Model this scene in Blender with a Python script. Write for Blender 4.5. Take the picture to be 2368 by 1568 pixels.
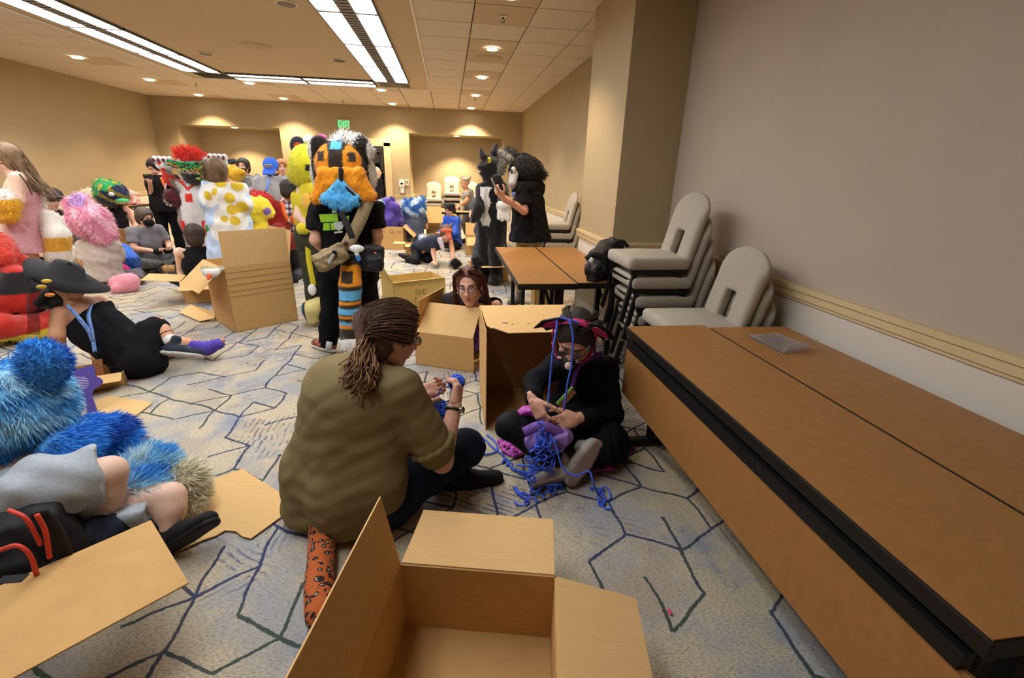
import bpy, math, random
import numpy as np
from mathutils import Matrix, Vector
rng = np.random.default_rng(7); random.seed(7)
for o in list(bpy.data.objects): bpy.data.objects.remove(o)
SC = bpy.context.scene
COL = SC.collection
# ------------------------------------------------------------------ camera
F_PX = 1055.18; PITCH, YAW, ROLL = [math.radians(a) for a in (19.801, 8.034, 1.634)]
CAMZ = 1.51
_fw = np.array([math.sin(YAW)*math.cos(PITCH), math.cos(YAW)*math.cos(PITCH), -math.sin(PITCH)])
_rt = np.array([math.cos(YAW), -math.sin(YAW), 0.]); _up = np.cross(_rt, _fw)
_r2 = _rt*math.cos(ROLL)+_up*math.sin(ROLL); _u2 = -_rt*math.sin(ROLL)+_up*math.cos(ROLL)
cam_d = bpy.data.cameras.new('camera'); cam_d.sensor_width = 36; cam_d.lens = F_PX/2368*36
cam_d.clip_start = .02; cam_d.clip_end = 60
cam = bpy.data.objects.new('camera', cam_d); COL.objects.link(cam)
m = Matrix.Identity(4)
for i in range(3):
    m[i][0] = _r2[i]; m[i][1] = _u2[i]; m[i][2] = -_fw[i]
m[2][3] = CAMZ
cam.matrix_world = m; SC.camera = cam
# ------------------------------------------------------------------ world, lights, exposure
w = bpy.data.worlds.new('world'); SC.world = w; w.use_nodes = True
w.node_tree.nodes['Background'].inputs[0].default_value = (1, .93, .84, 1)
w.node_tree.nodes['Background'].inputs[1].default_value = .05
SC.view_settings.view_transform = 'Standard'; SC.view_settings.look = 'None'
SC.view_settings.gamma = 1; SC.view_settings.use_curve_mapping = False
SC.view_settings.exposure = 0.8
PANEL_POWER = 11.5        # radiance of the fluorescent lenses
DOWN_POWER = 85.0         # watts of each recessed downlight
# ------------------------------------------------------------------ helpers
V3 = lambda *a: np.array(a, float)
def nrm(v): v = np.asarray(v, float); return v/(np.linalg.norm(v)+1e-12)
def W(x, y, Y):
    """point of the room seen at photo pixel (x, y), at distance Y down the room"""
    d = _r2*((x-1184)/F_PX) - _u2*((y-784)/F_PX) + _fw
    return V3(0, 0, CAMZ) + d*(Y/d[1])
def G(x, y, z=0.):
    d = _r2*((x-1184)/F_PX) - _u2*((y-784)/F_PX) + _fw
    return V3(0, 0, CAMZ) + d*((z-CAMZ)/d[2])
def UPTO(g, y):
    """height above ground point g at which the vertical through g meets pixel row y"""
    g = np.asarray(g, float)
    lo, hi = 0., 4.
    for _ in range(40):
        mid = (lo+hi)/2; P = V3(g[0], g[1], mid)-V3(0, 0, CAMZ)
        py = 784-F_PX*(P@_u2)/(P@_fw)
        if py > y: lo = mid
        else: hi = mid
    return V3(g[0], g[1], lo)
def lin(c):
    if isinstance(c, str):
        c = c.lstrip('#'); c = [int(c[i:i+2], 16)/255 for i in (0, 2, 4)]
    return [((x+.055)/1.055)**2.4 if x > .04045 else x/12.92 for x in c]
MATS = {}
def mat(name, color, rough=.8, var=.12, scale=30., bump=.0, bscale=200., metal=0., spec=.4, sheen=0., stretch=(1, 1, 1), color2=None, alpha=None):
    if name in MATS: return MATS[name]
    M = bpy.data.materials.new(name); M.use_nodes = True; MATS[name] = M
    nt = M.node_tree; N = nt.nodes; L = nt.links; b = N['Principled BSDF']
    b.inputs['Roughness'].default_value = rough; b.inputs['Metallic'].default_value = metal
    b.inputs['Specular IOR Level'].default_value = spec
    if sheen: b.inputs['Sheen Weight'].default_value = sheen; b.inputs['Sheen Roughness'].default_value = .5
    tc = N.new('ShaderNodeTexCoord'); mp = N.new('ShaderNodeMapping'); mp.inputs['Scale'].default_value = stretch
    L.new(tc.outputs['Object'], mp.inputs[0])
    n = N.new('ShaderNodeTexNoise'); n.inputs['Scale'].default_value = scale; n.inputs['Detail'].default_value = 4
    L.new(mp.outputs[0], n.inputs['Vector'])
    if color == 'vc':
        at = N.new('ShaderNodeAttribute'); at.attribute_name = 'Col'; src = at.outputs['Color']
    else:
        rg = N.new('ShaderNodeRGB'); rg.outputs[0].default_value = (*lin(color), 1); src = rg.outputs[0]
    if color2 is not None:
        mx0 = N.new('ShaderNodeMixRGB'); mx0.inputs[2].default_value = (*lin(color2), 1)
        rp = N.new('ShaderNodeValToRGB'); rp.color_ramp.elements[0].position = .4; rp.color_ramp.elements[1].position = .6
        L.new(n.outputs['Fac'], rp.inputs[0]); L.new(rp.outputs[0], mx0.inputs[0]); L.new(src, mx0.inputs[1]); src = mx0.outputs[0]
    mr = N.new('ShaderNodeMapRange'); mr.inputs[1].default_value = .25; mr.inputs[2].default_value = .75
    mr.inputs[3].default_value = 1-var; mr.inputs[4].default_value = 1+var
    L.new(n.outputs['Fac'], mr.inputs[0])
    mx = N.new('ShaderNodeMixRGB'); mx.blend_type = 'MULTIPLY'; mx.inputs[0].default_value = 1
    L.new(src, mx.inputs[1]); L.new(mr.outputs[0], mx.inputs[2]); L.new(mx.outputs[0], b.inputs['Base Color'])
    if bump:
        n2 = N.new('ShaderNodeTexNoise'); n2.inputs['Scale'].default_value = bscale; n2.inputs['Detail'].default_value = 3
        L.new(mp.outputs[0], n2.inputs['Vector'])
        bp = N.new('ShaderNodeBump'); bp.inputs['Strength'].default_value = bump; bp.inputs['Distance'].default_value = .01
        L.new(n2.outputs['Fac'], bp.inputs['Height']); L.new(bp.outputs[0], b.inputs['Normal'])
    if alpha is not None: b.inputs['Alpha'].default_value = alpha
    return M
def emat(name, color, strength):
    if name in MATS: return MATS[name]
    M = bpy.data.materials.new(name); M.use_nodes = True; MATS[name] = M
    N = M.node_tree.nodes; b = N['Principled BSDF']
    b.inputs['Base Color'].default_value = (*lin(color), 1)
    b.inputs['Emission Color'].default_value = (*lin(color), 1); b.inputs['Emission Strength'].default_value = strength
    return M
def cloth(name, color, rough=.9, **k): return mat(name, color, rough, var=k.pop('var', .1), scale=k.pop('scale', 60), bump=k.pop('bump', .15), bscale=k.pop('bscale', 500), spec=.2, **k)

# ---- objects
def rootloc(p):
    while p is not None and p.parent is not None: p = p.parent
    return np.array(p.location) if p is not None and not p.get('_local') else V3(0, 0, 0)
def thing(name, label, cat, loc=(0, 0, 0), group=None, rz=0, local=False):
    o = bpy.data.objects.new(name, None); COL.objects.link(o); o.location = [float(v) for v in loc]
    o.rotation_euler = (0, 0, rz); o.empty_display_size = .1
    o['label'] = label; o['category'] = cat
    if group: o['group'] = group
    if local: LOCAL.add(o.name); o['_local'] = 1
    return o
LOCAL = set()
def tag(o, label, cat, group=None, kind=None):
    o['label'] = label
    if cat: o['category'] = cat
    if group: o['group'] = group
    if kind: o['kind'] = kind
    return o
def mk(name, verts, faces, m, parent=None, smooth=False, vcol=None, kind=None, label=None, loc=None):
    verts = np.asarray(verts, np.float32).reshape(-1, 3)
    off = rootloc(parent)
    if parent is None and loc is not None: off = np.asarray(loc, float)
    elif parent is None and len(verts):
        mn, mx = verts.min(0), verts.max(0); off = V3((mn[0]+mx[0])/2, (mn[1]+mx[1])/2, mn[2])
    verts = verts - off.astype(np.float32)
    me = bpy.data.meshes.new(name)
    if isinstance(faces, np.ndarray):
        n, k = faces.shape
        me.vertices.add(len(verts)); me.vertices.foreach_set('co', verts.ravel())
        me.loops.add(n*k); me.loops.foreach_set('vertex_index', faces.ravel().astype(np.int32))
        me.polygons.add(n); me.polygons.foreach_set('loop_start', np.arange(0, n*k, k, dtype=np.int32))
        me.polygons.foreach_set('loop_total', np.full(n, k, np.int32))
        me.update(calc_edges=True)
    else:
        me.from_pydata(verts.tolist(), [], faces); me.update()
    if smooth: me.polygons.foreach_set('use_smooth', np.ones(len(me.polygons), bool))
    if vcol is not None:
        ca = me.color_attributes.new('Col', 'FLOAT_COLOR', 'POINT')
        c4 = np.ones((len(verts), 4), np.float32); c4[:, :3] = vcol; ca.data.foreach_set('color', c4.ravel())
    if m is not None: me.materials.append(m)
    o = bpy.data.objects.new(name, me); COL.objects.link(o)
    if parent is not None: o.parent = parent
    else: o.location = [float(v) for v in off]
    if kind: o['kind'] = kind
    if label: o['label'] = label
    return o
def copy_tree(o, parent=None):
    c = o.copy(); COL.objects.link(c); c.parent = parent
    for ch in list(o.children): copy_tree(ch, c)
    return c
def bevel(o, w=.004, seg=2):
    b = o.modifiers.new('bevel', 'BEVEL'); b.width = w; b.segments = seg; b.limit_method = 'ANGLE'; b.angle_limit = .6
    return o
class MB:
    def __init__(s): s.v = []; s.f = []
    def add(s, vs, fs):
        n = len(s.v); s.v += [tuple(map(float, v)) for v in vs]; s.f += [[i+n for i in f] for f in fs]; return s
    def box(s, c, size, R=None):
        h = np.array(size)/2; vs = [np.array((x, y, z))*h for x in (-1, 1) for y in (-1, 1) for z in (-1, 1)]
        if R is not None: vs = [R@v for v in vs]
        return s.add([np.array(c)+v for v in vs], [[0, 1, 3, 2], [4, 6, 7, 5], [0, 4, 5, 1], [2, 3, 7, 6], [0, 2, 6, 4], [1, 5, 7, 3]])
    def bar(s, a, b, w, h, up=(0, 0, 1)):
        a = np.asarray(a, float); b = np.asarray(b, float); d = nrm(b-a); x = np.cross(d, up)
        x = nrm(x) if np.linalg.norm(x) > 1e-6 else V3(1, 0, 0); u = np.cross(x, d)
        vs = [p+x*w/2*i+u*h/2*j for p in (a, b) for i, j in ((-1, -1), (1, -1), (1, 1), (-1, 1))]
        return s.add(vs, [[3, 2, 1, 0], [4, 5, 6, 7], [0, 1, 5, 4], [1, 2, 6, 5], [2, 3, 7, 6], [3, 0, 4, 7]])
    def slab(s, pts, t):
        """polygon (3D points, planar) with thickness t along its normal"""
        P = [np.asarray(p, float) for p in pts]; n = V3(0, 0, 0)
        for i in range(len(P)): n += np.cross(P[i]-P[0], P[(i+1) % len(P)]-P[0])
        n = nrm(n)*t; k = len(P)
        vs = P+[p-n for p in P]
        return s.add(vs, [list(range(k)), list(range(2*k-1, k-1, -1))]+[[i, i+k, (i+1) % k+k, (i+1) % k] for i in range(k)])
    def tube(s, pts, r, n=8, cap=True):
        P = np.array(pts, float); m_ = len(P); R = np.broadcast_to(np.asarray(r, float), (m_,))
        T = np.gradient(P, axis=0); T /= np.linalg.norm(T, axis=1)[:, None]+1e-12
        u = np.cross(T[0], (0, 0, 1.)); u = nrm(u) if np.linalg.norm(u) > 1e-3 else V3(1, 0, 0)
        vs = []
        for i in range(m_):
            u = nrm(u-T[i]*(u@T[i])); w_ = np.cross(T[i], u)
            for k in range(n):
                a = 2*math.pi*k/n; vs.append(P[i]+R[i]*(u*math.cos(a)+w_*math.sin(a)))
        fs = [[i*n+k, i*n+(k+1) % n, (i+1)*n+(k+1) % n, (i+1)*n+k] for i in range(m_-1) for k in range(n)]
        if cap: fs += [list(range(n-1, -1, -1)), [(m_-1)*n+k for k in range(n)]]
        return s.add(vs, fs)
    def ball(s, c, r, n=10, k=7, R=None):
        r = np.broadcast_to(np.asarray(r, float), (3,)); vs = []
        for i in range(1, k):
            t = math.pi*i/k
            for j in range(n):
                a = 2*math.pi*j/n; v = r*V3(math.sin(t)*math.cos(a), math.sin(t)*math.sin(a), math.cos(t))
                vs.append(np.asarray(c)+(R@v if R is not None else v))
        top = r*V3(0, 0, 1); vs += [np.asarray(c)+(R@top if R is not None else top), np.asarray(c)-(R@top if R is not None else top)]
        fs = [[i*n+j, (i+1)*n+j, (i+1)*n+(j+1) % n, i*n+(j+1) % n] for i in range(k-2) for j in range(n)]
        a = (k-1)*n; fs += [[a, j, (j+1) % n] for j in range(n)]+[[a+1, (k-2)*n+(j+1) % n, (k-2)*n+j] for j in range(n)]
        return s.add(vs, fs)
    def build(s, name, m, parent=None, smooth=False, **k): return mk(name, s.v, s.f, m, parent, smooth, **k)
def rotm(axis, deg):
    a = nrm(axis); t = math.radians(deg); K = np.array([[0, -a[2], a[1]], [a[2], 0, -a[0]], [-a[1], a[0], 0]])
    return np.eye(3)+math.sin(t)*K+(1-math.cos(t))*K@K
def smoothpath(pts, n=8):
    P = np.array(pts, float)
    if len(P) < 3: return P
    Q = np.vstack([2*P[0]-P[1], P, 2*P[-1]-P[-2]]); out = []
    for i in range(1, len(Q)-2):
        for k in range(n):
            t = k/n; a, b, c, d = Q[i-1], Q[i], Q[i+1], Q[i+2]
            out.append(.5*((2*b)+(-a+c)*t+(2*a-5*b+4*c-d)*t*t+(-a+3*b-3*c+d)*t**3))
    return np.array(out+[P[-1]])

# ---- implicit surfaces (smooth unions of tapered limbs), meshed by surface nets
class S:
    def __init__(s, k=.02): s.p = []; s.k = k; s.cuts = []
    def cap(s, a, b, ra, rb=None, flat=None, k=None, neg=False):
        a = np.asarray(a, float); b = np.asarray(b, float); rb = ra if rb is None else rb
        R = max(ra, rb); s.p.append(('c', (a, b, ra, rb, flat), np.minimum(a, b)-R, np.maximum(a, b)+R, s.k if k is None else k, neg)); return s
    def chain(s, pts, rs, **kw):
        for i in range(len(pts)-1): s.cap(pts[i], pts[i+1], rs[i], rs[i+1], **kw)
        return s
    def ell(s, c, r, R=None, k=None, neg=False):
        """R rows are the ellipsoid's local axes"""
        c = np.asarray(c, float); r = np.broadcast_to(np.asarray(r, float), (3,)).copy(); R = np.eye(3) if R is None else np.asarray(R, float)
        e = np.sqrt(((R*r[:, None])**2).sum(0)); s.p.append(('e', (c, r, R), c-e, c+e, s.k if k is None else k, neg)); return s
    def box(s, c, h, R=None, rd=.01, k=None, neg=False):
        c = np.asarray(c, float); h = np.asarray(h, float); R = np.eye(3) if R is None else np.asarray(R, float)
        e = (np.abs(R)*h[:, None]).sum(0); s.p.append(('b', (c, h, R, rd), c-e, c+e, s.k if k is None else k, neg)); return s
    def cut(s, p, n, k=.004): s.cuts.append((np.asarray(p, float), nrm(n), k)); return s      # removes the side n points to
    def mesh(s, res, wr=None):
        lo = np.min([q[2] for q in s.p if not q[5]], 0)-res*2-s.k; hi = np.max([q[3] for q in s.p if not q[5]], 0)+res*2+s.k
        n = np.ceil((hi-lo)/res).astype(int)+1
        ax = [(lo[i]+np.arange(n[i])*res).astype(np.float32) for i in range(3)]
        Fd = np.full(n, 1.0, np.float32)
        for ty, a, mn, mx, k, neg in s.p:
            mg = max(k, res)*1.6+res*2
            i0 = np.clip(np.floor((mn-mg-lo)/res).astype(int), 0, n-1); i1 = np.clip(np.ceil((mx+mg-lo)/res).astype(int)+1, 1, n)
            if np.any(i1 <= i0): continue
            sl = tuple(slice(i0[j], i1[j]) for j in range(3))
            X = ax[0][sl[0]][:, None, None]; Y = ax[1][sl[1]][None, :, None]; Zz = ax[2][sl[2]][None, None, :]
            if ty == 'c':
                A, B, ra, rb, fl = a; d = B-A; L2 = max(d@d, 1e-9)
                x = X-A[0]; y = Y-A[1]; z = Zz-A[2]
                t = np.clip((x*d[0]+y*d[1]+z*d[2])/L2, 0, 1)
                x = x-t*d[0]; y = y-t*d[1]; z = z-t*d[2]
                if fl is not None:
                    u = nrm(fl[0]); q = (x*u[0]+y*u[1]+z*u[2])
                    D = np.sqrt(np.maximum(x*x+y*y+z*z+q*q*(fl[1]**2-1), 0))-(ra+t*(rb-ra))
                else: D = np.sqrt(x*x+y*y+z*z)-(ra+t*(rb-ra))
            elif ty == 'e':
                c, r, R = a; x = X-c[0]; y = Y-c[1]; z = Zz-c[2]
                q = [x*R[i, 0]+y*R[i, 1]+z*R[i, 2] for i in range(3)]
                k0 = np.sqrt(sum((q[i]/r[i])**2 for i in range(3))); k1 = np.sqrt(sum((q[i]/r[i]**2)**2 for i in range(3)))
                D = k0*(k0-1)/np.maximum(k1, 1e-6); D = np.where(k0 < 1e-3, -r.min(), D)
            else:
                c, h, R, rd = a; x = X-c[0]; y = Y-c[1]; z = Zz-c[2]
                q = [np.abs(x*R[i, 0]+y*R[i, 1]+z*R[i, 2])-(h[i]-rd) for i in range(3)]
                D = np.sqrt(sum(np.maximum(v, 0)**2 for v in q))+np.minimum(np.maximum(np.maximum(q[0], q[1]), q[2]), 0)-rd
            f = Fd[sl]; D = D.astype(np.float32)
            if neg:
                D = -D; hh = np.clip(.5+.5*(D-f)/k, 0, 1); Fd[sl] = f+(D-f)*hh+k*hh*(1-hh)
            else:
                hh = np.clip(.5+.5*(f-D)/k, 0, 1); Fd[sl] = f+(D-f)*hh-k*hh*(1-hh)
        X = ax[0][:, None, None]; Y = ax[1][None, :, None]; Zz = ax[2][None, None, :]
        if wr is not None: Fd += wr(X, Y, Zz).astype(np.float32)
        for p, nn, k in s.cuts:
            D = (X-p[0])*nn[0]+(Y-p[1])*nn[1]+(Zz-p[2])*nn[2]
            hh = np.clip(.5+.5*(D-Fd)/k, 0, 1); Fd = Fd+(D-Fd)*hh+k*hh*(1-hh)
        return surfnet(Fd, lo, res)
def surfnet(Fd, lo, res):
    I = Fd < 0; nx, ny, nz = Fd.shape
    cs = np.zeros((nx-1, ny-1, nz-1), np.int8)
    for a in (0, 1):
        for b in (0, 1):
            for c in (0, 1): cs += I[a:nx-1+a, b:ny-1+b, c:nz-1+c]
    act = (cs > 0) & (cs < 8); ids = np.argwhere(act)
    if len(ids) == 0: return np.zeros((0, 3)), np.zeros((0, 4), int)
    idx = np.full(act.shape, -1, np.int64); idx[act] = np.arange(len(ids))
    acc = np.zeros((len(ids), 3)); cnt = np.zeros(len(ids))
    co = {(a, b, c): Fd[ids[:, 0]+a, ids[:, 1]+b, ids[:, 2]+c] for a in (0, 1) for b in (0, 1) for c in (0, 1)}
    for axx in range(3):
        o = [i for i in range(3) if i != axx]
        for p in (0, 1):
            for q in (0, 1):
                e0 = [0, 0, 0]; e0[o[0]] = p; e0[o[1]] = q; e1 = list(e0); e1[axx] = 1
                f0, f1 = co[tuple(e0)], co[tuple(e1)]; cr = (f0 < 0) != (f1 < 0)
                t = np.where(cr, f0/np.where(cr, f0-f1, 1), 0)
                pt = np.tile(np.array(e0, float), (len(ids), 1)); pt[:, axx] = t
                acc += pt*cr[:, None]; cnt += cr
    Vv = lo+(ids+acc/cnt[:, None])*res
    quads = []
    for axx in range(3):
        sl0 = [slice(1, -1)]*3; sl0[axx] = slice(0, -1); sl1 = [slice(1, -1)]*3; sl1[axx] = slice(1, None)
        A, B = I[tuple(sl0)], I[tuple(sl1)]
        for sgn, mk_ in ((1, A & ~B), (-1, ~A & B)):
            e = np.argwhere(mk_)
            if len(e) == 0: continue
            for i in range(3):
                if i != axx: e[:, i] += 1
            o = [(axx+1) % 3, (axx+2) % 3]; c4 = []
            for du, dv in ((-1, -1), (0, -1), (0, 0), (-1, 0)):
                c = e.copy(); c[:, o[0]] += du; c[:, o[1]] += dv; c4.append(idx[c[:, 0], c[:, 1], c[:, 2]])
            q = np.stack(c4, 1); quads.append(q if sgn > 0 else q[:, ::-1])
    Q = np.concatenate(quads); Q = Q[(Q >= 0).all(1)]
    return Vv, Q
def wrinkle(amp, lam=.09, seed=0, axis=None):
    r = np.random.default_rng(seed); ws = []
    for i in range(5):
        d = nrm(r.normal(size=3)); 
        if axis is not None and i < 3: d = nrm(nrm(axis)+.45*d)
        ws.append((d*2*math.pi/(lam*r.uniform(.6, 1.6)), r.uniform(0, 6), nrm(r.normal(size=3))*2*math.pi/(lam*2.2), r.uniform(.5, 1)))
    def f(X, Y, Z):
        t = 0
        for d, ph, e, a in ws:
            t = t+a*np.sin(d[0]*X+d[1]*Y+d[2]*Z+ph+1.6*np.sin(e[0]*X+e[1]*Y+e[2]*Z))
        return amp*t/2.2
    return f
def normals(v, f):
    n = np.zeros_like(v); fn = np.cross(v[f[:, 2]]-v[f[:, 0]], v[f[:, 3]]-v[f[:, 1]])
    for i in range(4): np.add.at(n, f[:, i], fn)
    return n/(np.linalg.norm(n, axis=1)[:, None]+1e-12)
def layer(name, sdf, m, parent, res, wr=None, col=None, **k):
    v, f = sdf.mesh(res, wr)
    vc = None
    if col is not None:
        vc = np.array(col(v), float)
    o = mk(name, v, f, m, parent, True, vc, **k); o_mesh[o.name] = (v, f, vc)
    return o
o_mesh = {}
def joined(name, parts, m, parent, col=None, **k):
    """parts: list of (v, f); one mesh object"""
    n = 0; vs = []; fs = []
    for v, f in parts:
        vs.append(v); fs.append(f+n); n += len(v)
    v = np.concatenate(vs); f = np.concatenate(fs); vc = None if col is None else np.array(col(v), float)
    o = mk(name, v, f, m, parent, True, vc, **k); o_mesh[o.name] = (v, f, vc)
    return o
def fur(src, n, length, width, m, comb=(0, 0, -1), lay=.6, seed=1, col=None, mask=None, jit=.35, name='fur'):
    """tufts of fibre standing on the surface of src; each tuft is a bent tapering blade"""
    v, f, vc = o_mesh[src.name]; r = np.random.default_rng(seed)
    a = np.linalg.norm(np.cross(v[f[:, 2]]-v[f[:, 0]], v[f[:, 3]]-v[f[:, 1]]), axis=1)
    if mask is not None: a = a*mask(v[f[:, 0]])
    pk = r.choice(len(f), n, p=a/a.sum()); N = normals(v, f)
    wt = r.dirichlet((1, 1, 1, 1), n); P = (v[f[pk]]*wt[:, :, None]).sum(1); nn = N[f[pk, 0]]
    cd = np.broadcast_to(np.asarray(comb, float), (n, 3)) if not callable(comb) else comb(P)
    D = nn*(1-lay*.7)+cd*lay+r.normal(size=(n, 3))*jit*.5; D /= np.linalg.norm(D, axis=1)[:, None]
    D2 = D+cd*.35*lay+r.normal(size=(n, 3))*jit*.4; D2 /= np.linalg.norm(D2, axis=1)[:, None]
    sd = np.cross(D, r.normal(size=(n, 3))); sd /= np.linalg.norm(sd, axis=1)[:, None]+1e-9
    Ls = length*r.uniform(.6, 1.3, n)[:, None]; wd = width*r.uniform(.6, 1.4, n)[:, None]
    p0 = P-nn*.004; p1 = p0+D*Ls*.55; p2 = p1+D2*Ls*.45
    vv = np.stack([p0-sd*wd/2, p0+sd*wd/2, p1+sd*wd*.4, p1-sd*wd*.4, p2], 1).reshape(-1, 3)
    b = np.arange(n)*5
    faces = np.concatenate([np.stack([b, b+1, b+2], 1), np.stack([b, b+2, b+3], 1), np.stack([b+3, b+2, b+4], 1)])
    if col is not None: c = np.array(col(P), float)
    elif vc is not None: c = vc[f[pk, 0]]
    else: c = None
    if c is not None:
        c = c*r.uniform(.8, 1.2, n)[:, None]; c = np.repeat(c, 5, 0)
    return mk(name, vv, faces, m, src, True, c, kind='stuff')
def strands(name, guides, n, r0, m, parent, spread=.02, seed=3, seg=6, curl=0., kind='stuff'):
    """hair locks: thin tapering three-sided tubes around guide curves"""
    r = np.random.default_rng(seed); vs = []; fs = []; base = 0
    for i in range(n):
        g = np.array(guides[r.integers(len(guides))], float); P = smoothpath(g, seg); k = len(P); t = np.linspace(0, 1, k)[:, None]
        o1 = r.normal(size=3)*spread*.6; o2 = r.normal(size=3)*spread
        P = P+o1*(1-t)+o2*t*(1.2)
        if curl:
            ph = r.uniform(0, 6.3); q = 2*math.pi*t*r.uniform(1.5, 3)
            P = P+curl*np.concatenate([np.sin(q+ph), np.cos(q*1.1+ph), np.sin(q*.8+2*ph)], 1)*t
        rad = r0*r.uniform(.6, 1.3)*(1-.85*t**2)
        T = np.gradient(P, axis=0); T /= np.linalg.norm(T, axis=1)[:, None]+1e-9
        u = np.cross(T, (0.3, .2, 1.)); u /= np.linalg.norm(u, axis=1)[:, None]+1e-9; w_ = np.cross(T, u)
        ring = [P+rad*(u*math.cos(a)+w_*math.sin(a)) for a in (0, 2.09, 4.19)]
        vs.append(np.stack(ring, 1).reshape(-1, 3))
        j = np.arange(k-1)[:, None]*3
        for a, b in ((0, 1), (1, 2), (2, 0)): fs.append(np.concatenate([j+a, j+b, j+3+b, j+3+a], 1)+base)
        base += 3*k
    return mk(name, np.concatenate(vs), np.concatenate(fs), m, parent, True, kind=kind)
# ------------------------------------------------------------------ carpet
def carpet():
    M = bpy.data.materials.new('patterned_carpet'); M.use_nodes = True; nt = M.node_tree; N = nt.nodes; L = nt.links
    b = N['Principled BSDF']; b.inputs['Roughness'].default_value = .95; b.inputs['Specular IOR Level'].default_value = .1
    def val(x):
        n = N.new('ShaderNodeValue'); n.outputs[0].default_value = x; return n.outputs[0]
    def mth(op, a, b_=None, c=None):
        n = N.new('ShaderNodeMath'); n.operation = op
        for i, q in enumerate((a, b_, c)):
            if q is None: continue
            if isinstance(q, (int, float)): n.inputs[i].default_value = q
            else: L.new(q, n.inputs[i])
        return n.outputs[0]
    def noise(vec, sc, det=3, rough=.55):
        n = N.new('ShaderNodeTexNoise'); n.inputs['Scale'].default_value = sc; n.inputs['Detail'].default_value = det; n.inputs['Roughness'].default_value = rough
        L.new(vec, n.inputs['Vector']); return n
    def ramp(x, p0, p1):
        n = N.new('ShaderNodeMapRange'); n.inputs[1].default_value = p0; n.inputs[2].default_value = p1; n.clamp = True; n.interpolation_type = 'SMOOTHSTEP'
        L.new(x, n.inputs[0]); return n.outputs[0]
    def mix(f, a, b_):
        n = N.new('ShaderNodeMixRGB')
        if isinstance(f, float): n.inputs[0].default_value = f
        else: L.new(f, n.inputs[0])
        for i, q in ((1, a), (2, b_)):
            if isinstance(q, str): n.inputs[i].default_value = (*lin(q), 1)
            else: L.new(q, n.inputs[i])
        return n.outputs[0]
    tc = N.new('ShaderNodeTexCoord'); pos = tc.outputs['Object']
    wn = noise(pos, 2.2, 2); wv = N.new('ShaderNodeVectorMath'); wv.operation = 'SUBTRACT'; L.new(wn.outputs['Color'], wv.inputs[0]); wv.inputs[1].default_value = (.5, .5, .5)
    ws = N.new('ShaderNodeVectorMath'); ws.operation = 'SCALE'; L.new(wv.outputs[0], ws.inputs[0]); ws.inputs['Scale'].default_value = .12
    wp = N.new('ShaderNodeVectorMath'); wp.operation = 'ADD'; L.new(pos, wp.inputs[0]); L.new(ws.outputs[0], wp.inputs[1])
    jn = noise(pos, 55, 2); jv = N.new('ShaderNodeVectorMath'); jv.operation = 'SCALE'; L.new(jn.outputs['Color'], jv.inputs[0]); jv.inputs['Scale'].default_value = .012
    wq = N.new('ShaderNodeVectorMath'); wq.operation = 'ADD'; L.new(wp.outputs[0], wq.inputs[0]); L.new(jv.outputs[0], wq.inputs[1])
    sp = N.new('ShaderNodeSeparateXYZ'); L.new(wq.outputs[0], sp.inputs[0]); x, y = sp.outputs[0], sp.outputs[1]
    a = .222; h = a*math.sqrt(3)/2
    # lattice coordinates: vertices at p*e1+q*e2, e1 = a(cos30, sin30), e2 = a(0, 1)
    p = mth('DIVIDE', x, a*math.cos(math.pi/6)); q = mth('SUBTRACT', mth('DIVIDE', y, a), mth('MULTIPLY', p, .5))
    lines = None
    def family(u, v, kid, cls):
        i = mth('ROUND', u); d = mth('MULTIPLY', mth('ABSOLUTE', mth('SUBTRACT', u, i)), h)
        return i, d
    fams = [(p, q, 0), (q, p, 1), (mth('ADD', p, q), q, 2)]
    for u, v, kid in fams:
        i = mth('ROUND', u); d = mth('MULTIPLY', mth('ABSOLUTE', mth('SUBTRACT', u, i)), h)
        # running coordinate along the line: correct v for the offset from the line
        off = mth('SUBTRACT', u, i)
        vv = mth('ADD', v, mth('MULTIPLY', off, .5 if kid < 2 else -.5))
        j = mth('FLOOR', vv)
        if kid == 0: P_, Q_ = i, j
        elif kid == 1: P_, Q_ = j, i
        else: P_, Q_ = mth('SUBTRACT', i, j), j
        # class of the lower end: (P - Q) mod 3 ; star nodes are class 0
        cl = mth('FLOORED_MODULO', mth('SUBTRACT', P_, Q_), 3)
        # direction steps change the class by -1 (kid 0), +1 (kid 1), +1 (kid 2: P-1,Q+1 -> -2)
        want = 2 if kid == 0 else 1
        ishex = mth('COMPARE', cl, want, .3)
        cb = N.new('ShaderNodeCombineXYZ'); L.new(P_, cb.inputs[0]); L.new(Q_, cb.inputs[1]); cb.inputs[2].default_value = kid*7.3+.5
        wh = N.new('ShaderNodeTexWhiteNoise'); wh.noise_dimensions = '3D'; L.new(cb.outputs[0], wh.inputs['Vector'])
        keep = mth('LESS_THAN', wh.outputs['Value'], mth('ADD', mth('MULTIPLY', ishex, .34), .28))
        ln = mth('MULTIPLY', mth('SUBTRACT', 1., ramp(d, .005, .0085)), keep)
        lines = ln if lines is None else mth('MAXIMUM', lines, ln)
    # grounds
    n1 = noise(pos, 1.9, 4, .6); n2 = noise(pos, 3.1, 4, .6); n2.inputs['Vector']; 
    mp = N.new('ShaderNodeMapping'); mp.inputs['Location'].default_value = (5, 3, 1); L.new(pos, mp.inputs[0])
    n3 = noise(mp.outputs[0], 2.3, 3, .55); n4 = noise(mp.outputs[0], 1.3, 3, .6)
    sp1 = noise(pos, 330, 2, .7); mps = N.new('ShaderNodeMapping'); mps.inputs['Scale'].default_value = (70, 210, 50); mps.inputs['Rotation'].default_value = (0, 0, .5); L.new(pos, mps.inputs[0])
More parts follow.
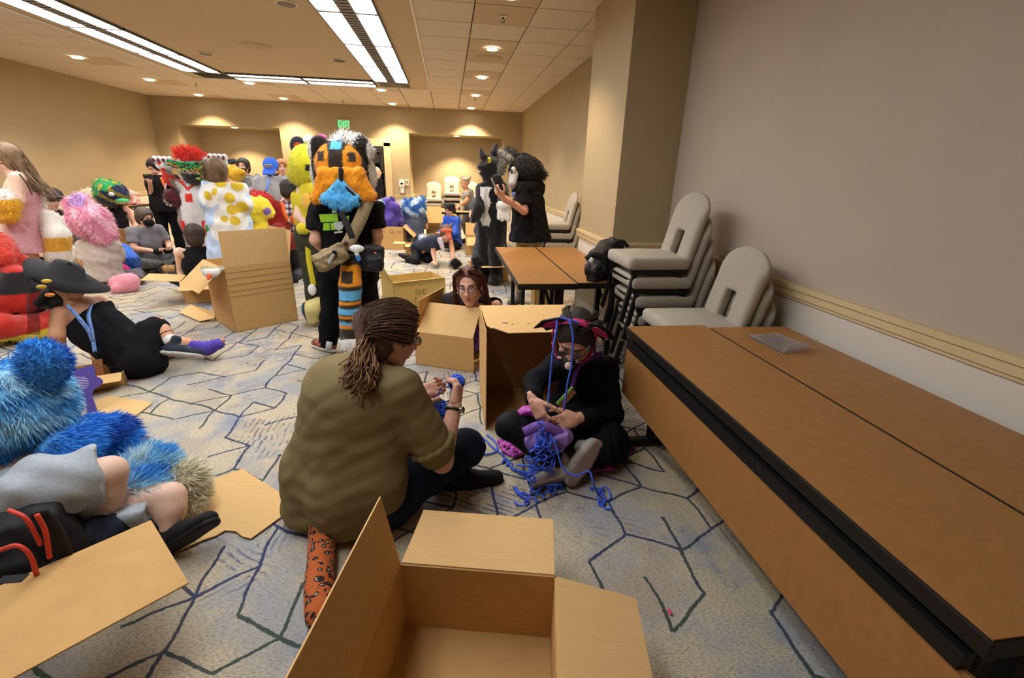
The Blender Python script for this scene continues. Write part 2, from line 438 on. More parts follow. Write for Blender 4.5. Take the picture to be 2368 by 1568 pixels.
    sp2 = noise(mps.outputs[0], 1, 2, .6)
    base = mix(ramp(n1.outputs['Fac'], .44, .62), '#c6b89b', '#a6a7a6')
    base = mix(ramp(n3.outputs['Fac'], .52, .66), base, '#b3a794')
    base = mix(ramp(n2.outputs['Fac'], .55, .72), base, '#9299a6')
    base = mix(mth('MULTIPLY', ramp(sp2.outputs['Fac'], .46, .62), .62), base, '#857a6c')
    # hatching
    hm = ramp(n4.outputs['Fac'], .50, .59)
    cell = N.new('ShaderNodeTexVoronoi'); cell.inputs['Scale'].default_value = 2.4; L.new(pos, cell.inputs['Vector'])
    ang = mth('MULTIPLY', mth('ROUND', mth('MULTIPLY', N_out(cell, 'Color', L, N), 2.99)), math.pi/3)
    ss = mth('ADD', mth('MULTIPLY', x, mth('COSINE', ang)), mth('MULTIPLY', y, mth('SINE', ang)))
    st = mth('SINE', mth('ADD', mth('MULTIPLY', ss, 2*math.pi/.033), mth('MULTIPLY', n2.outputs['Fac'], 9)))
    br = noise(pos, 11, 3, .7)
    hb = mth('MULTIPLY', mth('MULTIPLY', ramp(st, .35, .75), hm), ramp(br.outputs['Fac'], .42, .55))
    st2 = mth('SINE', mth('ADD', mth('MULTIPLY', ss, 2*math.pi/.033), mth('ADD', mth('MULTIPLY', n2.outputs['Fac'], 9), 2.2)))
    ho = mth('MULTIPLY', mth('MULTIPLY', mth('MULTIPLY', ramp(st2, .5, .85), hm), ramp(br.outputs['Fac'], .40, .55)), ramp(n3.outputs['Fac'], .45, .55))
    base = mix(mth('MULTIPLY', ho, .75), base, '#b08a52')
    base = mix(mth('MULTIPLY', hb, .8), base, '#4a5878')
    lc = mix(ramp(n4.outputs['Fac'], .42, .56), '#2f443c', '#22305a')
    base = mix(mth('MULTIPLY', lines, mth('ADD', .78, mth('MULTIPLY', sp1.outputs['Fac'], .3))), base, lc)
    base = mix(mth('MULTIPLY', ramp(sp1.outputs['Fac'], .3, .8), .16), base, '#7d7468')
    L.new(base, b.inputs['Base Color'])
    bp = N.new('ShaderNodeBump'); bp.inputs['Strength'].default_value = .35; bp.inputs['Distance'].default_value = .004
    L.new(sp1.outputs['Fac'], bp.inputs['Height']); L.new(bp.outputs[0], b.inputs['Normal'])
    return M
def N_out(node, nm, L, N):
    s = N.new('ShaderNodeSeparateColor'); L.new(node.outputs[nm], s.inputs[0]); return s.outputs[0]

# ------------------------------------------------------------------ room shell
ZC = 3.04; XR = 1.95; XL = -7.0; YB = 13.05; YF = -3.0; YD = 14.05
paint = mat('tan_wall_paint', '#aa9774', .75, .03, 3., .05, 300)
paint_low = mat('wainscot_paint', '#d2c8b8', .7, .02, 3., .04, 300)
railm = mat('cream_rail_paint', '#cdb78a', .5, .04, 8)
tilem = mat('ceiling_tile_fissured', '#cfc0aa', .95, .05, 90., .3, 160)
tiled = mat('ceiling_tile_tan', '#bda88a', .9, .03, 40.)
gypm = mat('gypsum_paint', '#bfa986', .8, .02, 3.)
gridm = mat('ceiling_grid_metal', '#a8977c', .6, .03, 10.)
whitem = mat('white_trim', '#e4dfd4', .5, .02, 10.)
darkm = mat('dark_metal', '#1b1917', .45, .1, 30., metal=.3)
def struct(o): o['kind'] = 'structure'; return o
fl = struct(mk('floor', [(XL-.2, YF, 0), (XR+.2, YF, 0), (XR+.2, 17, 0), (XL-.2, 17, 0)], [[0, 1, 2, 3]], carpet(), loc=(0, 0, 0)))
def wall(name, boxes, m=paint): 
    b = MB()
    for lo, hi in boxes: b.box((np.array(lo)+np.array(hi))/2, np.array(hi)-np.array(lo))
    return struct(b.build(name, m))
RZ = .935
greige = mat('greige_wall_paint', '#b5a593', .75, .03, 3., .05, 300)
wall('wall_right', [((XR, YF, RZ-.02), (XR+.15, 4.5, ZC+.1))], greige); wall('wall_far_right', [((XR, 4.5, RZ-.02), (XR+.15, YB+.1, ZC+.1))])
wall('wall_left', [((XL-.15, YF, RZ-.05), (XL, YB+.1, ZC+.1))])
wall('wall_front', [((XL-.15, YF-.15, 0), (XR+.15, YF, ZC+.1))])
wr_ = wall('wainscot_right', [((XR, YF, 0), (XR+.15, YB+.1, RZ-.02))], paint_low)
wl_ = wall('wainscot_left', [((XL-.15, YF, 0), (XL, YB+.1, RZ-.05))], paint_low)
A1, A2, B1, B2, AT = -6.46, -4.13, -.985, 1.46, 2.44
D1, D2, DT = -2.56, -1.64, 2.10
wall('wall_back', [((XL-.1, YB, .9), (A1, YB+.12, ZC+.1)), ((A1, YB, AT), (A2, YB+.12, ZC+.1)), ((A2, YB, .9), (D1, YB+.12, ZC+.1)),
                   ((D1, YB, DT), (D2, YB+.12, ZC+.1)), ((D2, YB, .9), (B1, YB+.12, ZC+.1)), ((B1, YB, AT), (B2, YB+.12, ZC+.1)), ((B2, YB, .9), (XR+.1, YB+.12, ZC+.1)),
                   ((A1-.1, YB+.12, AT), (A2+.1, YD, AT+.1)), ((B1-.1, YB+.12, AT), (B2+.1, YD, AT+.1)),
                   ((A1-.12, YB+.12, .9), (A1, YD, AT)), ((A2, YB+.12, .9), (A2+.12, YD, AT)), ((B1-.12, YB+.12, .9), (B1, YD, AT)), ((B2, YB+.12, .9), (B2+.12, YD, AT)),
                   ((A1-.12, YD, .9), (A2+.12, YD+.1, AT+.1)), ((B1-.12, YD, .9), (B2+.12, YD+.1, AT+.1))])
wall('wainscot_back', [((XL-.1, YB, 0), (A1, YB+.12, .9)), ((A2, YB, 0), (D1, YB+.12, .9)), ((D2, YB, 0), (B1, YB+.12, .9)), ((B2, YB, 0), (XR+.1, YB+.12, .9)),
                       ((A1-.12, YB+.12, 0), (A1, YD, .9)), ((A2, YB+.12, 0), (A2+.12, YD, .9)), ((B1-.12, YB+.12, 0), (B1, YD, .9)), ((B2, YB+.12, 0), (B2+.12, YD, .9)),
                       ((A1-.12, YD, 0), (A2+.12, YD+.1, .9)), ((B1-.12, YD, 0), (B2+.12, YD+.1, .9))], paint_low)
PX, PY0, PY1 = 1.44, 3.98, 5.06
wall('wall_pillar', [((PX, PY0, .93), (XR+.05, PY1, ZC+.05))])
wall('wainscot_pillar', [((PX, PY0, 0), (XR+.05, PY1, .93))], paint_low)
def rail(name, a, b, n, z):
    """stepped chair rail from a to b (plan), projecting along n"""
    a = V3(*a, 0); b = V3(*b, 0); n = V3(*n, 0); m_ = MB(); d = nrm(b-a)
    for z0, z1, t in ((-.088, -.068, .012), (-.070, -.028, .022), (-.028, 0, .032)):
        c = (a+b)/2+n*t/2+V3(0, 0, z+(z0+z1)/2); sz = np.abs(d)*np.linalg.norm(b-a)+np.abs(n)*t+V3(0, 0, z1-z0)
        m_.box(c, sz)
    return struct(m_.build(name, railm))
rail('trim_1', (XR, YF), (XR, PY0), (-1, 0), .97); rail('trim_2', (XR, PY1), (XR, YB), (-1, 0), .93)
rail('trim_3', (PX, PY0-.03), (PX, PY1+.03), (-1, 0), .965); rail('trim_4', (PX, PY0), (XR, PY0), (0, -1), .965)
rail('trim_5', (XL, YF), (XL, YB), (1, 0), .92)
for i, (x0, x1) in enumerate(((XL, A1), (A2, D1-.18), (D2+.2, B1), (B2, XR))): rail('trim_%d' % (6+i), (x0, YB), (x1, YB), (0, -1), .915)
rail('trim_10', (A1, YD), (A2, YD), (0, -1), .915); rail('trim_11', (B1, YD), (B2, YD), (0, -1), .915)
rail('trim_12', (B1, YB), (B1, YD), (1, 0), .915); rail('trim_13', (A1, YB), (A1, YD), (1, 0), .915)
for nm, lo, hi in (('baseboard_right', (XR-.015, YF, 0), (XR, PY0, .1)), ('baseboard_left', (XL, YF, 0), (XL+.015, YB, .1)), ('baseboard_pillar', (PX-.015, PY0-.015, 0), (PX, PY1, .1)), ('baseboard_back', (A2, YB-.015, 0), (D1-.2, YB, .1)), ('baseboard_corridor', (D2+.2, YB-.015, 0), (B1, YB, .1))):
    wall(nm, [(lo, hi)], railm)
# door casing, door leaf, corridor
m_ = MB()
for z0 in (0,): 
    m_.box(((D1-.09), YB-.02, 1.05+.05), (.18, .06, 2.2)); m_.box((D2+.09, YB-.02, 1.1), (.18, .06, 2.2)); m_.box(((D1+D2)/2, YB-.02, DT+.09), (D2-D1+.36, .06, .18))
    m_.box((D1-.01, YB+.06, 1.05), (.02, .18, 2.1)); m_.box((D2+.01, YB+.06, 1.05), (.02, .18, 2.1)); m_.box(((D1+D2)/2, YB+.06, DT+.01), (D2-D1, .18, .02))
struct(bevel(m_.build('trim_14', railm), .012))
corr = mat('corridor_wall_grey', '#8d857c', .8, .03, 3)
dr = struct(MB().box((D2-.03, YB+.58, 1.03), (.045, .9, 2.06)).build('door_1', mat('door_dark_wood', '#4a3a30', .5, .15, 6, stretch=(8, 8, .6))))
hd = MB().tube([(D2-.055, YB+.95, 1.0), (D2-.1, YB+.95, 1.0), (D2-.1, YB+.85, 1.0)], .01).build('door_handle', mat('brushed_steel', '#b8b4ac', .3, .05, 20, metal=1.), dr)
wall('wall_corridor', [((-3.9, 16.2, 0), (.4, 16.3, 2.7)), ((-3.95, 13.2, 0), (-3.85, 16.3, 2.7)), ((-.6, YD+.1, 0), (-.5, 16.3, 2.7)), ((-3.95, 13.2, 2.7), (.4, 16.3, 2.8))], corr)
m_ = MB()
for z in (.25, 1.05, 1.55, 2.05): m_.box((-2.0, 16.18, z), (1.9, .04, .06))
for x in (-2.9, -2.2, -1.5, -1.05): m_.box((x, 16.18, 1.15), (.06, .04, 1.85))
struct(m_.build('trim_15', mat('corridor_moulding', '#776f68', .7, .03, 5)))

# ------------------------------------------------------------------ ceiling
ceil = struct(MB().box(((XL+XR)/2, (YF+YB)/2+.3, ZC+.08), (XR-XL+.4, YB-YF+.8, .06)).build('ceiling', gridm))
def part_of(o, parent): o.parent = parent; o.location = np.array(o.location)-np.array(parent.location); return o
gx0, gx1, gy1 = -4.60, -.335, 10.22
gyp = part_of(MB().box(((gx0+gx1)/2, (YF+gy1)/2, ZC+.028), (gx1-gx0, gy1-YF, .06)).build('gypsum_panel', gypm), ceil)
m_ = MB(); m_.bar((gx0-.02, YF, ZC-.004), (gx0-.02, gy1, ZC-.004), .035, .03); m_.bar((gx1+.012, YF, ZC), (gx1+.012, gy1, ZC), .02, .025); m_.bar((gx0, gy1+.01, ZC), (gx1, gy1+.01, ZC), .025, .025)
part_of(m_.build('edge_trim', whitem), ceil)
bmA = MB().box((0, 0, .012), (.597, .597, .024)); tA = bmA.build('ceiling_tile', tilem); bevel(tA, .008, 2); meA = tA.data
tB = MB().box((0, 0, .012), (.597, .597, .024)).build('ceiling_tile', tiled); meB = tB.data
xs = [.285+.6085*k for k in range(-12, 3)]; ys = [5.195+.612*k for k in range(-14, 13)]
lights_xy = [(.593, 6.79), (.593, 8.70), (.593, 10.62), (.593, 12.63), (-5.64, 8.91), (-5.64, 10.74), (-5.64, 12.57), (-3.77, 10.53), (-3.77, 12.5), (-1.30, 10.56), (-1.30, 12.55), (.593, 4.9), (-5.64, 7.0), (-5.64, 5.0)]
tan_xy = [(.593, 5.5), (.593, 7.34)]+lights_xy
first = {}
for x in xs+[xs[0]-.6085]:
    for y in ys:
        w0 = min(x+.6085, XR)-max(x, XL); d0 = min(y+.612, YB)-y
        if w0 < .08 or d0 < .08: continue
        cx = (max(x, XL)+min(x+.6085, XR))/2; cy = y+d0/2
        if gx0-.2 < cx < gx1-.05 and cy < gy1+.02: continue
        tn = any(abs(cx-lx) < .31 and abs(cy-ly) < .31 for lx, ly in tan_xy)
        if tn in first: o = first[tn].copy(); COL.objects.link(o)
        else: o = tB if tn else tA; first[tn] = o
        o.parent = ceil; o.location = V3(cx, cy, ZC)-np.array(ceil.location); o.scale = (w0/.6085, d0/.612, 1)
# recessed troffers
lensm = emat('fluorescent_lens', '#f4f8ff', PANEL_POWER)
louv = mat('louver_grey', '#8f877c', .5, .05, 20); housing = mat('fixture_housing', '#57524c', .5, .05, 20)
def troffer(x0, y0, x1, y1, along, label):
    """2x4 ft fixture: two bright lenses beside a grey perforated centre basket"""
    cx, cy = (x0+x1)/2, (y0+y1)/2
    t = thing('ceiling_light', label, 'light', (cx, cy, ZC-.03), 'fluorescent fixtures of the ceiling')
    lx, ly = x1-x0, y1-y0
    m_ = MB(); z = ZC-.012
    if along == 'y':
        f = lambda u, v, w_, h_, zz, zt: m_.box((cx+u, cy+v, zz), (w_, h_, zt))
        Lg, Wd = ly, lx
    else:
        f = lambda u, v, w_, h_, zz, zt: m_.box((cx+v, cy+u, zz), (h_, w_, zt)); Lg, Wd = lx, ly
    for sgn in (-1, 1): f(sgn*(Wd/2-.006), 0, .012, Lg, z, .04); f(0, sgn*(Lg/2-.008), Wd, .016, z, .036)
    m_.build('housing', housing, t)
    for sgn in (-1, 1):
        m_ = MB()
        f = (lambda u, v, w_, h_, zz, zt: m_.box((cx+u, cy+v, zz), (w_, h_, zt))) if along == 'y' else (lambda u, v, w_, h_, zz, zt: m_.box((cx+v, cy+u, zz), (h_, w_, zt)))
        f(sgn*.185, 0, .205, Lg-.034, ZC-.008, .012); m_.build('lens', lensm, t)
    m_ = MB()
    f = (lambda u, v, w_, h_, zz, zt: m_.box((cx+u, cy+v, zz), (w_, h_, zt))) if along == 'y' else (lambda u, v, w_, h_, zz, zt: m_.box((cx+v, cy+u, zz), (h_, w_, zt)))
    f(0, 0, .15, Lg-.034, ZC-.014, .02); m_.build('basket', louv, t)
    m_ = MB()
    f = (lambda u, v, w_, h_, zz, zt: m_.box((cx+u, cy+v, zz), (w_, h_, zt))) if along == 'y' else (lambda u, v, w_, h_, zz, zt: m_.box((cx+v, cy+u, zz), (h_, w_, zt)))
    for k in range(13): f(0, (k-6)*(Lg-.1)/13, .13, .006, ZC-.027, .008)
    m_.build('louver_ribs', housing, t, kind='stuff')
ordn = ['nearest the back wall', 'second from the back wall', 'third from the back wall', 'fourth from the back wall', 'fifth from the back wall', 'sixth from the back wall', 'seventh from the back wall']
for k in range(7):
    y1 = 9.52-k*1.285
    troffer(-1.285, y1-1.28, -.675, y1, 'y', 'recessed fluorescent fixture of the right-hand row, '+ordn[k])
    troffer(-4.43, y1-1.28, -3.82, y1, 'y', 'recessed fluorescent fixture of the left-hand row, '+ordn[k])
troffer(-3.79, 9.53, -2.56, 10.12, 'x', 'recessed fluorescent fixture across the back, left one'); troffer(-2.54, 9.53, -1.31, 10.12, 'x', 'recessed fluorescent fixture across the back, right one')
for x0, lb in ((-4.40, 'dark slotted air vent at the left corner of the lights'), (-1.26, 'dark slotted air vent at the right corner of the lights')):
    t = thing('ceiling_vent', lb, 'vent', (x0+.28, 9.8, ZC-.02)); MB().box((x0+.29, 9.84, ZC-.004), (.58, .56, .012)).build('frame', housing, t)
    for k in range(9): MB().box((x0+.06+k*.058, 9.84, ZC-.014), (.018, .5, .016)).build('slat', darkm, t)
dlm = emat('downlight_lens', '#fff6e6', 22.0); trimr = mat('downlight_trim', '#d8cdbb', .4, .03, 10)
def downlight(x, y, z, label, spot=True, pw=DOWN_POWER):
    t = thing('downlight', label, 'light', (x, y, z-.01), 'recessed downlights')
    n = 20; vs = []; 
    for r_, zz in ((.095, 0), (.078, -.008), (.07, .0)): vs += [(x+r_*math.cos(2*math.pi*k/n), y+r_*math.sin(2*math.pi*k/n), z-.006+zz) for k in range(n)]
    mk('trim_ring', vs, [[i*n+k, i*n+(k+1) % n, (i+1)*n+(k+1) % n, (i+1)*n+k] for i in range(2) for k in range(n)], trimr, t)
    mk('lens', [(x+.071*math.cos(2*math.pi*k/n), y+.071*math.sin(2*math.pi*k/n), z-.007) for k in range(n)], [list(range(n-1, -1, -1))], dlm, t)
    if spot:
        ld = bpy.data.lights.new('downlight_lamp', 'SPOT'); ld.energy = pw; ld.color = (1, .80, .55); ld.spot_size = math.radians(112); ld.spot_blend = .55; ld.shadow_soft_size = .06
        lo = bpy.data.objects.new('downlight_lamp', ld); COL.objects.link(lo); lo.parent = t; lo.location = (0, 0, -.02)
for i, (x, y) in enumerate(lights_xy):
    side = 'right' if x > 0 else ('left' if x < -5 else 'middle')
    rank = sorted([b for a, b in lights_xy if abs(a-x) < .1], reverse=True).index(y)
    downlight(x, y, ZC-.006, pw=DOWN_POWER*(2. if y > 12 else 1.), label='round recessed downlight, %s from the back wall in the %s' % (['first', 'second', 'third', 'fourth', 'fifth', 'sixth', 'seventh'][rank], {'right': 'row along the right wall', 'left': 'row along the left wall', 'middle': '%s pair behind the fluorescents' % ('left' if x < -3 else 'right')}[side]))
downlight(-5.3, 13.4, AT, 'small recessed downlight in the left alcove soffit', pw=DOWN_POWER*1.6); downlight(.24, 13.4, AT, 'small recessed downlight in the right alcove soffit', pw=DOWN_POWER*2.2)
ld = bpy.data.lights.new('corridor_lamp', 'POINT'); ld.energy = 14; ld.color = (1, .85, .7); ld.shadow_soft_size = .2
t = thing('corridor_light', 'dim ceiling lamp of the corridor beyond the door', 'light', (-2.4, 14.8, 2.6)); lo = bpy.data.objects.new('corridor_lamp', ld); COL.objects.link(lo); lo.parent = t; lo.location = (0, 0, -.1)
MB().ball((-2.4, 14.8, 2.63), (.12, .12, .06)).build('lamp_dome', emat('dome_glass', '#ffe9cc', 2.), t, True)
for x, y, lb in ((-1.55, 5.6, 'dark unlit round can light near the top edge of the picture'), (-3.44, 8.11, 'dark unlit round can light beside the left row of fluorescents'), (-1.57, 8.04, 'dark unlit round can light beside the right row of fluorescents')):
    t = thing('can_light', lb, 'light', (x, y, ZC-.01)); MB().tube([(x, y, ZC-.006), (x, y, ZC-.012)], [.11, .1], 20).build('trim_ring', trimr, t); MB().tube([(x, y, ZC-.006), (x, y, ZC-.0135)], [.09, .09], 20).build('reflector', mat('can_reflector', '#3a332b', .4, .1, 20), t)
for x, y, lb in ((-2.5, 7.44, 'round ceiling speaker grille between the fluorescent rows'), (.593, 7.34, 'round ceiling speaker grille in a tile along the right wall')):
    t = thing('ceiling_speaker', lb, 'speaker', (x, y, ZC-.02)); MB().tube([(x, y, ZC), (x, y, ZC-.016)], [.2, .19], 28).build('bezel', gypm, t); MB().tube([(x, y, ZC), (x, y, ZC-.019)], [.165, .16], 28).build('grille', mat('speaker_grille', '#b29d7c', .7, .2, 400), t)
for x, y, lb in ((.589, 5.5, 'fire sprinkler head on the ceiling nearest the camera'), (.60, 10.95, 'small fire sprinkler head on the ceiling far right'), (-4.9, 10.9, 'small fire sprinkler head on the ceiling far left'), (-2.4, 12.3, 'small fire sprinkler head on the ceiling above the exit sign')):
    t = thing('sprinkler', lb, 'sprinkler', (x, y, ZC-.07)); MB().tube([(x, y, ZC-.005), (x, y, ZC-.012)], [.04, .035], 14).build('escutcheon', whitem, t)
    mm = mat('sprinkler_brass', '#6f6350', .4, .1, 20, metal=.7); MB().tube([(x, y, ZC-.01), (x, y, ZC-.03)], .011, 8).tube([(x-.014, y, ZC-.03), (x-.014, y, ZC-.055)], .003, 6).tube([(x+.014, y, ZC-.03), (x+.014, y, ZC-.055)], .003, 6).build('body', mm, t)
    MB().tube([(x, y, ZC-.055), (x, y, ZC-.06)], .022, 12).build('deflector', mm, t)
# exit sign
t = thing('exit_sign', 'green lit exit sign on the wall above the door', 'sign', (-2.565, YB-.03, 2.47))
bevel(MB().box((-2.565, YB-.025, 2.58), (.285, .05, .225)).build('sign_body', mat('exit_sign_face', '#c9d6b8', .5, .03, 10), t), .006)
def text_mesh(name, body, size, m, parent, loc, rot, ext=.002):
    c = bpy.data.curves.new(name, 'FONT'); c.body = body; c.size = size; c.extrude = ext; c.align_x = 'CENTER'; c.align_y = 'CENTER'; c.resolution_u = 3
    o = bpy.data.objects.new(name, c); COL.objects.link(o); dg = bpy.context.evaluated_depsgraph_get()
    me = bpy.data.meshes.new_from_object(o.evaluated_get(dg)); bpy.data.objects.remove(o)
    R = np.array(rot); n = len(me.vertices); co = np.zeros(n*3, np.float32); me.vertices.foreach_get('co', co); co = co.reshape(-1, 3)@R.T+np.asarray(loc)-rootloc(parent)
    me.vertices.foreach_set('co', co.astype(np.float32).ravel()); me.materials.clear(); me.materials.append(m)
    q = bpy.data.objects.new(name, me); COL.objects.link(q); q.parent = parent; return q
ex = text_mesh('lettering', 'EXIT', .2, emat('exit_green', '#22e070', 1.6), t, (-2.565, YB-.054, 2.58), np.array([[.72, 0, 0], [0, 0, -1], [0, 1, 0]]))
# wall devices by the door
t = thing('wall_dispenser', 'small white dispenser on the wall right of the door', 'dispenser', (-1.22, YB-.09, 1.0)); q = S(.02); q.box((-1.22, YB-.05, 1.22), (.07, .05, .09), rd=.02); q.box((-1.22, YB-.04, 1.06), (.05, .04, .09), rd=.015); layer('body', q, whitem, t, .012); MB().box((-1.22, YB-.095, 1.21), (.06, .01, .05)).build('window', mat('grey_plastic', '#9a948a', .4, .05, 10), t)
t = thing('thermostat', 'beige thermostat plate on the wall beside the right alcove', 'thermostat', (-1.08, YB-.03, 1.15)); bevel(MB().box((-1.09, YB-.012, 1.24), (.09, .025, .15)).build('plate', whitem, t), .004); MB().box((-1.09, YB-.027, 1.25), (.06, .008, .07)).build('dial', mat('thermostat_dial', '#8f8778', .5, .05, 10), t)
# ------------------------------------------------------------------ tables
lam = mat('brown_laminate', '#9c6c38', .42, .10, 26, .03, 300, spec=.35)
lam2 = mat('brown_laminate_front', '#9a6a36', .55, .10, 26, .03, 300, spec=.3)
edgem = mat('black_edge_band', '#16130f', .5, .1, 30, spec=.3)
steel = mat('black_powdercoat', '#131211', .5, .1, 30, spec=.3)
chrome = mat('chrome', '#cfcfcf', .15, .03, 20, metal=1.)
def table(x0, y0, x1, y1, label, modesty=True, top=None, long='y', z=.74):
    t = thing('folding_table', label, 'table', ((x0+x1)/2, (y0+y1)/2, 0), 'folding tables')
    c = ((x0+x1)/2, (y0+y1)/2)
    MB().box((c[0], c[1], z-.002), (x1-x0-.012, y1-y0-.012, .006)).build('tabletop', top or lam, t)
    bevel(MB().box((c[0], c[1], z-.025), (x1-x0, y1-y0, .044)).build('edge_band', edgem, t), .004)
    if long == 'y':
        if modesty:
            bevel(MB().box((x0+.02, c[1], .485), (.014, y1-y0-.02, .285)).build('modesty_panel', lam2, t), .003)
            MB().box((x0+.018, c[1], .648), (.03, y1-y0-.06, .045)).build('apron_rail', steel, t)
        for yy in (y0+.12, y1-.05):
            bevel(MB().box((c[0]+.02, yy, .0325), (x1-x0-.04, .045, .045)).build('foot', steel, t), .004)
            for xx in (c[0]-.02, c[0]+.10):
                bevel(MB().box((xx, yy, .37), (.042, .042, .66)).build('leg', steel, t), .004)
            for xx in (c[0]-.17, c[0]+.2): MB().tube([(xx, yy, 0), (xx, yy, .012)], .016, 10).build('glide', chrome, t)
            MB().bar((c[0]+.04, yy, .55), (c[0]+.04, yy+(.3 if yy < c[1] else -.3), .69), .02, .02).build('brace', steel, t)
    else:
        for xx in (x0+.08, x1-.08):
            bevel(MB().box((xx, c[1], .0325), (.045, y1-y0-.04, .045)).build('foot', steel, t), .004)
            for yy in (c[1]-.06, c[1]+.06): MB().box((xx, yy, .37), (.042, .042, .66)).build('leg', steel, t)
            MB().bar((xx, c[1], .55), (xx+(.3 if xx < c[0] else -.3), c[1], .69), .02, .02).build('brace', steel, t)
    return t
table(.958, .466, 1.418, 2.290, 'brown laminate table with hanging front panel, nearest the camera on the right')
table(1.424, .43, 1.885, 2.245, 'brown laminate table pushed against the right wall under the chair rail')
table(.505, 3.32, .963, 5.16, 'brown laminate table beside the black-clad person with the phone', modesty=False)
table(.969, 3.35, 1.427, 5.17, 'brown laminate table against the pillar, with the black backpack on it', modesty=False)
table(-.15, 9.95, 1.30, 10.42, 'small table far back, reflection painted on top, where the person with the headpiece works', modesty=False, top=mat('laminate_painted_sheen', '#c9a878', .4, .05, 20), long='x')  # pale colour paints in light reflected by ordinary brown laminate, both far tables
table(-2.3, 10.95, -.62, 11.40, 'table far back, reflection painted on top, left of the white-chair alcove', modesty=False, top=MATS['laminate_painted_sheen'], long='x')
table(-6.72, 9.0, -6.15, 10.83, 'brown table along the left wall behind the crowd', modesty=False)
# sheet of clear plastic left on the table
ac = bpy.data.materials.new('clear_acrylic'); ac.use_nodes = True; b_ = ac.node_tree.nodes['Principled BSDF']; b_.inputs['Transmission Weight'].default_value = .92; b_.inputs['Roughness'].default_value = .12; b_.inputs['Base Color'].default_value = (.95, .95, .95, 1); b_.inputs['IOR'].default_value = 1.3
_n = ac.node_tree.nodes.new('ShaderNodeTexNoise'); _n.inputs['Scale'].default_value = 40; _m = ac.node_tree.nodes.new('ShaderNodeMapRange'); _m.inputs[3].default_value = .08; _m.inputs[4].default_value = .3; ac.node_tree.links.new(_n.outputs['Fac'], _m.inputs[0]); ac.node_tree.links.new(_m.outputs[0], b_.inputs['Roughness'])
t = thing('sign_holder', 'clear acrylic sign holder lying on the table by the wall', 'sign holder', G(1800, 795, .742))
q = [G(*p, .743) for p in ((1728, 779), (1795, 774), (1873, 806), (1808, 818))]
MB().slab(q[::-1], .003).build('back_sheet', ac, t)
up_ = [p+V3(0, 0, .012) for p in q]; MB().slab(up_[::-1], .003).build('front_sheet', ac, t)
MB().slab([q[2], q[3], q[3]+V3(.03, -.01, .05), q[2]+V3(.03, -.01, .05)], .003).build('foot_sheet', ac, t)
t = mk('table_label', *(lambda b: (b.v, b.f))(MB().box(G(1238, 641, .742), (.03, .02, .002))), mat('grey_sticker', '#b7a58c', .6, .2, 80)); tag(t, 'tiny grey sticker scrap on the table beside the pillar', 'sticker')

# ------------------------------------------------------------------ stacking chairs
uph = mat('grey_beige_upholstery', '#b2a897', .95, .14, 150, .5, 260, stretch=(1, 1, 3))
def build_chair():
    t = thing('stacking_chair', 'x', 'chair', (0, 0, 0), local=True)
    q = S(.02); q.box((0, 0, .42), (.228, .225, .044), rd=.03); q.ell((0, 0, .445), (.2, .2, .03)); layer('seat', q, uph, t, .014)
    bevel(MB().box((0, -.0, .386), (.43, .42, .012)).build('seat_pan', steel, t), .004)
    # back pad: rounded-top slab with a hand hole, tilted back
    tilt = math.radians(13); R = np.array([[1, 0, 0], [0, math.cos(tilt), -math.sin(tilt)], [0, math.sin(tilt), math.cos(tilt)]])
    # build pad as implicit box-union minus hole, in local pad space
    q = S(.012); q.box((0, 0, .165), (.208, .032, .195), rd=.03); q.ell((0, 0, .335), (.222, .036, .135)); q.box((0, 0, .11), (.052, .08, .085), rd=.01, neg=True)
    v, f = q.mesh(.014); v = v@R.T+V3(0, -.215, .435)
    o = mk('backrest', v, f, uph, t, True)
    m_ = MB()
    for sx in (-1, 1):
        m_ = MB(); m_.bar((sx*.19, .16, .385), (sx*.20, .235, .012), .032, .032, (0, 1, 0)); bevel(m_.build('front_leg', steel, t), .004)
        m_ = MB(); m_.bar((sx*.19, -.14, .385), (sx*.205, -.29, .012), .032, .032, (0, 1, 0)); bevel(m_.build('rear_leg', steel, t), .004)
        m_ = MB(); m_.bar((sx*.198, -.2, .36), (sx*.198, .2, .36), .022, .03); m_.bar((sx*.16, -.19, .36), (sx*.16, -.262, .58), .022, .022, (0, 1, 0)); m_.build('side_rail', steel, t)
        for yy in (.237, -.292): MB().tube([(sx*.201, yy, 0), (sx*.201, yy, .016)], .014, 10).build('glide', chrome, t)
    MB().bar((-.19, .18, .30), (.19, .18, .30), .018, .018).build('stretcher', steel, t)
    return t
chair0 = build_chair(); used = [False]
def chair(x, y, z, rz, label, group):
    o = chair0 if not used[0] else copy_tree(chair0); used[0] = True
    o.location = (x, y, z); o.rotation_euler = (0, 0, rz); o['label'] = label; o['group'] = group; return o
rank = ['bottom', 'second lowest', 'third', 'fourth', 'top']
def stack(x, y, n, rz, dz, fx, where, group):
    d = V3(-math.sin(rz), math.cos(rz), 0)
    for k in range(n):
        p = V3(x, y, 0)+d*(fx*(k-n+1))
        chair(p[0], p[1], k*dz, rz+random.uniform(-.02, .02), '%s grey-beige chair of the stack %s' % ('top' if k == n-1 else ['bottom', 'second', 'third', 'fourth'][k], where), group)
stack(1.42, 3.16, 5, math.pi/2+.02, .135, .038, 'of five beside the pillar and backpack', 'chairs stacked by the pillar')
stack(1.46, 2.51, 3, math.pi/2, .128, .045, 'behind the nearest table', 'chairs stacked behind the near table')
stack(1.50, 6.75, 4, math.pi/2, .135, .045, 'past the pillar by the right wall', 'chairs stacked past the pillar')
stack(.09, 13.45, 5, math.pi, .135, .02, 'in the alcove, brightest under the downlight', 'chairs stacked in the alcove')
stack(-.42, 13.5, 4, math.pi, .125, .02, 'in the alcove, leftmost', 'chairs stacked in the alcove')
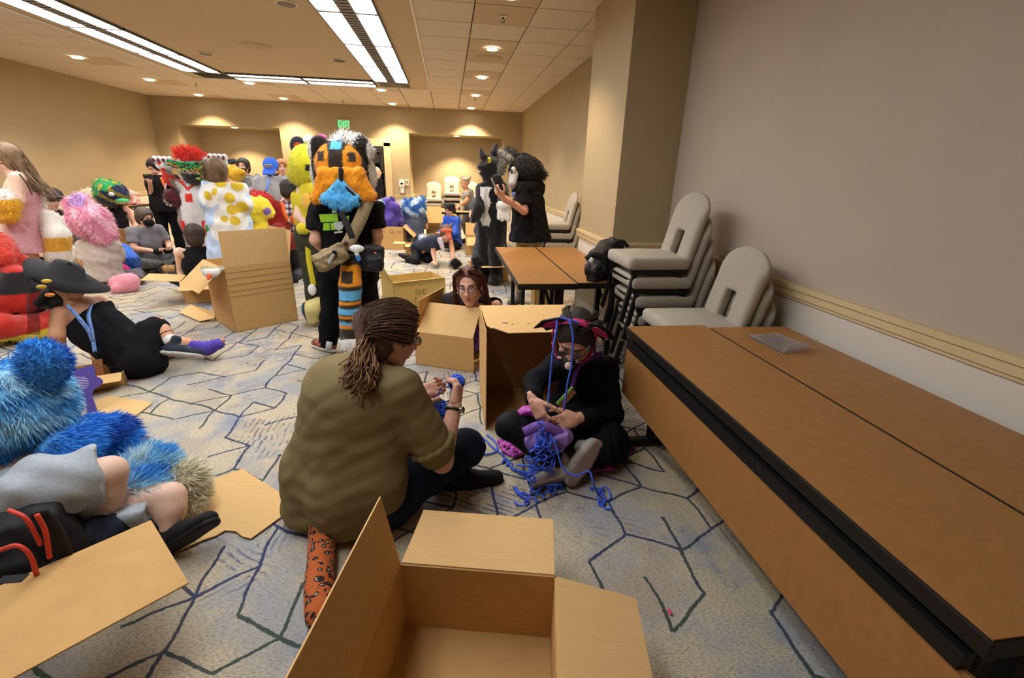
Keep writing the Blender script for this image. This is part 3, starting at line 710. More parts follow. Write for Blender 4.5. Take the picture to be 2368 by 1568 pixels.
stack(.62, 13.5, 4, math.pi, .135, .02, 'in the alcove, right behind the person with headpiece', 'chairs stacked in the alcove')
# ------------------------------------------------------------------ cardboard
card = mat('brown_cardboard', '#c69c62', .85, .06, 14, .12, 120, stretch=(1, 1, 6), spec=.2)
card_l = mat('cardboard_inner', '#d6ae74', .85, .05, 14, .1, 160, stretch=(1, 6, 1), spec=.2)
card_y = mat('yellowish_cardboard', '#c8ab68', .85, .06, 14, .12, 120, spec=.2)
creasem = mat('cardboard_crease', '#8f6a3a', .9, .1, 40)
def cbox(label, c0, d, w_, dp, h, flaps={}, walls='flbr', z0=0., m=None, bottom=True, th=.005, creases=(), tilt=None, wob=0):
    """cardboard carton: c0 = front-left ground corner, d = direction of the front edge; flaps: side -> (angle above outward horizontal, length)"""
    m = m or card; d = nrm(V3(d[0], d[1], 0)); b = V3(-d[1], d[0], 0); c0 = V3(c0[0], c0[1], z0); u = V3(0, 0, 1)
    if tilt is not None: d, b, u = tilt@d, tilt@b, tilt@u
    t = thing('cardboard_box', label, 'box', c0+d*w_/2+b*dp/2, 'cardboard boxes around the room')
    C = [c0, c0+d*w_, c0+d*w_+b*dp, c0+b*dp]; side = {'f': (0, 1, -b), 'r': (1, 2, d), 'b': (2, 3, b), 'l': (3, 0, -d)}
    if bottom: MB().slab([p+u*.006 for p in C], th).build('bottom_panel', m, t)
    for k, (i, j, o) in side.items():
        if k in walls:
            MB().slab([C[i]+u*.001, C[j]+u*.001, C[j]+u*h, C[i]+u*h], th).build('side_panel', m, t)
        if k in flaps:
            for spec in (flaps[k] if isinstance(flaps[k], list) else [flaps[k]]):
                a, L = math.radians(spec[0]), spec[1]; dr_ = o*math.cos(a)+u*math.sin(a); e = .006
                s0, s1 = (spec[2] if len(spec) > 2 else (0, 0)); A, B = C[i]+u*(h+.001), C[j]+u*(h+.001); ed = nrm(B-A)
                MB().slab([A+ed*e, B-ed*e, B-ed*(e+s1)+dr_*L, A+ed*(e+s0)+dr_*L], th).build('flap', card_l if m is card else m, t)
    for cr in creases:
        k, zz = cr; i, j, o = side[k]; MB().bar(C[i]+u*zz+o*.0008, C[j]+u*zz+o*.0008, .003, .003, u).build('crease', creasem, t)
    return t
GA = G(935, 1445); GB = G(1275, 1475); dA = nrm(GB-GA); bA = V3(-dA[1], dA[0], 0)
cbox('large open cardboard box in the foreground, its four flaps spread', GA-bA*.56, dA, .52, .56, .28, {'b': (-5, .285), 'l': (80, .275), 'r': (-14, .27), 'f': (-60, .27)})
# flap of a box at the lower left edge of the picture
P2 = G(437, 1350, .30); P1 = G(350, 1205, .30); e1 = nrm(P1-P2); wB = np.linalg.norm(P1-P2); e2 = nrm(V3(e1[1], -e1[0], 0)*-1)
if (G(110, 1568, .3)-P2)@e2 < 0: e2 = -e2
t = cbox('cardboard box at the lower left, one wide flap reaching over the carpet', P2+e2*.62-V3(0, 0, .30), e1, wB, .5, .30, {}, 'flbr')
MB().slab([P2, P2+e2*.62, P1+e2*.62, P1], .005).build('flap', card, t)
C0 = G(545, 770); C1 = G(690, 740)
tC = cbox('tall open cardboard box beside the standing person in the tiger head', C0, C1-C0, .607, .58, .63, {'f': (88, .33), 'l': (-42, .31), 'r': (80, .3)}, creases=[('f', z) for z in (.58, .52, .46, .40, .35)])
q = G(470, 742); MB().slab([G(415, 723, .02), G(440, 705, .05), G(500, 722, .09), G(497, 736, .03), G(462, 744, .01)], .005).build('torn_flap', card_l, tC)
E0 = G(912, 715); E1 = G(1042, 697)
tE = cbox('yellowish cardboard box lying open behind the long-haired person in a box', E0, E1-E0, .66, .40, .31, {'l': (62, .24), 'b': (-20, .24), 'f': (-2, .02)}, m=card_y)
F0 = G(962, 843); F1 = G(1096, 862)
cbox('open cardboard box in front of the long-haired person with pom ears', F0, F1-F0, .51, .5, .29, {'f': (134, .28), 'l': (100, .27)}, 'flb', creases=[])
G0 = V3(.21, 2.49, 0)
t = thing('cardboard_box', 'tall cardboard box on its side, dark inside, behind the person in black', 'box', (.5, 2.8, 0), 'cardboard boxes around the room')
gh, gw, gd = .645, .60, .57; gx, gy = .2, 2.49
A = lambda x, y, z: V3(gx+x, gy+y, z)
MB().slab([A(0, 0, .002), A(0, gd, .002), A(-.005, gd, gh), A(0, .03, gh), A(0, .0, gh-.06)][::-1], .005).build('side_panel', card, t)
MB().slab([A(gw, 0, .002), A(gw, gd, .002), A(gw, gd, gh), A(gw, 0, gh)], .005).build('side_panel', card, t)
MB().slab([A(0, gd, .002), A(gw, gd, .002), A(gw, gd, gh), A(0, gd, gh)], .005).build('back_panel', card, t)
MB().slab([A(.0, gd, gh), A(.012, .12, gh+.002), A(.035, .075, gh+.0), A(.05, .07, gh+.002), A(.13, -.015, gh-.002), A(gw, -.01, gh), A(gw, gd, gh)][::-1], .005).build('top_panel', card_l, t)
MB().slab([A(0, 0, .006), A(gw, 0, .006), A(gw, gd, .006), A(0, gd, .006)], .005).build('bottom_panel', card, t)
for i, (x, y, c) in enumerate(((1163, 747, '#d060c0'), (1170, 748, '#4f7a3a'), (1184, 750, '#e8c070'), (1195, 748, '#e6d24a'), (1220, 749, '#e8c81e'))):
    o = S(.004); g = G(x, y, gh+.006); o.ell(g, (.009, .007, .006)); o.ell(g+V3(.008, .004, .001), (.006, .005, .005)); o = layer('paper_scrap', o, mat('scrap_%d' % i, c, .6, .1, 40), None, .003)
    tag(o, ['pink', 'green', 'cream', 'pale yellow', 'bright yellow'][i]+' scrap on top of the dark open box', 'scrap', 'scraps on the box')
cbox('bright-flapped cardboard box beyond the yellowish one, under the black cat costume', G(1090, 652), G(1175, 650)-G(1090, 652), .56, .4, .24, {'f': (6, .36)})
cbox('tall cardboard box behind the big one, its lid half open', G(668, 632), (1, .16), .32, .42, .48, {'b': (74, .3), 'r': (-50, .28)})
tI = cbox('cardboard box with printed marks holding the purple costumed figure', G(880, 577), (1, -.05), .47, .5, .46, {'r': (-45, .3)})
cbox('small cardboard box with a raised flap behind the crawling person', G(938, 592), (1, 0.02), .26, .3, .22, {'l': (2, .22), 'f': (-6, .2)})
cbox('open cardboard box beside the blue-and-white furry head', G(987, 562), (1, .05), .52, .45, .37, {'b': (68, .42), 'f': (18, .34), 'r': (40, .3)})
cbox('cardboard box in the crowd behind the grey-shirted seated person', G(263, 605), (1, -.1), .55, .45, .40, {'f': (34, .28)}, m=card)
cbox('low cardboard box with a drooping flap by the tank-top person', (-3.05, 5.55), (.95, .3), .5, .4, .26, {'l': (6, .36), 'f': (-20, .2), 'r': (35, .2)})
cbox('cardboard box under the tables behind the khaki trouser legs', G(1236, 705), (1, 0), .3, .3, .28, {'l': (30, .2)})
cbox('cardboard box behind the legs of the black cat costume', G(1078, 590), (1, 0), .5, .4, .34, {'f': (-30, .25), 'b': (70, .25)})
cbox('small cardboard piece folded open beside the camera-bag person', G(697, 628), (.3, 1), .35, .2, .2, {'f': (10, .25)})
# printed marks on two cartons
pm = mat('carton_print', '#5f4526', .8, .1, 60)
def printmarks(t, o, a, u_, rows, cols, sz, seed):
    """rows of small dark print marks just proud of a carton face"""
    r = np.random.default_rng(seed); b_ = MB(); a = nrm(a); u_ = nrm(u_)
    for i in range(rows):
        for j in range(cols):
            p = o+a*(j*sz*2.2)+u_*(i*sz*1.7); w_ = sz*r.uniform(.6, 1.5); b_.slab([p, p+a*w_, p+a*w_+u_*sz*.7, p+u_*sz*.7], .001)
    b_.build('printed_marks', pm, t, kind='stuff')
dE = nrm(E1-E0); nE = V3(dE[1], -dE[0], 0); printmarks(tE, E0+dE*.27+nE*.002+V3(0, 0, .14), dE, V3(0, 0, 1), 3, 5, .014, 1); printmarks(tE, E0+dE*.26+nE*.002+V3(0, 0, .05), dE, V3(0, 0, 1), 3, 1, .014, 3)
I0 = G(880, 577)+V3(.05, -.008, .33); printmarks(tI, I0, V3(1, -.05, 0), V3(0, 0, 1), 2, 2, .022, 2); printmarks(tI, I0+V3(.16, -.008, 0), V3(1, -.05, 0), V3(0, 0, 1), 2, 2, .022, 5); printmarks(tI, I0+V3(.31, -.015, 0), V3(1, -.05, 0), V3(0, 0, 1), 2, 2, .022, 6)
# flat cardboard lying on the carpet
def sheet(label, pts, z=.006, th=.005):
    o = MB().slab([G(x, y, z)+V3(0, 0, dz) for x, y, dz in pts][::-1], th)
    P = o.v; 
    r = mk('cardboard_sheet', o.v, o.f, card_l); tag(r, label, 'cardboard'); return r
sheet('flat cardboard sheet with a torn edge beside the olive-shirted person', [(430, 1130, 0), (560, 1084, 0), (690, 1166, 0), (580, 1245, 0), (560, 1240, 0), (545, 1228, 0), (520, 1226, 0), (500, 1238, 0), (470, 1248, 0), (400, 1278, 0), (345, 1290, 0)], .012, .006)
sheet('flat cardboard sheet on the carpet below the purple paddle', [(110, 960, 0), (255, 915, 0), (353, 931, 0), (262, 1000, 0), (150, 1010, 0), (90, 1000, 0)], .01)
sheet('flat cardboard sheet partly under the blue fur sleeve', [(200, 1030, 0), (300, 1001, 0), (346, 1004, 0), (300, 1045, 0), (230, 1080, 0)], .018)
t = cbox('low cardboard tray behind the purple paddle', G(95, 925), (.9, .45), .45, .3, .1, {'f': (-10, .12)})
# ------------------------------------------------------------------ people toolkit
SKIN = {'light': '#d9a387', 'pale': '#e6bda4', 'tan': '#c4875f', 'mid': '#cf9671'}
def skinm(k): return mat('skin_'+k, SKIN[k], .55, .06, 40, .05, 300, spec=.35)
def axes(f, u):
    f = nrm(f); r = nrm(np.cross(f, u)); u = np.cross(r, f); return r, f, u      # right, forward, up
def head_mesh(c, f, u, sc=1., res=.006, ears=True):
    r, f, u = axes(f, u); R = np.array([r, f, u]); P = lambda a, b, d: np.asarray(c)+sc*(r*a+f*b+u*d); q = S(.018*sc)
    q.ell(P(0, -.012, .032), (.077*sc, .098*sc, .088*sc), R); q.ell(P(0, .03, -.03), (.060*sc, .068*sc, .082*sc), R)
    q.ell(P(0, .058, -.098), (.026*sc, .026*sc, .022*sc), R); q.cap(P(-.045, .0, -.06), P(0, .055, -.095), .026*sc, .022*sc); q.cap(P(.045, .0, -.06), P(0, .055, -.095), .026*sc, .022*sc)
    q.cap(P(-.03, .082, .028), P(.03, .082, .028), .012*sc, k=.015*sc)
    for s in (-1, 1): q.ell(P(s*.031, .1, .010), (.019*sc, .016*sc, .012*sc), R, k=.012*sc, neg=True); q.ell(P(s*.036, .072, -.025), (.022*sc, .018*sc, .02*sc), R)
    q.cap(P(0, .092, .018), P(0, .113, -.024), .008*sc, .0125*sc, k=.008*sc); 
    for s in (-1, 1): q.ell(P(s*.012, .1, -.027), (.009*sc, .009*sc, .007*sc), R, k=.006*sc)
    q.ell(P(0, .09, -.054), (.022*sc, .012*sc, .007*sc), R, k=.006*sc); q.ell(P(0, .088, -.066), (.02*sc, .012*sc, .008*sc), R, k=.006*sc)
    q.cap(P(-.02, .103, -.0595), P(.02, .103, -.0595), .0022*sc, k=.004, neg=True)
    if ears:
        for s in (-1, 1): q.ell(P(s*.079, -.008, -.004), (.011*sc, .021*sc, .033*sc), R, k=.008*sc); q.ell(P(s*.09, -.004, -.0), (.006*sc, .011*sc, .02*sc), R, k=.005*sc, neg=True)
    return q.mesh(res)
def face_parts(parent, c, f, u, sc=1., brow='#4a3326', iris='#4a5a66', mouth='#b06a5c', brows=True):
    r, f, u = axes(f, u); P = lambda a, b, d: np.asarray(c)+sc*(r*a+f*b+u*d); R = np.array([r, f, u]).T
    for s in (-1, 1):
        e = MB().ball(P(s*.031, .0775, .010), .0126*sc, 12, 9).build('eye', mat('eye_white', '#e9e4dc', .25, .02, 20), parent, True)
        MB().ball(P(s*.031, .0868, .009), (.0066*sc, .0045*sc, .0066*sc), 10, 7, R).build('iris', mat('iris_'+iris, iris, .2, .1, 80), e, True)
        if brows:
            MB().tube([P(s*.012, .097, .034), P(s*.03, .095, .040), P(s*.05, .084, .034)], [.003*sc, .0042*sc, .002*sc], 6).build('eyebrow', mat('brow_'+brow, brow, .9, .1, 80), parent, True)
        MB().tube([P(s*.017, .0905, .0155), P(s*.031, .0945, .0195), P(s*.046, .085, .0145)], .0016*sc, 5).build('eyelash', mat('brow_'+brow, brow, .9, .1, 80), parent, True)
    m_ = S(.004); m_.ell(P(0, .0965, -.0545), (.021*sc, .007*sc, .0048*sc), R.T); m_.ell(P(0, .094, -.0655), (.018*sc, .008*sc, .0058*sc), R.T); layer('lips', m_, mat('lips_'+mouth, mouth, .45, .05, 60), parent, .0025*sc)
def hand_mesh(w_, d, n, side, curl=30, thumb=(.35, .5), res=.0045, sc=1., spread=.06, curls=None):
    """w_: wrist, d: direction of the fingers, n: direction the palm faces, side: +1 if the thumb is towards d x n"""
    d = nrm(d); n = nrm(np.asarray(n, float)-d*(np.asarray(n, float)@d)); t = np.cross(d, n)*side; q = S(.007*sc); w_ = np.asarray(w_, float); B = lambda a, b, c_: w_+sc*(d*a+t*b+n*c_)
    q.cap(B(-.03, 0, 0), B(.02, 0, 0), .026*sc, .027*sc, flat=(n, 1.25), k=.014*sc)
    for k, b in enumerate((.028, .009, -.010, -.027)): q.cap(B(.015, b*.75, 0), B(.083-.004*abs(k-1), b, 0), .0155*sc, .0125*sc, k=.014*sc)
    q.ell(B(.035, .028, .008), (.03*sc, .018*sc, .016*sc), np.array([d, t, n]), k=.014*sc)
    for k, (b, L) in enumerate(((.028, .074), (.009, .082), (-.010, .076), (-.027, .060))):
        p = B(.083-.004*abs(k-1), b, 0); dd = nrm(d+t*spread*(1.5-k)); cu = curls[k] if curls else curl+4*k; rad = (.0092, .0094, .0090, .0080)[k]
        for j, fr in enumerate((.45, .30, .25)):
            ax = np.cross(dd, n); ax = nrm(ax) if np.linalg.norm(ax) > 1e-4 else t; dd = rotm(ax, cu*(1 if j else .8))@dd; e = p+dd*L*fr*sc; q.cap(p, e, rad*sc*(1-.08*j), rad*sc*(.92-.08*j), k=.004*sc); p = e
    p = B(.022, .032, .004); dd = nrm(d*(1-thumb[0])+t*.8+n*thumb[1]*.6)
    for j, L in enumerate((.042, .034, .027)):
        e = p+dd*L*sc; q.cap(p, e, (.0128, .0108, .0098)[j]*sc, (.0108, .0098, .0082)[j]*sc, k=.006*sc); p = e; dd = nrm(dd+d*.35-t*.25+n*thumb[1]*.3)
    return q.mesh(res)
def shoe(parent, ank, toe, up, m, sole, L=.275, wd=.048, res=.009, name='shoe', high=.06, lace=None):
    """shoe with upper and sole; ank: ankle joint, toe: toe direction, up: from the sole to the ankle"""
    toe = nrm(toe); up = nrm(np.asarray(up, float)-toe*(np.asarray(up, float)@toe)); s_ = np.cross(toe, up); a = np.asarray(ank, float); B = lambda x, y, z: a+toe*x+s_*y+up*z
    h0 = -.075; q = S(.02)
    q.cap(B(-.045, 0, h0+.042), B(.06, 0, h0+.045), wd*.8, wd*.98, flat=(up, 1.0)); q.cap(B(.06, 0, h0+.04), B(L-.105, 0, h0+.034), wd*1.0, wd*.86, flat=(up, 1.25)); q.cap(B(-.02, 0, h0+.05), B(-.008, 0, high*.6), wd*.85, wd*.82)
    q.cut(B(0, 0, h0+.018), -up); q.cut(B(0, 0, high), up)
    o = layer(name, q, m, parent, res)
    q = S(.012); q.cap(B(-.047, 0, h0+.012), B(.05, 0, h0+.012), wd*.82, wd*.94, flat=(up, 1.)); q.cap(B(.05, 0, h0+.012), B(L-.105, 0, h0+.012), wd*1.04, wd*.9); q.cut(B(0, 0, h0+.024), up); q.cut(B(0, 0, h0), -up)
    layer('sole', q, sole, o, res)
    if lace is not None:
        b_ = MB()
        for k in range(4): b_.tube([B(.05+.022*k, -.026, h0+.082-.006*k), B(.06+.022*k, 0, h0+.094-.008*k), B(.05+.022*k, .026, h0+.082-.006*k)], .003, 5)
        b_.build('laces', lace, o, True, kind='stuff')
    return o
def endcut(q, p, d, r=.11):
    """flat end: removes what lies beyond p along d"""
    d = nrm(d); a = np.cross(d, (0.31, .2, .93)); a = nrm(a); q.box(np.asarray(p)+d*r, (r, r, r), np.array([d, a, np.cross(d, a)]), rd=.004, k=.006, neg=True)
def lerp(a, b, t): return np.asarray(a)*(1-t)+np.asarray(b)*t
def person(label, J, skin='light', top=None, bottom=None, shoes=None, hands=True, face=False, hair=None, g=1., sc=1., res=.014, hres=None, name='person', handspec={}, head=True, sleeve_r=1., armr=1., legr=1., hpart='body', feet=None, neckr=.05):
    """body as one continuous surface with hands and head, clothing as children; J: dict of joints"""
    base = np.mean([J[k] for k in ('pelvis',)], 0); t = thing(name, label, 'person', (base[0], base[1], 0))
    rt = nrm(J['Rs']-J['Ls']); upv = nrm(J['chest']-J['pelvis']); fw = nrm(np.cross(upv, rt)); J['fw'] = fw; J['rt'] = rt
    prt = nrm(J['Rh']-J['Lh']) if 'Rh' in J else rt
    for s_, k in ((-1, 'Lh'), (1, 'Rh')):
        if k not in J: J[k] = J['pelvis']+prt*.09*s_*g-upv*.03
    mid = (J['Ls']+J['Rs'])/2
    def torso(q, e):
        w1 = lerp(J['pelvis'], J['chest'], .5)
        q.chain([J['pelvis'], w1, J['chest']], [(.165*g+e), (.152*g+e), (.165*g+e)], flat=(fw, 1.38))
        q.cap(J['chest'], mid-upv*.03, .165*g+e, .125*g+e, flat=(fw, 1.35))
        q.cap(J['Ls']-upv*.02, J['Rs']-upv*.02, .062+e, .062+e)
    # body
    q = S(.02); kl = .8 if bottom and bottom.get('len', 1.93) > 1 else 1.; ka = .85 if top and top.get('sleeve', .8) > 1 else 1.
    for a in 'LR':
        if a+'e' in J: q.chain([J[a+'s'], J[a+'e'], J[a+'w']], [.05*armr*ka, .041*armr*ka, .028*armr])
        if a+'k' in J:
            q.chain([J[a+'h'], J[a+'k']], [.085*legr*kl, .056*legr*kl])
            if a+'a' in J: q.chain([J[a+'k'], lerp(J[a+'k'], J[a+'a'], .35), J[a+'a']], [.054*legr*kl, .055*legr*kl, .036*kl])
    torso(q, -.012); q.cap(J['neck']-upv*.03, J['head']-nrm(J.get('hu', upv))*.05*sc, neckr*1.05, neckr); q.cut((0, 0, .006), (0, 0, -1))
    far = res > .0125; parts = [q.mesh(res*1.3 if far else res)]; hres = hres or (max(.0065, res*.48) if far else .0045)
    if head: parts.append(head_mesh(J['head'], J['hf'], J['hu'], sc, max(.006, res*.6)))
    if hands:
        for a, sg in (('L', 1), ('R', -1)):
            if a+'w' not in J or handspec.get(a) is False: continue
            hs = dict(handspec.get(a, {})); d = hs.pop('d', None); d = nrm(J[a+'w']-J[a+'e']) if d is None else d
            n = hs.pop('n', None); n = nrm(np.cross(d, fw)*sg) if n is None else n
            parts.append(hand_mesh(J[a+'w'], d, n, hs.pop('side', sg), res=hres, **hs))
    b = joined('body', parts, skinm(skin), t)
    if face: face_parts(b, J['head'], J['hf'], J['hu'], sc, **(face if isinstance(face, dict) else {}))
    # top
    if top:
        q = S(.028); sl = top.get('sleeve', .8); e = top.get('e', .012); er = top.get('er', .018)*sleeve_r
        if sl:
            for a in 'LR':
                if a+'e' not in J: continue
                if sl <= 1:
                    p = lerp(J[a+'s'], J[a+'e'], sl); q.cap(J[a+'s'], p+nrm(J[a+'e']-J[a+'s'])*.03, .052*armr+er, .052*armr+er); endcut(q, p, J[a+'e']-J[a+'s'])
                else:
                    p = lerp(J[a+'e'], J[a+'w'], sl-1); q.chain([J[a+'s'], J[a+'e'], p+nrm(J[a+'w']-J[a+'e'])*.02], [.052*armr+er, .044*armr+er, .034*armr+er*.8]); endcut(q, p, J[a+'w']-J[a+'e'], .06)
        torso(q, e)
        if top.get('hem'):
            hd = top.get('hemdir', -upv); q.cap(J['pelvis'], J['pelvis']+nrm(hd)*top['hem'], .17*g+e, .175*g+e+top.get('flare', 0), flat=(fw, 1.3))
        if top.get('extra'): top['extra'](q)
        nk = J['neck']+nrm(J['head']-J['neck'])*top.get('collar', .0); q.cut(nk, nrm(J['head']-J['neck']+upv*.6)); 
        if top.get('cutz') is not None: q.cut((0, 0, top['cutz']), (0, 0, -1))
        if top.get('hemcut', True) and not top.get('hem'): q.cut(J['pelvis']-upv*.10, -upv)
        if top.get('hem'): q.cut(J['pelvis']+nrm(top.get('hemdir', -upv))*top['hem'], nrm(top.get('hemdir', -upv)))
        if top.get('tank'):
            for a in 'LR': q.ell(J[a+'s']+upv*.0, (.075, .075, .11), neg=True, k=.02)
        layer(top.get('name', 'shirt'), q, top['m'], t, res*top.get('rs', .9), wrinkle(top.get('wr', .006), top.get('lam', .1), top.get('seed', 1), top.get('axis')), top.get('col'))
    if bottom:
        q = S(.03); e = bottom.get('e', .014); ln = bottom.get('len', 1.93)
        q.cap(J['Lh'], J['Rh'], .1*g+e, .1*g+e); q.cap(J['pelvis'], lerp(J['pelvis'], J['chest'], .25), .16*g+e, .155*g+e, flat=(fw, 1.35))
        endcut(q, lerp(J['pelvis'], J['chest'], bottom.get('waist', .3)), upv, .25)
        for a in 'LR':
            if a+'k' not in J: continue
            if ln <= 1 or a+'a' not in J:
                l_ = min(ln, 1.); p = lerp(J[a+'h'], J[a+'k'], l_); q.cap(J[a+'h'], p+nrm(J[a+'k']-J[a+'h'])*.03, .088*legr+e, (.06 if l_ > .8 else .07)*legr+e+bottom.get('flare', .01)); 
                if ln < 1: endcut(q, p, J[a+'k']-J[a+'h'], .15)
            else:
                p = lerp(J[a+'k'], J[a+'a'], ln-1); q.chain([J[a+'h'], J[a+'k'], lerp(J[a+'k'], p, .5), p], [.088*legr+e, .06*legr+e, .056*legr+e, .046*legr+e+bottom.get('flare', 0)])
        if ln > 1:
            for a in 'LR':
                if a+'a' in J and a+'k' in J: endcut(q, lerp(J[a+'k'], J[a+'a'], ln-1), J[a+'a']-J[a+'k'], .06)
        if bottom.get('extra'): bottom['extra'](q)
        q.cut((0, 0, .004), (0, 0, -1))
        layer(bottom.get('name', 'trousers'), q, bottom['m'], t, res*(1.2 if far else .95), wrinkle(bottom.get('wr', .006), .12, 5), bottom.get('col'))
    if shoes:
        for a in 'LR':
            if a+'a' not in J: continue
            toe = J.get(a+'t', fw); upd = J.get(a+'u', nrm(J[a+'k']-J[a+'a'])); shoe(t, J[a+'a'], toe, upd, shoes['m'], shoes['sole'], res=max(.008, res*.7), L=shoes.get('L', .275), lace=shoes.get('lace'))
    return t, b
def hair_cap(parent, c, f, u, m, sc=1., res=.009, front=.055, low=-.06, extra=None, name='hair', wr=.004, k=.02, lam=.03):
    """hair following the skull, open over the face"""
    r, f, u = axes(f, u); R = np.array([r, f, u]); P = lambda a, b, d: np.asarray(c)+sc*(r*a+f*b+u*d); q = S(k*sc)
    q.ell(P(0, -.018, .036), (.09*sc, .107*sc, .096*sc), R); q.ell(P(0, -.05, -.03), (.078*sc, .068*sc, .08*sc), R)
    if extra: extra(q, P, R)
    q.ell(P(0, .105, -.035), (.082*sc, .075*sc, front*sc+.055*sc), R, neg=True, k=.012)
    q.cut(P(0, 0, low-.06), -u)
    return layer(name, q, m, parent, res, wrinkle(wr, lam*sc, 11, r))
def glasses(parent, c, f, u, sc=1., m=None):
    r, f, u = axes(f, u); P = lambda a, b, d: np.asarray(c)+sc*(r*a+f*b+u*d); b_ = MB()
    for s in (-1, 1):
        b_.tube([P(s*.032+.024*math.cos(a), .106-.006*abs(math.cos(a)), .008+.017*math.sin(a)) for a in np.linspace(0, 2*math.pi, 17)], .0014*sc, 5); b_.tube([P(s*.056, .1, .012), P(s*.078, .06, .012), P(s*.082, -.005, .008)], .0016*sc, 5)
    b_.tube([P(-.009, .106, .012), P(0, .11, .014), P(.009, .106, .012)], .0014*sc, 5)
    o = b_.build('glasses', m or mat('dark_metal_frame', '#3a3430', .35, .1, 40, metal=.6), parent, True)
    b2 = MB()
    for s in (-1, 1): b2.add([P(s*.032+.0235*math.cos(a), .105, .008+.0165*math.sin(a)) for a in np.linspace(0, 2*math.pi, 16, endpoint=False)], [list(range(16))])
    b2.build('lenses', ac, o)
    return o
def lace_strip(parent, name, pts, w_, m, th=.002, nrmv=None, n=6, seed=0):
    """flat ribbon along a path"""
    P = smoothpath(pts, n); T = np.gradient(P, axis=0); vs = []
    for i in range(len(P)):
        nn = np.asarray(nrmv(P[i]) if callable(nrmv) else (nrmv if nrmv is not None else (0, -1, .2)), float); s_ = nrm(np.cross(T[i], nn))*w_/2; nn = nrm(np.cross(s_, T[i]))*th
        vs += [P[i]-s_, P[i]+s_, P[i]+s_+nn, P[i]-s_+nn]
    fs = [[4*i+a, 4*i+(a+1) % 4, 4*i+4+(a+1) % 4, 4*i+4+a] for i in range(len(P)-1) for a in range(4)]+[[3, 2, 1, 0], [4*len(P)-4, 4*len(P)-3, 4*len(P)-2, 4*len(P)-1]]
    return mk(name, vs, fs, m, parent, True)
def cmap(*specs):
    """colour function from a list of (predicate, colour); later wins"""
    def f(v):
        c = np.zeros((len(v), 3))
        for pr, col in specs: mk_ = np.ones(len(v), bool) if pr is None else pr(v); c[mk_] = lin(col)
        return c
    return f
furm = mat('fur_fibre', 'vc', .9, .06, 80, spec=.15, sheen=.3); furbase = mat('fur_pile', 'vc', .95, .18, 120, .4, 200, spec=.1, sheen=.3); vcloth = mat('printed_cloth', 'vc', .9, .06, 80, .1, 400, spec=.15)

def stand(x, y, h=1.72, ang=0., w_=1.):
    """joints of a standing figure at (x, y), facing the camera for ang = 0 and turning anticlockwise"""
    a = math.radians(ang); f = V3(math.sin(a), -math.cos(a), 0); r = V3(-math.cos(a), -math.sin(a), 0); b = V3(x, y, 0); P = lambda s, d, z: b+r*s+f*d+V3(0, 0, z*h)
    J = dict(pelvis=P(0, 0, .54), chest=P(0, 0, .72), neck=P(0, 0, .855), head=P(0, .02, .935), hf=f, hu=V3(0, 0, 1))
    for k, s in (('R', 1), ('L', -1)):
        J[k+'s'] = P(s*.108*h*w_, 0, .815); J[k+'e'] = P(s*.14*h*w_, -.01, .63); J[k+'w'] = P(s*.145*h*w_, .06, .485); J[k+'h'] = P(s*.052*h, 0, .52); J[k+'k'] = P(s*.058*h, .02, .285); J[k+'a'] = P(s*.06*h, 0, .05)
        J[k+'a'][2] = .078; J[k+'t'] = nrm(f+r*s*.2); J[k+'u'] = V3(0, 0, 1)
    J['f_'] = f; J['r_'] = r; return J
def sit(x, y, ang=0., h=.86, lean=.06, z0=0.):
    """joints of a figure sitting cross-legged on the floor"""
    a = math.radians(ang); f = V3(math.sin(a), -math.cos(a), 0); r = V3(-math.cos(a), -math.sin(a), 0); b = V3(x, y, z0); P = lambda s, d, z: b+r*s+f*d+V3(0, 0, z)
    J = dict(pelvis=P(0, 0, .12), chest=P(0, lean*.6, h*.46), neck=P(0, lean*1.3, h*.74), head=P(0, lean*1.9, h*.875), hf=nrm(f-V3(0, 0, .25)), hu=nrm(f*.15+V3(0, 0, 1)))
    for k, s in (('R', 1), ('L', -1)):
        J[k+'s'] = P(s*.185, lean, h*.67); J[k+'e'] = P(s*.25, .12, h*.40); J[k+'w'] = P(s*.12, .30, h*.36); J[k+'h'] = P(s*.09, .02, .10); J[k+'k'] = P(s*.34, .34, .17); J[k+'a'] = P(-s*.10, .36, .07); J[k+'t'] = nrm(-r*s+f*.3); J[k+'u'] = nrm(V3(0, 0, 1)+f*.4)
    J['f_'] = f; J['r_'] = r; return J
# ------------------------------------------------------------------ olive-shirted person winding yarn
def yarn_mass(name, label, pts, n, r, m, parent=None, spread=.02, seed=1, loops=9, thick=.0034, cat=None):
    """one long cord wandering in loops along a path"""
    rg = np.random.default_rng(seed); P = smoothpath(pts, n); k = len(P); t = np.linspace(0, 1, k); o = np.zeros((k, 3))
    for i in range(6):
        fr = rg.uniform(.5, 1.4)*loops; ph = rg.uniform(0, 6.3, 3); o += np.stack([np.sin(2*math.pi*fr*t+ph[0]), np.sin(2*math.pi*fr*1.13*t+ph[1]), np.sin(2*math.pi*fr*.91*t+ph[2])*.6], 1)*rg.uniform(.3, 1)
    Q = P+o*spread*.45; Q[:, 2] = np.maximum(Q[:, 2], thick+.002)
    return Q
blue_yarn = mat('blue_yarn', '#4a70ee', .85, .18, 260, .5, 500)
f = nrm((.66, .75, 0)); r = V3(f[1], -f[0], 0)
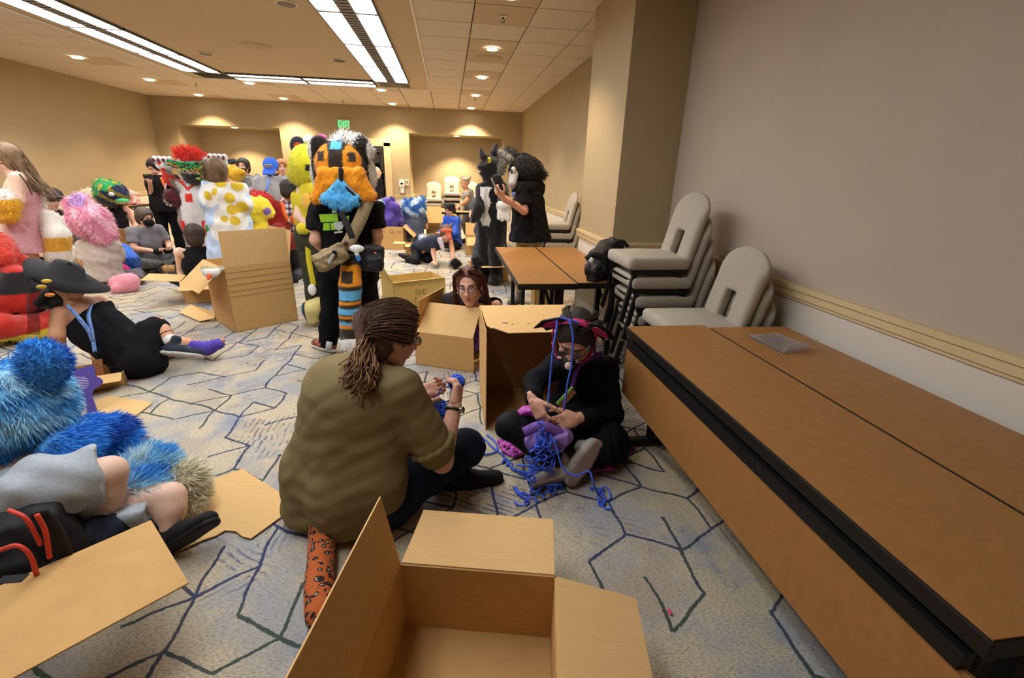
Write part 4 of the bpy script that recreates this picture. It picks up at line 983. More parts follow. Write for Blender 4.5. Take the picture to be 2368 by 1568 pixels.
J = dict(pelvis=V3(-.40, 1.80, .15), chest=W(812, 935, 1.84), neck=W(868, 822, 1.90), head=W(903, 778, 1.93), hf=nrm((.80, .50, -.38)), hu=nrm((.35, .25, .9)),
         Rs=W(925, 900, 1.76), Ls=W(772, 872, 2.03), Re=W(1022, 1068, 1.74), Rw=W(1052, 938, 1.90), Le=W(900, 985, 2.12), Lw=W(968, 908, 2.06),
         Rk=W(1078, 1035, 1.95), Ra=V3(-.10, 2.02, .07), Lk=V3(-.12, 2.34, .22), La=V3(.03, 1.965, .065), Rh=V3(-.30, 1.76, .12), Lh=V3(-.44, 1.96, .12))
J['Lt'] = nrm((.95, .12, 0)); J['Lu'] = V3(0, 0, 1); J['Rt'] = nrm((-.7, .7, 0)); J['Ru'] = V3(0, 0, 1)
olive = mat('olive_twill', '#7f6e4a', .9, .07, 220, .25, 900, spec=.15); jeans = mat('dark_denim', '#1d2430', .9, .2, 300, .3, 700, spec=.15)
def ex(q):
    for a, b, ra, rb in ((W(805, 915, 1.84), W(742, 1085, 1.84), .17, .155), (W(742, 1085, 1.84), W(722, 1165, 1.80), .155, .13), (W(815, 935, 1.80), W(800, 1130, 1.72), .17, .15), (W(800, 1130, 1.72), W(800, 1185, 1.70), .15, .13), (W(850, 960, 1.80), W(870, 1110, 1.68), .15, .12), (W(722, 1165, 1.80), W(690, 1150, 1.84), .10, .04)): q.cap(a, b, ra, rb, k=.07)
    q.cap(W(770, 872, 2.03), W(925, 900, 1.76), .085, .085)
t, b = person('person in olive shirt sitting on the carpet winding blue yarn, back to the camera', J, 'light', dict(m=olive, sleeve=.80, hem=None, hemcut=False, extra=ex, wr=.003, lam=.10, er=.03, e=.02, collar=.0, axis=(-.4, .1, 1), cutz=.03, rs=.9, seed=4),
              dict(m=jeans, e=.02, legr=1.1), dict(m=mat('black_shoe', '#121110', .8, .1, 60), sole=mat('black_rubber', '#0e0d0d', .7, .1, 60), L=.29), g=1.22, sc=1.15, res=.009, hres=.004, armr=1.15, legr=1.15,
              handspec=dict(R=dict(d=nrm(W(1062, 882, 1.97)-W(1052, 938, 1.90)), n=nrm((-.6, .5, .2)), curls=[42, 46, 50, 52], thumb=(.2, .9), sc=1.1), L=dict(d=nrm(W(1040, 890, 2.05)-W(968, 908, 2.06)), n=nrm((.1, -.5, .6)), curls=[30, 34, 38, 44], thumb=(.2, .8), sc=1.1)), face=dict(brow='#3a281c'), name='person')
hairm = mat('brown_hair', '#604430', .55, .35, 14, .4, 60, stretch=(6, 6, 1.4), spec=.4); hairl = mat('light_brown_hair', '#8a6442', .55, .3, 14, spec=.4)
h = hair_cap(b, J['head'], J['hf'], J['hu'], hairm, 1.16, .008, wr=.0015, extra=lambda q, P, R: (q.cap(P(-.02, -.08, .0), W(852, 790, 1.84), .055, .028)))
tie = W(853, 785, 1.83)
q = S(.004); 
band = MB().tube([tie+.027*(V3(math.cos(a), .3*math.sin(a), math.sin(a))) for a in np.linspace(0, 2*math.pi, 14)], .006, 6).build('hair_tie', mat('black_elastic', '#141210', .8, .1, 60), h, True)
gd = [[W(905, 725, 1.90)+V3(0, 0, .01), W(870, 745, 1.83), tie], [W(935, 745, 1.9), W(890, 775, 1.80), tie], [W(925, 720, 1.93), W(880, 735, 1.86), tie], [W(880, 720, 1.93), W(855, 750, 1.86), tie], [W(950, 790, 1.92), W(895, 810, 1.81), tie], [W(910, 840, 1.90), W(880, 820, 1.84), tie]]
rr, ff, uu = axes(J['hf'], J['hu']); P = lambda a, bb, d: J['head']+1.17*(rr*a+ff*bb+uu*d)
gd = [[P(.084*math.sin(a), .065-.02*abs(math.sin(a)), .035+.088*math.cos(a)), P(.093*math.sin(a), -.0, .036+.102*math.cos(a)), P(.088*math.sin(a), -.07, .03+.085*math.cos(a)), P(.06*math.sin(a), -.118, .01+.05*math.cos(a)), tie] for a in np.linspace(-1.9, 1.9, 61)]
strands('swept_hair', gd, 620, .0027, hairm, h, .008, 5, 4)
pt = [[tie, W(838, 830, 1.76), W(822, 880, 1.70), W(800, 935, 1.69)], [tie, W(835, 820, 1.78), W(810, 870, 1.72), W(780, 920, 1.72)], [tie, W(850, 830, 1.76), W(842, 890, 1.69), W(828, 950, 1.68)], [tie, W(830, 815, 1.78), W(800, 880, 1.73), W(762, 945, 1.73)], [tie, W(855, 840, 1.75), W(850, 880, 1.70), W(838, 910, 1.69)]]
strands('ponytail', pt, 330, .0034, hairl, h, .02, 8, 8, .02); strands('ponytail_core', pt, 120, .008, hairm, h, .013, 9, 8, .012)
glasses(b, J['head'], J['hf'], J['hu'], 1.15)
# watch, rolled cuff
wd = nrm(J['Rw']-J['Re']); a1 = nrm(np.cross(wd, (0, 0, 1))); a2 = np.cross(wd, a1); wc = J['Rw']-wd*.02
wt = MB().tube([wc+.038*(a1*math.cos(a)+a2*math.sin(a)) for a in np.linspace(0, 2*math.pi, 20)], .007, 6).build('wrist_watch', mat('dark_steel_band', '#4c4a44', .35, .3, 160, metal=.8), t, True); MB().tube([wc+a1*.036-a2*.018, wc+a1*.05-a2*.022], .016, 14).build('watch_case', chrome, wt, True)
cd = nrm(J['Re']-J['Rs']); cc = lerp(J['Rs'], J['Re'], .77); b1 = nrm(np.cross(cd, (0, 0, 1))); b2 = np.cross(cd, b1)
q = S(.01)
for a in np.linspace(0, 2*math.pi, 13)[:-1]:
    a_ = a+2*math.pi/12; q.cap(cc+.085*(b1*math.cos(a)+b2*math.sin(a)), cc+.085*(b1*math.cos(a_)+b2*math.sin(a_)), .016)
q.cap(cc-cd*.02, cc+cd*.02, .085); layer('rolled_cuff', q, olive, t, .008, wrinkle(.003, .06, 3))
MB().tube([J['Lw']+nrm(J['Lw']-J['Le'])*-.06+.04*(V3(0, math.cos(a), math.sin(a))) for a in np.linspace(0, 2*math.pi, 14)], .005, 6).build('bracelet', mat('teal_bead', '#4fb0b8', .4, .3, 120), t, True)
# leopard tail
tp = smoothpath([G(748, 1205, .07), G(746, 1240, .05), G(742, 1300, .05), G(738, 1365, .05), G(742, 1425, .045)], 5); q = S(.02); q.chain(tp, list(np.linspace(.048, .044, len(tp)))); q.cap(tp[-1], tp[-1]+V3(.02, -.03, -.005), .044, .03)
leo = bpy.data.materials.new('leopard_plush'); leo.use_nodes = True; nt = leo.node_tree; bb = nt.nodes['Principled BSDF']; bb.inputs['Roughness'].default_value = .9
tc = nt.nodes.new('ShaderNodeTexCoord'); nz = nt.nodes.new('ShaderNodeTexNoise'); nz.inputs['Scale'].default_value = 30; mxv = nt.nodes.new('ShaderNodeMixRGB'); mxv.inputs[0].default_value = .035; nt.links.new(tc.outputs['Object'], mxv.inputs[1]); nt.links.new(nz.outputs['Color'], mxv.inputs[2]); nt.links.new(tc.outputs['Object'], nz.inputs['Vector'])
vo = nt.nodes.new('ShaderNodeTexVoronoi'); vo.inputs['Scale'].default_value = 38; nt.links.new(mxv.outputs[0], vo.inputs['Vector']); rp = nt.nodes.new('ShaderNodeValToRGB'); rp.color_ramp.interpolation = 'CONSTANT'
e_ = rp.color_ramp.elements; e_[0].position = 0; e_[0].color = (*lin('#a79682'), 1); e_[1].position = .22; e_[1].color = (*lin('#17120e'), 1); e3 = e_.new(.43); e3.color = (*lin('#b55a22'), 1)
nt.links.new(vo.outputs['Distance'], rp.inputs[0]); nt.links.new(rp.outputs[0], bb.inputs['Base Color'])
layer('tail', q, leo, t, .008, wrinkle(.002, .04, 2))
# yarn ball in the hands
bc = W(1056, 884, 2.02); yb = thing('yarn_ball', 'ball of blue yarn in the hands of the olive-shirted person', 'yarn', bc-V3(0, 0, .045)); rg = np.random.default_rng(3)
q = S(.01); q.ell(bc, .036); layer('core', q, blue_yarn, yb, .006)
for k in range(16):
    ax = nrm(rg.normal(size=3)); u_ = nrm(np.cross(ax, (.3, .5, .8))); v_ = np.cross(ax, u_); o = rg.uniform(-.014, .014)
    MB().tube([bc+ax*o+math.sqrt(.0385**2-o*o)*(u_*math.cos(a)+v_*math.sin(a)) for a in np.linspace(0, 2*math.pi, 22)], .0034, 5).build('strand', blue_yarn, yb, True)
Q = smoothpath([bc+V3(-.03, 0, -.02), W(1020, 900, 2.02), W(1008, 925, 2.0), W(1018, 945, 2.0)], 10); MB().tube(Q, .003, 5).build('loose_end', blue_yarn, yb, True)
for k in range(7): MB().tube(smoothpath([W(1020, 935, 2.0)]+[W(1020, 955, 2.0)+rg.normal(size=3)*V3(.02, .02, .035) for _ in range(5)], 6), .0034, 5).build('tassel', blue_yarn, yb, True)
# ------------------------------------------------------------------ person in black with the pink bat-ear mask
J = dict(pelvis=V3(.74, 2.40, .13), chest=W(1352, 905, 2.36), neck=W(1350, 818, 2.28), head=W(1328, 778, 2.20), hf=nrm((-.30, -.72, -.62)), hu=nrm((-.12, -.62, .78)),
         Rs=W(1290, 840, 2.28), Ls=W(1402, 848, 2.34), Re=W(1236, 882, 2.22), Rw=W(1234, 928, 2.06), Le=W(1418, 960, 2.22), Lw=W(1332, 968, 2.03),
         Rk=W(1178, 985, 2.10), Ra=W(1302, 1078, 1.97), Lk=W(1425, 1035, 2.12), La=V3(.685, 2.0, .15), Rh=V3(.62, 2.36, .11), Lh=V3(.82, 2.38, .11))
J['Rt'] = nrm((-.96, -.15, -.12)); J['Ru'] = nrm((.0, .85, .5)); J['Lt'] = nrm((-.62, -.32, -.62)); J['Lu'] = nrm((.1, .9, .1))
blk = mat('black_jersey', '#17161a', .9, .12, 200, .2, 600, spec=.15); blk2 = mat('black_leggings', '#100f12', .75, .15, 200, .2, 600, spec=.25)
t, b = person('person in black dress and pink bat-eared mask untangling blue cord on the carpet', J, 'light', dict(m=blk, sleeve=1.93, hem=.05, wr=.004, lam=.05, er=.012, e=.012, collar=-.02, name='dress_top', rs=.8), dict(m=blk2, e=.012, len=1.9, name='leggings'),
              dict(m=mat('white_trainer', '#b9b3aa', .7, .12, 60), sole=mat('grey_pink_sole', '#a08e84', .8, .15, 40), L=.26, lace=mat('pale_lace', '#d8d4cc', .8, .05, 50)), g=1.02, sc=1.13, res=.0095, hres=.004, face=dict(brow='#2a2420'),
              handspec=dict(R=dict(d=nrm(W(1256, 972, 1.99)-W(1234, 928, 2.06)), n=nrm((.7, .1, -.4)), curls=[28, 34, 40, 44], thumb=(.1, .8), side=1, sc=1.05), L=dict(d=nrm(W(1258, 988, 1.98)-W(1332, 968, 2.03)), n=nrm((0, .7, -.5)), curls=[30, 36, 42, 46], thumb=(.1, .8), sc=1.1, side=-1)))
q = S(.04)
for a, bb, ra, rb in ((V3(.74, 2.38, .16), W(1400, 1020, 2.12), .15, .12), (W(1400, 1020, 2.12), W(1385, 1040, 2.02), .11, .09), (V3(.74, 2.38, .16), W(1320, 985, 2.15), .15, .10), (V3(.78, 2.4, .12), V3(.86, 2.2, .07), .14, .12), (W(1352, 960, 2.34), V3(.74, 2.38, .16), .15, .17)): q.cap(a, bb, ra, rb)
q.cut((0, 0, .008), (0, 0, -1)); layer('skirt', q, blk, t, .009, wrinkle(.008, .09, 7, (1, .2, .2)))
dkh = mat('dark_greying_hair', '#2e231c', .55, .35, 20, .4, 80, stretch=(5, 5, 1.5), spec=.4)
h = hair_cap(b, J['head'], J['hf'], J['hu'], dkh, 1.15, .008, wr=.002)
rr, ff, uu = axes(J['hf'], J['hu']); P = lambda a, bb, d: J['head']+1.15*(rr*a+ff*bb+uu*d)
strands('loose_hair', [[P(-.02, .05, .125), P(-.09, -.02, .11), P(-.1, -.08, .0), P(-.09, -.1, -.1)], [P(.0, .04, .13), P(.05, -.03, .13), P(.06, -.12, .03), P(.03, -.15, -.08)], [P(-.03, .0, .13), P(-.08, -.08, .09), P(-.06, -.13, -.02), P(-.05, -.14, -.12)]], 150, .003, dkh, h, .012, 4, 7, .003)
glasses(b, J['head'], J['hf'], J['hu'], 1.13)
pink = mat('hot_pink_neoprene', '#c8356f', .6, .06, 60); blkn = mat('black_neoprene', '#151316', .6, .1, 60)
msk = lace_strip(t, 'mask_harness', [P(.086, .03, -.05), P(.098, .015, .03), P(.07, .01, .115), P(0, .015, .142), P(-.07, .01, .115), P(-.098, .015, .03), P(-.086, .03, -.05)], .035, pink, .004, lambda p: p-J['head'])
lace_strip(msk, 'strap', [P(-.088, .03, -.045), P(-.07, .08, -.05), P(-.04, .105, -.05)], .045, pink, .004, lambda p: p-J['head']); lace_strip(msk, 'strap', [P(.088, .03, -.045), P(.07, .08, -.05), P(.04, .105, -.05)], .045, pink, .004, lambda p: p-J['head'])
q = S(.015); q.ell(P(0, .115, -.045), (.035, .035, .032)); q.ell(P(0, .118, -.075), (.04, .03, .02)); layer('muzzle', q, blkn, msk, .006); q = S(.01); q.ell(P(0, .14, -.03), (.022, .018, .022)); layer('nose_piece', q, mat('pale_pink_vinyl', '#e2c4bd', .5, .05, 30), msk, .005)
for s in (-1, 1):
    base = P(s*.075, .0, .115); tip = P(s*.19, .02, .09); o = MB().slab([P(s*.04, .01, .135), P(s*.095, .012, .06), P(s*.13, .02, .045), P(s*.145, .02, .07), P(s*.185, .03, .06), P(s*.15, .025, .125), P(s*.09, .015, .15)], .006).build('bat_ear', blkn, msk); MB().slab([P(s*.06, .019, .125), P(s*.10, .021, .08), P(s*.15, .03, .075), P(s*.13, .028, .115), P(s*.09, .022, .135)], .004).build('ear_lining', pink, o)
purple = mat('purple_webbing', '#5b2a86', .8, .1, 120)
lace_strip(t, 'lanyard', [W(1392, 815, 2.22), W(1345, 840, 2.16), W(1332, 860, 2.13), W(1322, 900, 2.13), W(1305, 925, 2.10)], .024, purple, .003); MB().ball(W(1333, 835, 2.13), .014, 10, 7).build('snap_hook', chrome, t, True)
bd = [W(1322, 893, 2.09), W(1332, 908, 2.09), W(1298, 945, 2.07), W(1285, 932, 2.07)]; MB().slab(bd, .003).build('badge', mat('orange_badge', '#c77f52', .4, .5, 90, color2='#6d4a35'), t); MB().slab([bd[0], lerp(bd[0], bd[1], .3), lerp(bd[3], bd[2], .3), bd[3]], .005).build('badge_ribbon', mat('lime_ribbon', '#8fd060', .5, .1, 40), t)
# pouch, cloth pieces
lav = mat('lavender_cloth', '#9a78c4', .85, .12, 60, .2, 300); mag = mat('magenta_satin', '#c24fb0', .45, .25, 40, .2, 100)
q = S(.03); c_ = W(1268, 1022, 1.99); q.box(c_, (.095, .03, .085), np.array([nrm((.95, -.2, -.1)), nrm((.15, .8, .55)), nrm(np.cross(nrm((.95, -.2, -.1)), nrm((.15, .8, .55))))]), rd=.03); q.cap(c_+V3(-.08, .0, .01), c_+V3(.08, 0, .03), .05)
pc = thing('cloth_pouch', 'lavender cloth pouch in the lap of the person in black', 'pouch', (c_[0], c_[1], c_[2]-.1)); layer('pouch_body', q, lav, pc, .008, wrinkle(.006, .07, 3)); lace_strip(pc, 'flap_edge', [W(1212, 1000, 1.97), W(1250, 985, 1.95), W(1290, 1000, 1.95), W(1310, 1020, 1.95)], .05, mat('violet_trim', '#7d57ad', .8, .1, 60), .006, (0, -.8, .5))
q = S(.02); q.cap(W(1185, 960, 2.16), W(1225, 950, 2.12), .02, .025); q.cap(W(1225, 950, 2.12), W(1262, 940, 2.10), .02, .018); o = layer('sash', q, mag, t, .007, wrinkle(.008, .05, 3))
for nm, lb, pts in (('satin_cloth', 'magenta satin cloth sticking out right of the white trainers', [(1385, 1068), (1415, 1055), (1420, 1088), (1372, 1090), (1368, 1078)]), ('satin_cloth', 'dark magenta cloth on the carpet beside the table leg', [(1425, 1035), (1445, 1018), (1465, 1035), (1440, 1050)]), ('satin_cloth', 'patterned purple cloth under the crossed knee', [(1150, 1020), (1165, 1000), (1200, 1020), (1215, 1055), (1190, 1060), (1160, 1045)])):
    g_ = [G(x, y, .012) for x, y in pts]; c = np.mean(g_, 0); q = S(.012)
    for i in range(len(g_)): q.cap(lerp(g_[i], c, .2), lerp(g_[(i+1) % len(g_)], c, .2), .011); q.cap(lerp(g_[i], c, .2), c+V3(0, 0, .01), .011)
    tag(layer(nm, q, mag if 'dark' not in lb else mat('dark_magenta', '#8a2f78', .5, .2, 40), None, .006, wrinkle(.006, .05, 2)), lb, 'cloth')
# blue cord: over the head, down to the hands, tangled on the carpet
yr = thing('cord_tangle', 'long tangled bright blue cord spread around the person in black', 'cord', G(1270, 1130))
top_ = P(-.01, .03, .155)
for nm, pp in (('cord_run', [W(1266, 950, 2.0), W(1272, 880, 2.02), W(1280, 800, 2.03), W(1287, 760, 2.08), W(1293, 735, 2.12), top_, W(1318, 742, 2.06), W(1325, 775, 2.03), W(1322, 840, 2.03), W(1312, 890, 2.02), W(1304, 950, 2.01)]),
               ('cord_run', [W(1262, 985, 1.97), W(1285, 1030, 1.9), W(1300, 1080, 1.85), W(1330, 1100, 1.82), W(1362, 1090, 1.82), W(1372, 1120, 1.78), G(1385, 1145, .01)]),
               ('cord_run', [G(1090, 995, .008), G(1120, 1015, .008), G(1140, 1035, .008), G(1165, 1055, .01), G(1185, 1085, .01), G(1215, 1092, .02)]), ('cord_run', [G(1100, 1050, .008), G(1130, 1050, .008), G(1150, 1040, .008), G(1143, 1020, .008), G(1125, 1005, .01)])):
    MB().tube(smoothpath(pp, 8), .005, 6).build(nm, blue_yarn, yr, True)
for i, (pp, n_, sp_, lp) in enumerate((([W(1258, 975, 1.96), W(1252, 1020, 1.92), W(1240, 1060, 1.88), G(1225, 1105, .03)], 60, .03, 9), ([W(1262, 985, 1.95), W(1265, 1030, 1.92), W(1250, 1070, 1.88), W(1230, 1100, 1.86)], 60, .035, 10),
     ([W(1250, 1000, 1.93), W(1235, 1050, 1.89), W(1215, 1085, 1.86), G(1240, 1130, .02)], 60, .03, 8), ([W(1270, 1010, 1.93), W(1280, 1060, 1.9), W(1260, 1095, 1.87)], 60, .03, 8), ([G(1190, 1130, .01), G(1210, 1145, .012), G(1250, 1130, .02), G(1300, 1120, .015), G(1250, 1150, .012), G(1200, 1165, .01)], 40, .028, 13),
     ([G(1240, 1120, .02), G(1280, 1125, .03), G(1300, 1105, .02), G(1260, 1140, .02)], 50, .035, 11), ([G(1370, 1130, .012), G(1400, 1140, .012), G(1385, 1160, .012), G(1400, 1168, .01)], 50, .03, 7), ([G(1160, 1060, .01), G(1190, 1085, .012), G(1225, 1098, .012)], 50, .02, 6))):
    MB().tube(yarn_mass('', '', pp, n_, 0, None, spread=sp_, seed=i+20, loops=lp*.9), .0047, 5).build('cord_coil', blue_yarn, yr, True)

# ------------------------------------------------------------------ long-haired person with pom ears kneeling over a box
J = dict(pelvis=V3(.12, 4.12, .35), chest=W(1108, 730, 3.98), neck=W(1098, 698, 3.80), head=W(1086, 662, 3.66), hf=nrm((-.22, -.93, -.10)), hu=nrm((-.10, -.08, .95)),
         Rs=W(1050, 714, 3.86), Ls=W(1148, 708, 3.92), Re=W(1062, 760, 3.80), Rw=W(1085, 775, 3.66), Le=W(1155, 765, 3.80), Lw=W(1112, 778, 3.66), Rk=V3(-.05, 3.75, .06), Lk=V3(.3, 3.8, .06), Ra=V3(-.05, 4.2, .06), La=V3(.28, 4.25, .06))
t, b = person('person with long auburn hair, glasses and black pom ears leaning over a box', J, 'light', dict(m=blk, sleeve=.75, e=.012, wr=.006, collar=-.01), dict(m=blk2, len=1.9), g=1.08, sc=1.24, res=.012, face=dict(brow='#4a2c1e', iris='#46606e'))
aub = mat('auburn_hair', '#5e3424', .5, .3, 18, .4, 80, stretch=(5, 5, 1.3), spec=.4)
h = hair_cap(b, J['head'], J['hf'], J['hu'], aub, 1.25, .008, front=.082, wr=.002)
rr, ff, uu = axes(J['hf'], J['hu']); P = lambda a, bb, d: J['head']+1.24*(rr*a+ff*bb+uu*d)
strands('long_locks', [[P(-.03, .06, .115), P(-.088, .01, .06), P(-.098, -.02, -.06), P(-.10, -.03, -.16), P(-.09, -.02, -.26)], [P(.03, .06, .115), P(.09, .01, .06), P(.10, -.02, -.06), P(.105, -.02, -.18), P(.10, .0, -.30)], [P(.05, -.04, .1), P(.1, -.05, 0), P(.11, -.03, -.15), P(.12, 0, -.33)]], 210, .0042, aub, h, .016, 6, 7, .012)
for s, off in ((1, .08), (-1, -.065)):
    q = S(.01); q.ell(P(off, -.02, .148), .03); o = layer('pom_ear', q, furbase, t, .008, None, cmap((None, '#1c1b1e'))); fur(o, 420, .035, .004, furm, (0, 0, .4), .25, 3)
glasses(b, J['head'], J['hf'], J['hu'], 1.24); MB().tube([P(.085, -.0, -.035), P(.086, .0, -.055)], .006, 8).build('earring', chrome, t, True)
q = S(.02); q.ell(W(1090, 772, 3.55), (.07, .06, .06)); q.cap(W(1090, 772, 3.55), W(1100, 800, 3.5), .05); tag(layer('purple_cloth', q, mat('purple_satin', '#5c2f90', .4, .3, 30), None, .01, wrinkle(.01, .06, 2)), 'crumpled purple satin cloth in the box beneath the pom-eared person', 'cloth')
# ------------------------------------------------------------------ costumed person in blue fur at the left edge
blues = ['#7cc3ee', '#4aa2e6', '#2a7fd6', '#1f5fc0']
lb = cmap((None, '#78bfea'))
J = dict(pelvis=W(50, 1160, 1.62), chest=W(70, 1060, 1.78), neck=W(50, 990, 1.80), head=W(30, 950, 1.82), hf=nrm((.3, .9, 0)), hu=V3(0, 0, 1), Rs=W(150, 1040, 1.74), Ls=W(-60, 1040, 1.95), Re=W(205, 1010, 1.98), Rw=W(278, 1030, 2.06), Le=W(-100, 1120, 2.0), Lw=W(-60, 1180, 2.0),
         Rk=W(252, 1092, 1.66), Ra=W(236, 1215, 1.62), Lk=W(392, 1150, 1.74), La=W(392, 1232, 1.66), Rh=W(95, 1135, 1.55), Lh=W(80, 1190, 1.62))
J['Lt'] = nrm((.75, .1, .45)); J['Lu'] = nrm((-.45, .65, .55)); J['Rt'] = nrm((.9, .3, -.1)); J['Ru'] = V3(0, 0, 1)
shorts = mat('pale_grey_denim', '#a9b0b4', .9, .12, 90, .2, 400); t, b = person('person in shaggy blue fur costume and grey shorts sitting at the left edge', J, 'pale', None, dict(m=shorts, len=.86, name='shorts', flare=.03, e=.02, waist=.4, wr=.01), dict(m=mat('black_canvas', '#141315', .85, .1, 60), sole=mat('black_rubber', '#0e0d0d', .7, .1, 60), L=.27), head=False, res=.011, hands=False, legr=1.05)
c = W(20, 935, 1.80); q = S(.05); q.ell(c, (.18, .18, .165)); q.ell(W(60, 960, 1.78), (.11, .11, .10)); q.ell(W(-30, 1000, 1.80), (.15, .14, .11))
def hc(v):
    out = np.tile(np.array(lin('#86ccf4')), (len(v), 1)); n_ = np.sin(v[:, 0]*34+np.sin(v[:, 2]*40)*2)+np.sin(v[:, 2]*37+v[:, 1]*21)
    out[n_ > .6] = lin('#b4e4fa'); out[n_ < -.9] = lin('#4b9fdc'); return out
o = layer('fur_head', q, furbase, t, .014, wrinkle(.008, .09, 3), hc); fur(o, 15000, .045, .0035, furm, (.15, -.1, -.6), .75, 2, jit=.22)
q = S(.03); q.ell(W(103, 838, 1.80), (.075, .04, .085), np.array([nrm((.9, .3, .1)), nrm((-.3, .95, .1)), nrm((-.1, -.1, 1))])); q.cap(W(95, 880, 1.80), W(103, 838, 1.80), .05); o = layer('ear', q, furbase, t, .011, None, cmap((None, '#4aa8ee'), (lambda v: v[:, 1] > W(103, 838, 1.81)[1], '#2173d2'))); fur(o, 2200, .028, .004, furm, (.3, -.1, .6), .4, 4)
q = S(.05); q.cap(W(10, 1020, 1.80), W(20, 1095, 1.78), .19, .15, flat=((.3, .9, 0), 1.2)); q.cap(W(-80, 1030, 1.9), W(100, 1030, 1.80), .11, .09)
def bc2(v):
    z = v[:, 2]; out = np.tile(np.array(lin('#3590e6')), (len(v), 1)); out[(np.sin(v[:, 0]*40)+np.sin(z*38)) > .8] = lin('#5cb4f4'); out[(np.sin(v[:, 0]*31+1)+np.sin(z*29)) < -1.1] = lin('#1c5cba'); return out
o = layer('fur_torso', q, furbase, t, .015, wrinkle(.01, .1, 6), bc2); fur(o, 13000, .045, .0035, furm, (.1, -.1, -.8), .75, 5, jit=.25)
q = S(.04); q.chain([J['Rs'], W(200, 1005, 1.95), W(262, 1005, 2.05), W(285, 1040, 2.03)], [.085, .075, .08, .07]); o = layer('fur_sleeve', q, furbase, t, .013, wrinkle(.006, .08, 8), bc2); fur(o, 7000, .04, .0035, furm, (.5, .1, -.4), .75, 6, jit=.25)
lace_strip(t, 'striped_wristband', [W(178, 1010, 1.90), W(192, 1022, 1.87), W(204, 1045, 1.87)], .035, mat('yellow_blue_band', '#d8c22e', .7, .1, 30, color2='#3560c8'), .008, (-.1, -.9, .3))
q = S(.05); q.chain([W(262, 1225, 1.70), W(300, 1160, 1.76), W(345, 1095, 1.90)], [.10, .115, .105]); 
def tc2(v):
    out = np.tile(np.array(lin('#a4daf4')), (len(v), 1)); s_ = np.sin(v[:, 0]*45+v[:, 2]*20)+np.sin(v[:, 1]*33+v[:, 2]*30); out[s_ > .7] = lin('#dcf0f6'); out[s_ < -.8] = lin('#58aef0'); return out
o = layer('tail', q, furbase, t, .014, wrinkle(.012, .1, 9), tc2); fur(o, 12000, .055, .004, furm, (.5, .2, .1), .7, 7, jit=.28)
q = S(.04); q.ell(W(428, 1120, 1.88), (.075, .08, .10)); q.ell(W(425, 1165, 1.84), (.06, .06, .06)); o = layer('tail_tip', q, furbase, t, .012, wrinkle(.01, .06, 4), cmap((None, '#e8e2c4'))); fur(o, 4500, .045, .004, furm, (.4, .1, -.4), .6, 8, jit=.3)
q = S(.02); q.cap(W(200, 1240, 1.55), W(260, 1220, 1.60), .07, .06); q.cap(W(150, 1280, 1.5), W(200, 1240, 1.55), .06, .07); layer('draped_jacket', q, mat('dark_navy_cloth', '#232b3a', .9, .1, 60), t, .012, wrinkle(.012, .08, 3))
# backpack by the blue costume
bk = mat('black_nylon', '#17171a', .6, .15, 90, .2, 300, spec=.3); redp = mat('red_piping', '#d0402e', .6, .1, 40)
c = W(45, 1275, 1.42); R_ = np.array([nrm((.8, .5, .2)), nrm((-.5, .8, 0)), nrm((-.15, -.1, 1))]); bp = thing('backpack', 'black backpack with red piping in the lower left corner', 'backpack', (c[0], c[1], c[2]-.15))
q = S(.03); q.box(c, (.16, .10, .15), R_, rd=.06); q.box(c+V3(.02, -.10, -.04), (.11, .05, .09), R_, rd=.04); layer('pack_body', q, bk, bp, .011, wrinkle(.008, .09, 2))
for pp in ([W(0, 1272, 1.26), W(40, 1262, 1.25), W(70, 1285, 1.25), W(85, 1330, 1.26)], [W(85, 1190, 1.30), W(105, 1230, 1.30), W(115, 1290, 1.30)], [W(20, 1180, 1.32), W(60, 1200, 1.30), W(95, 1260, 1.30)]): MB().tube(smoothpath(pp, 6), .007, 6).build('piping', redp, bp, True)
lace_strip(bp, 'strap', [W(90, 1180, 1.34), W(130, 1230, 1.34), W(150, 1290, 1.34), W(110, 1330, 1.30)], .05, bk, .01); MB().bar(W(0, 1345, 1.25), W(60, 1340, 1.25), .03, .015).build('handle', bk, bp)
# ------------------------------------------------------------------ reclining person with the wide veiled hat
J = dict(pelvis=W(320, 818, 3.60), chest=W(232, 762, 3.60), neck=W(180, 702, 3.60), head=W(160, 680, 3.58), hf=nrm((-.80, -.25, -.30)), hu=nrm((-.35, .05, .9)), Ls=W(140, 725, 3.50), Rs=W(228, 700, 3.72), Le=W(132, 775, 3.42), Lw=G(146, 838, .05), Re=W(215, 790, 3.78), Rw=G(230, 845, .06),
         Lh=W(325, 835, 3.50), Rh=W(325, 800, 3.70), Lk=W(362, 750, 3.70), La=W(404, 800, 3.58), Rk=W(395, 795, 3.90), Ra=W(480, 800, 3.86))
J['Lt'] = nrm((.88, -.05, -.10)); J['Lu'] = nrm((-.1, .6, .75)); J['Rt'] = nrm((.5, .4, .7)); J['Ru'] = nrm((-.8, 0, .5))
blkd = mat('black_dress_cloth', '#141316', .9, .12, 120, .2, 500, spec=.15)
def exd(q):
    for a, bb, ra, rb in ((J['pelvis'], W(345, 775, 3.66), .15, .11), (J['pelvis'], W(290, 850, 3.50), .14, .09), (J['pelvis'], W(350, 835, 3.55), .16, .11), (J['Lh'], lerp(J['Lh'], J['Lk'], .85), .13, .10), (J['Rh'], lerp(J['Rh'], J['Rk'], .75), .13, .10), (J['pelvis'], W(275, 800, 3.58), .16, .15), (W(275, 800, 3.58), J['chest'], .15, .15)): q.cap(a, bb, ra, rb)
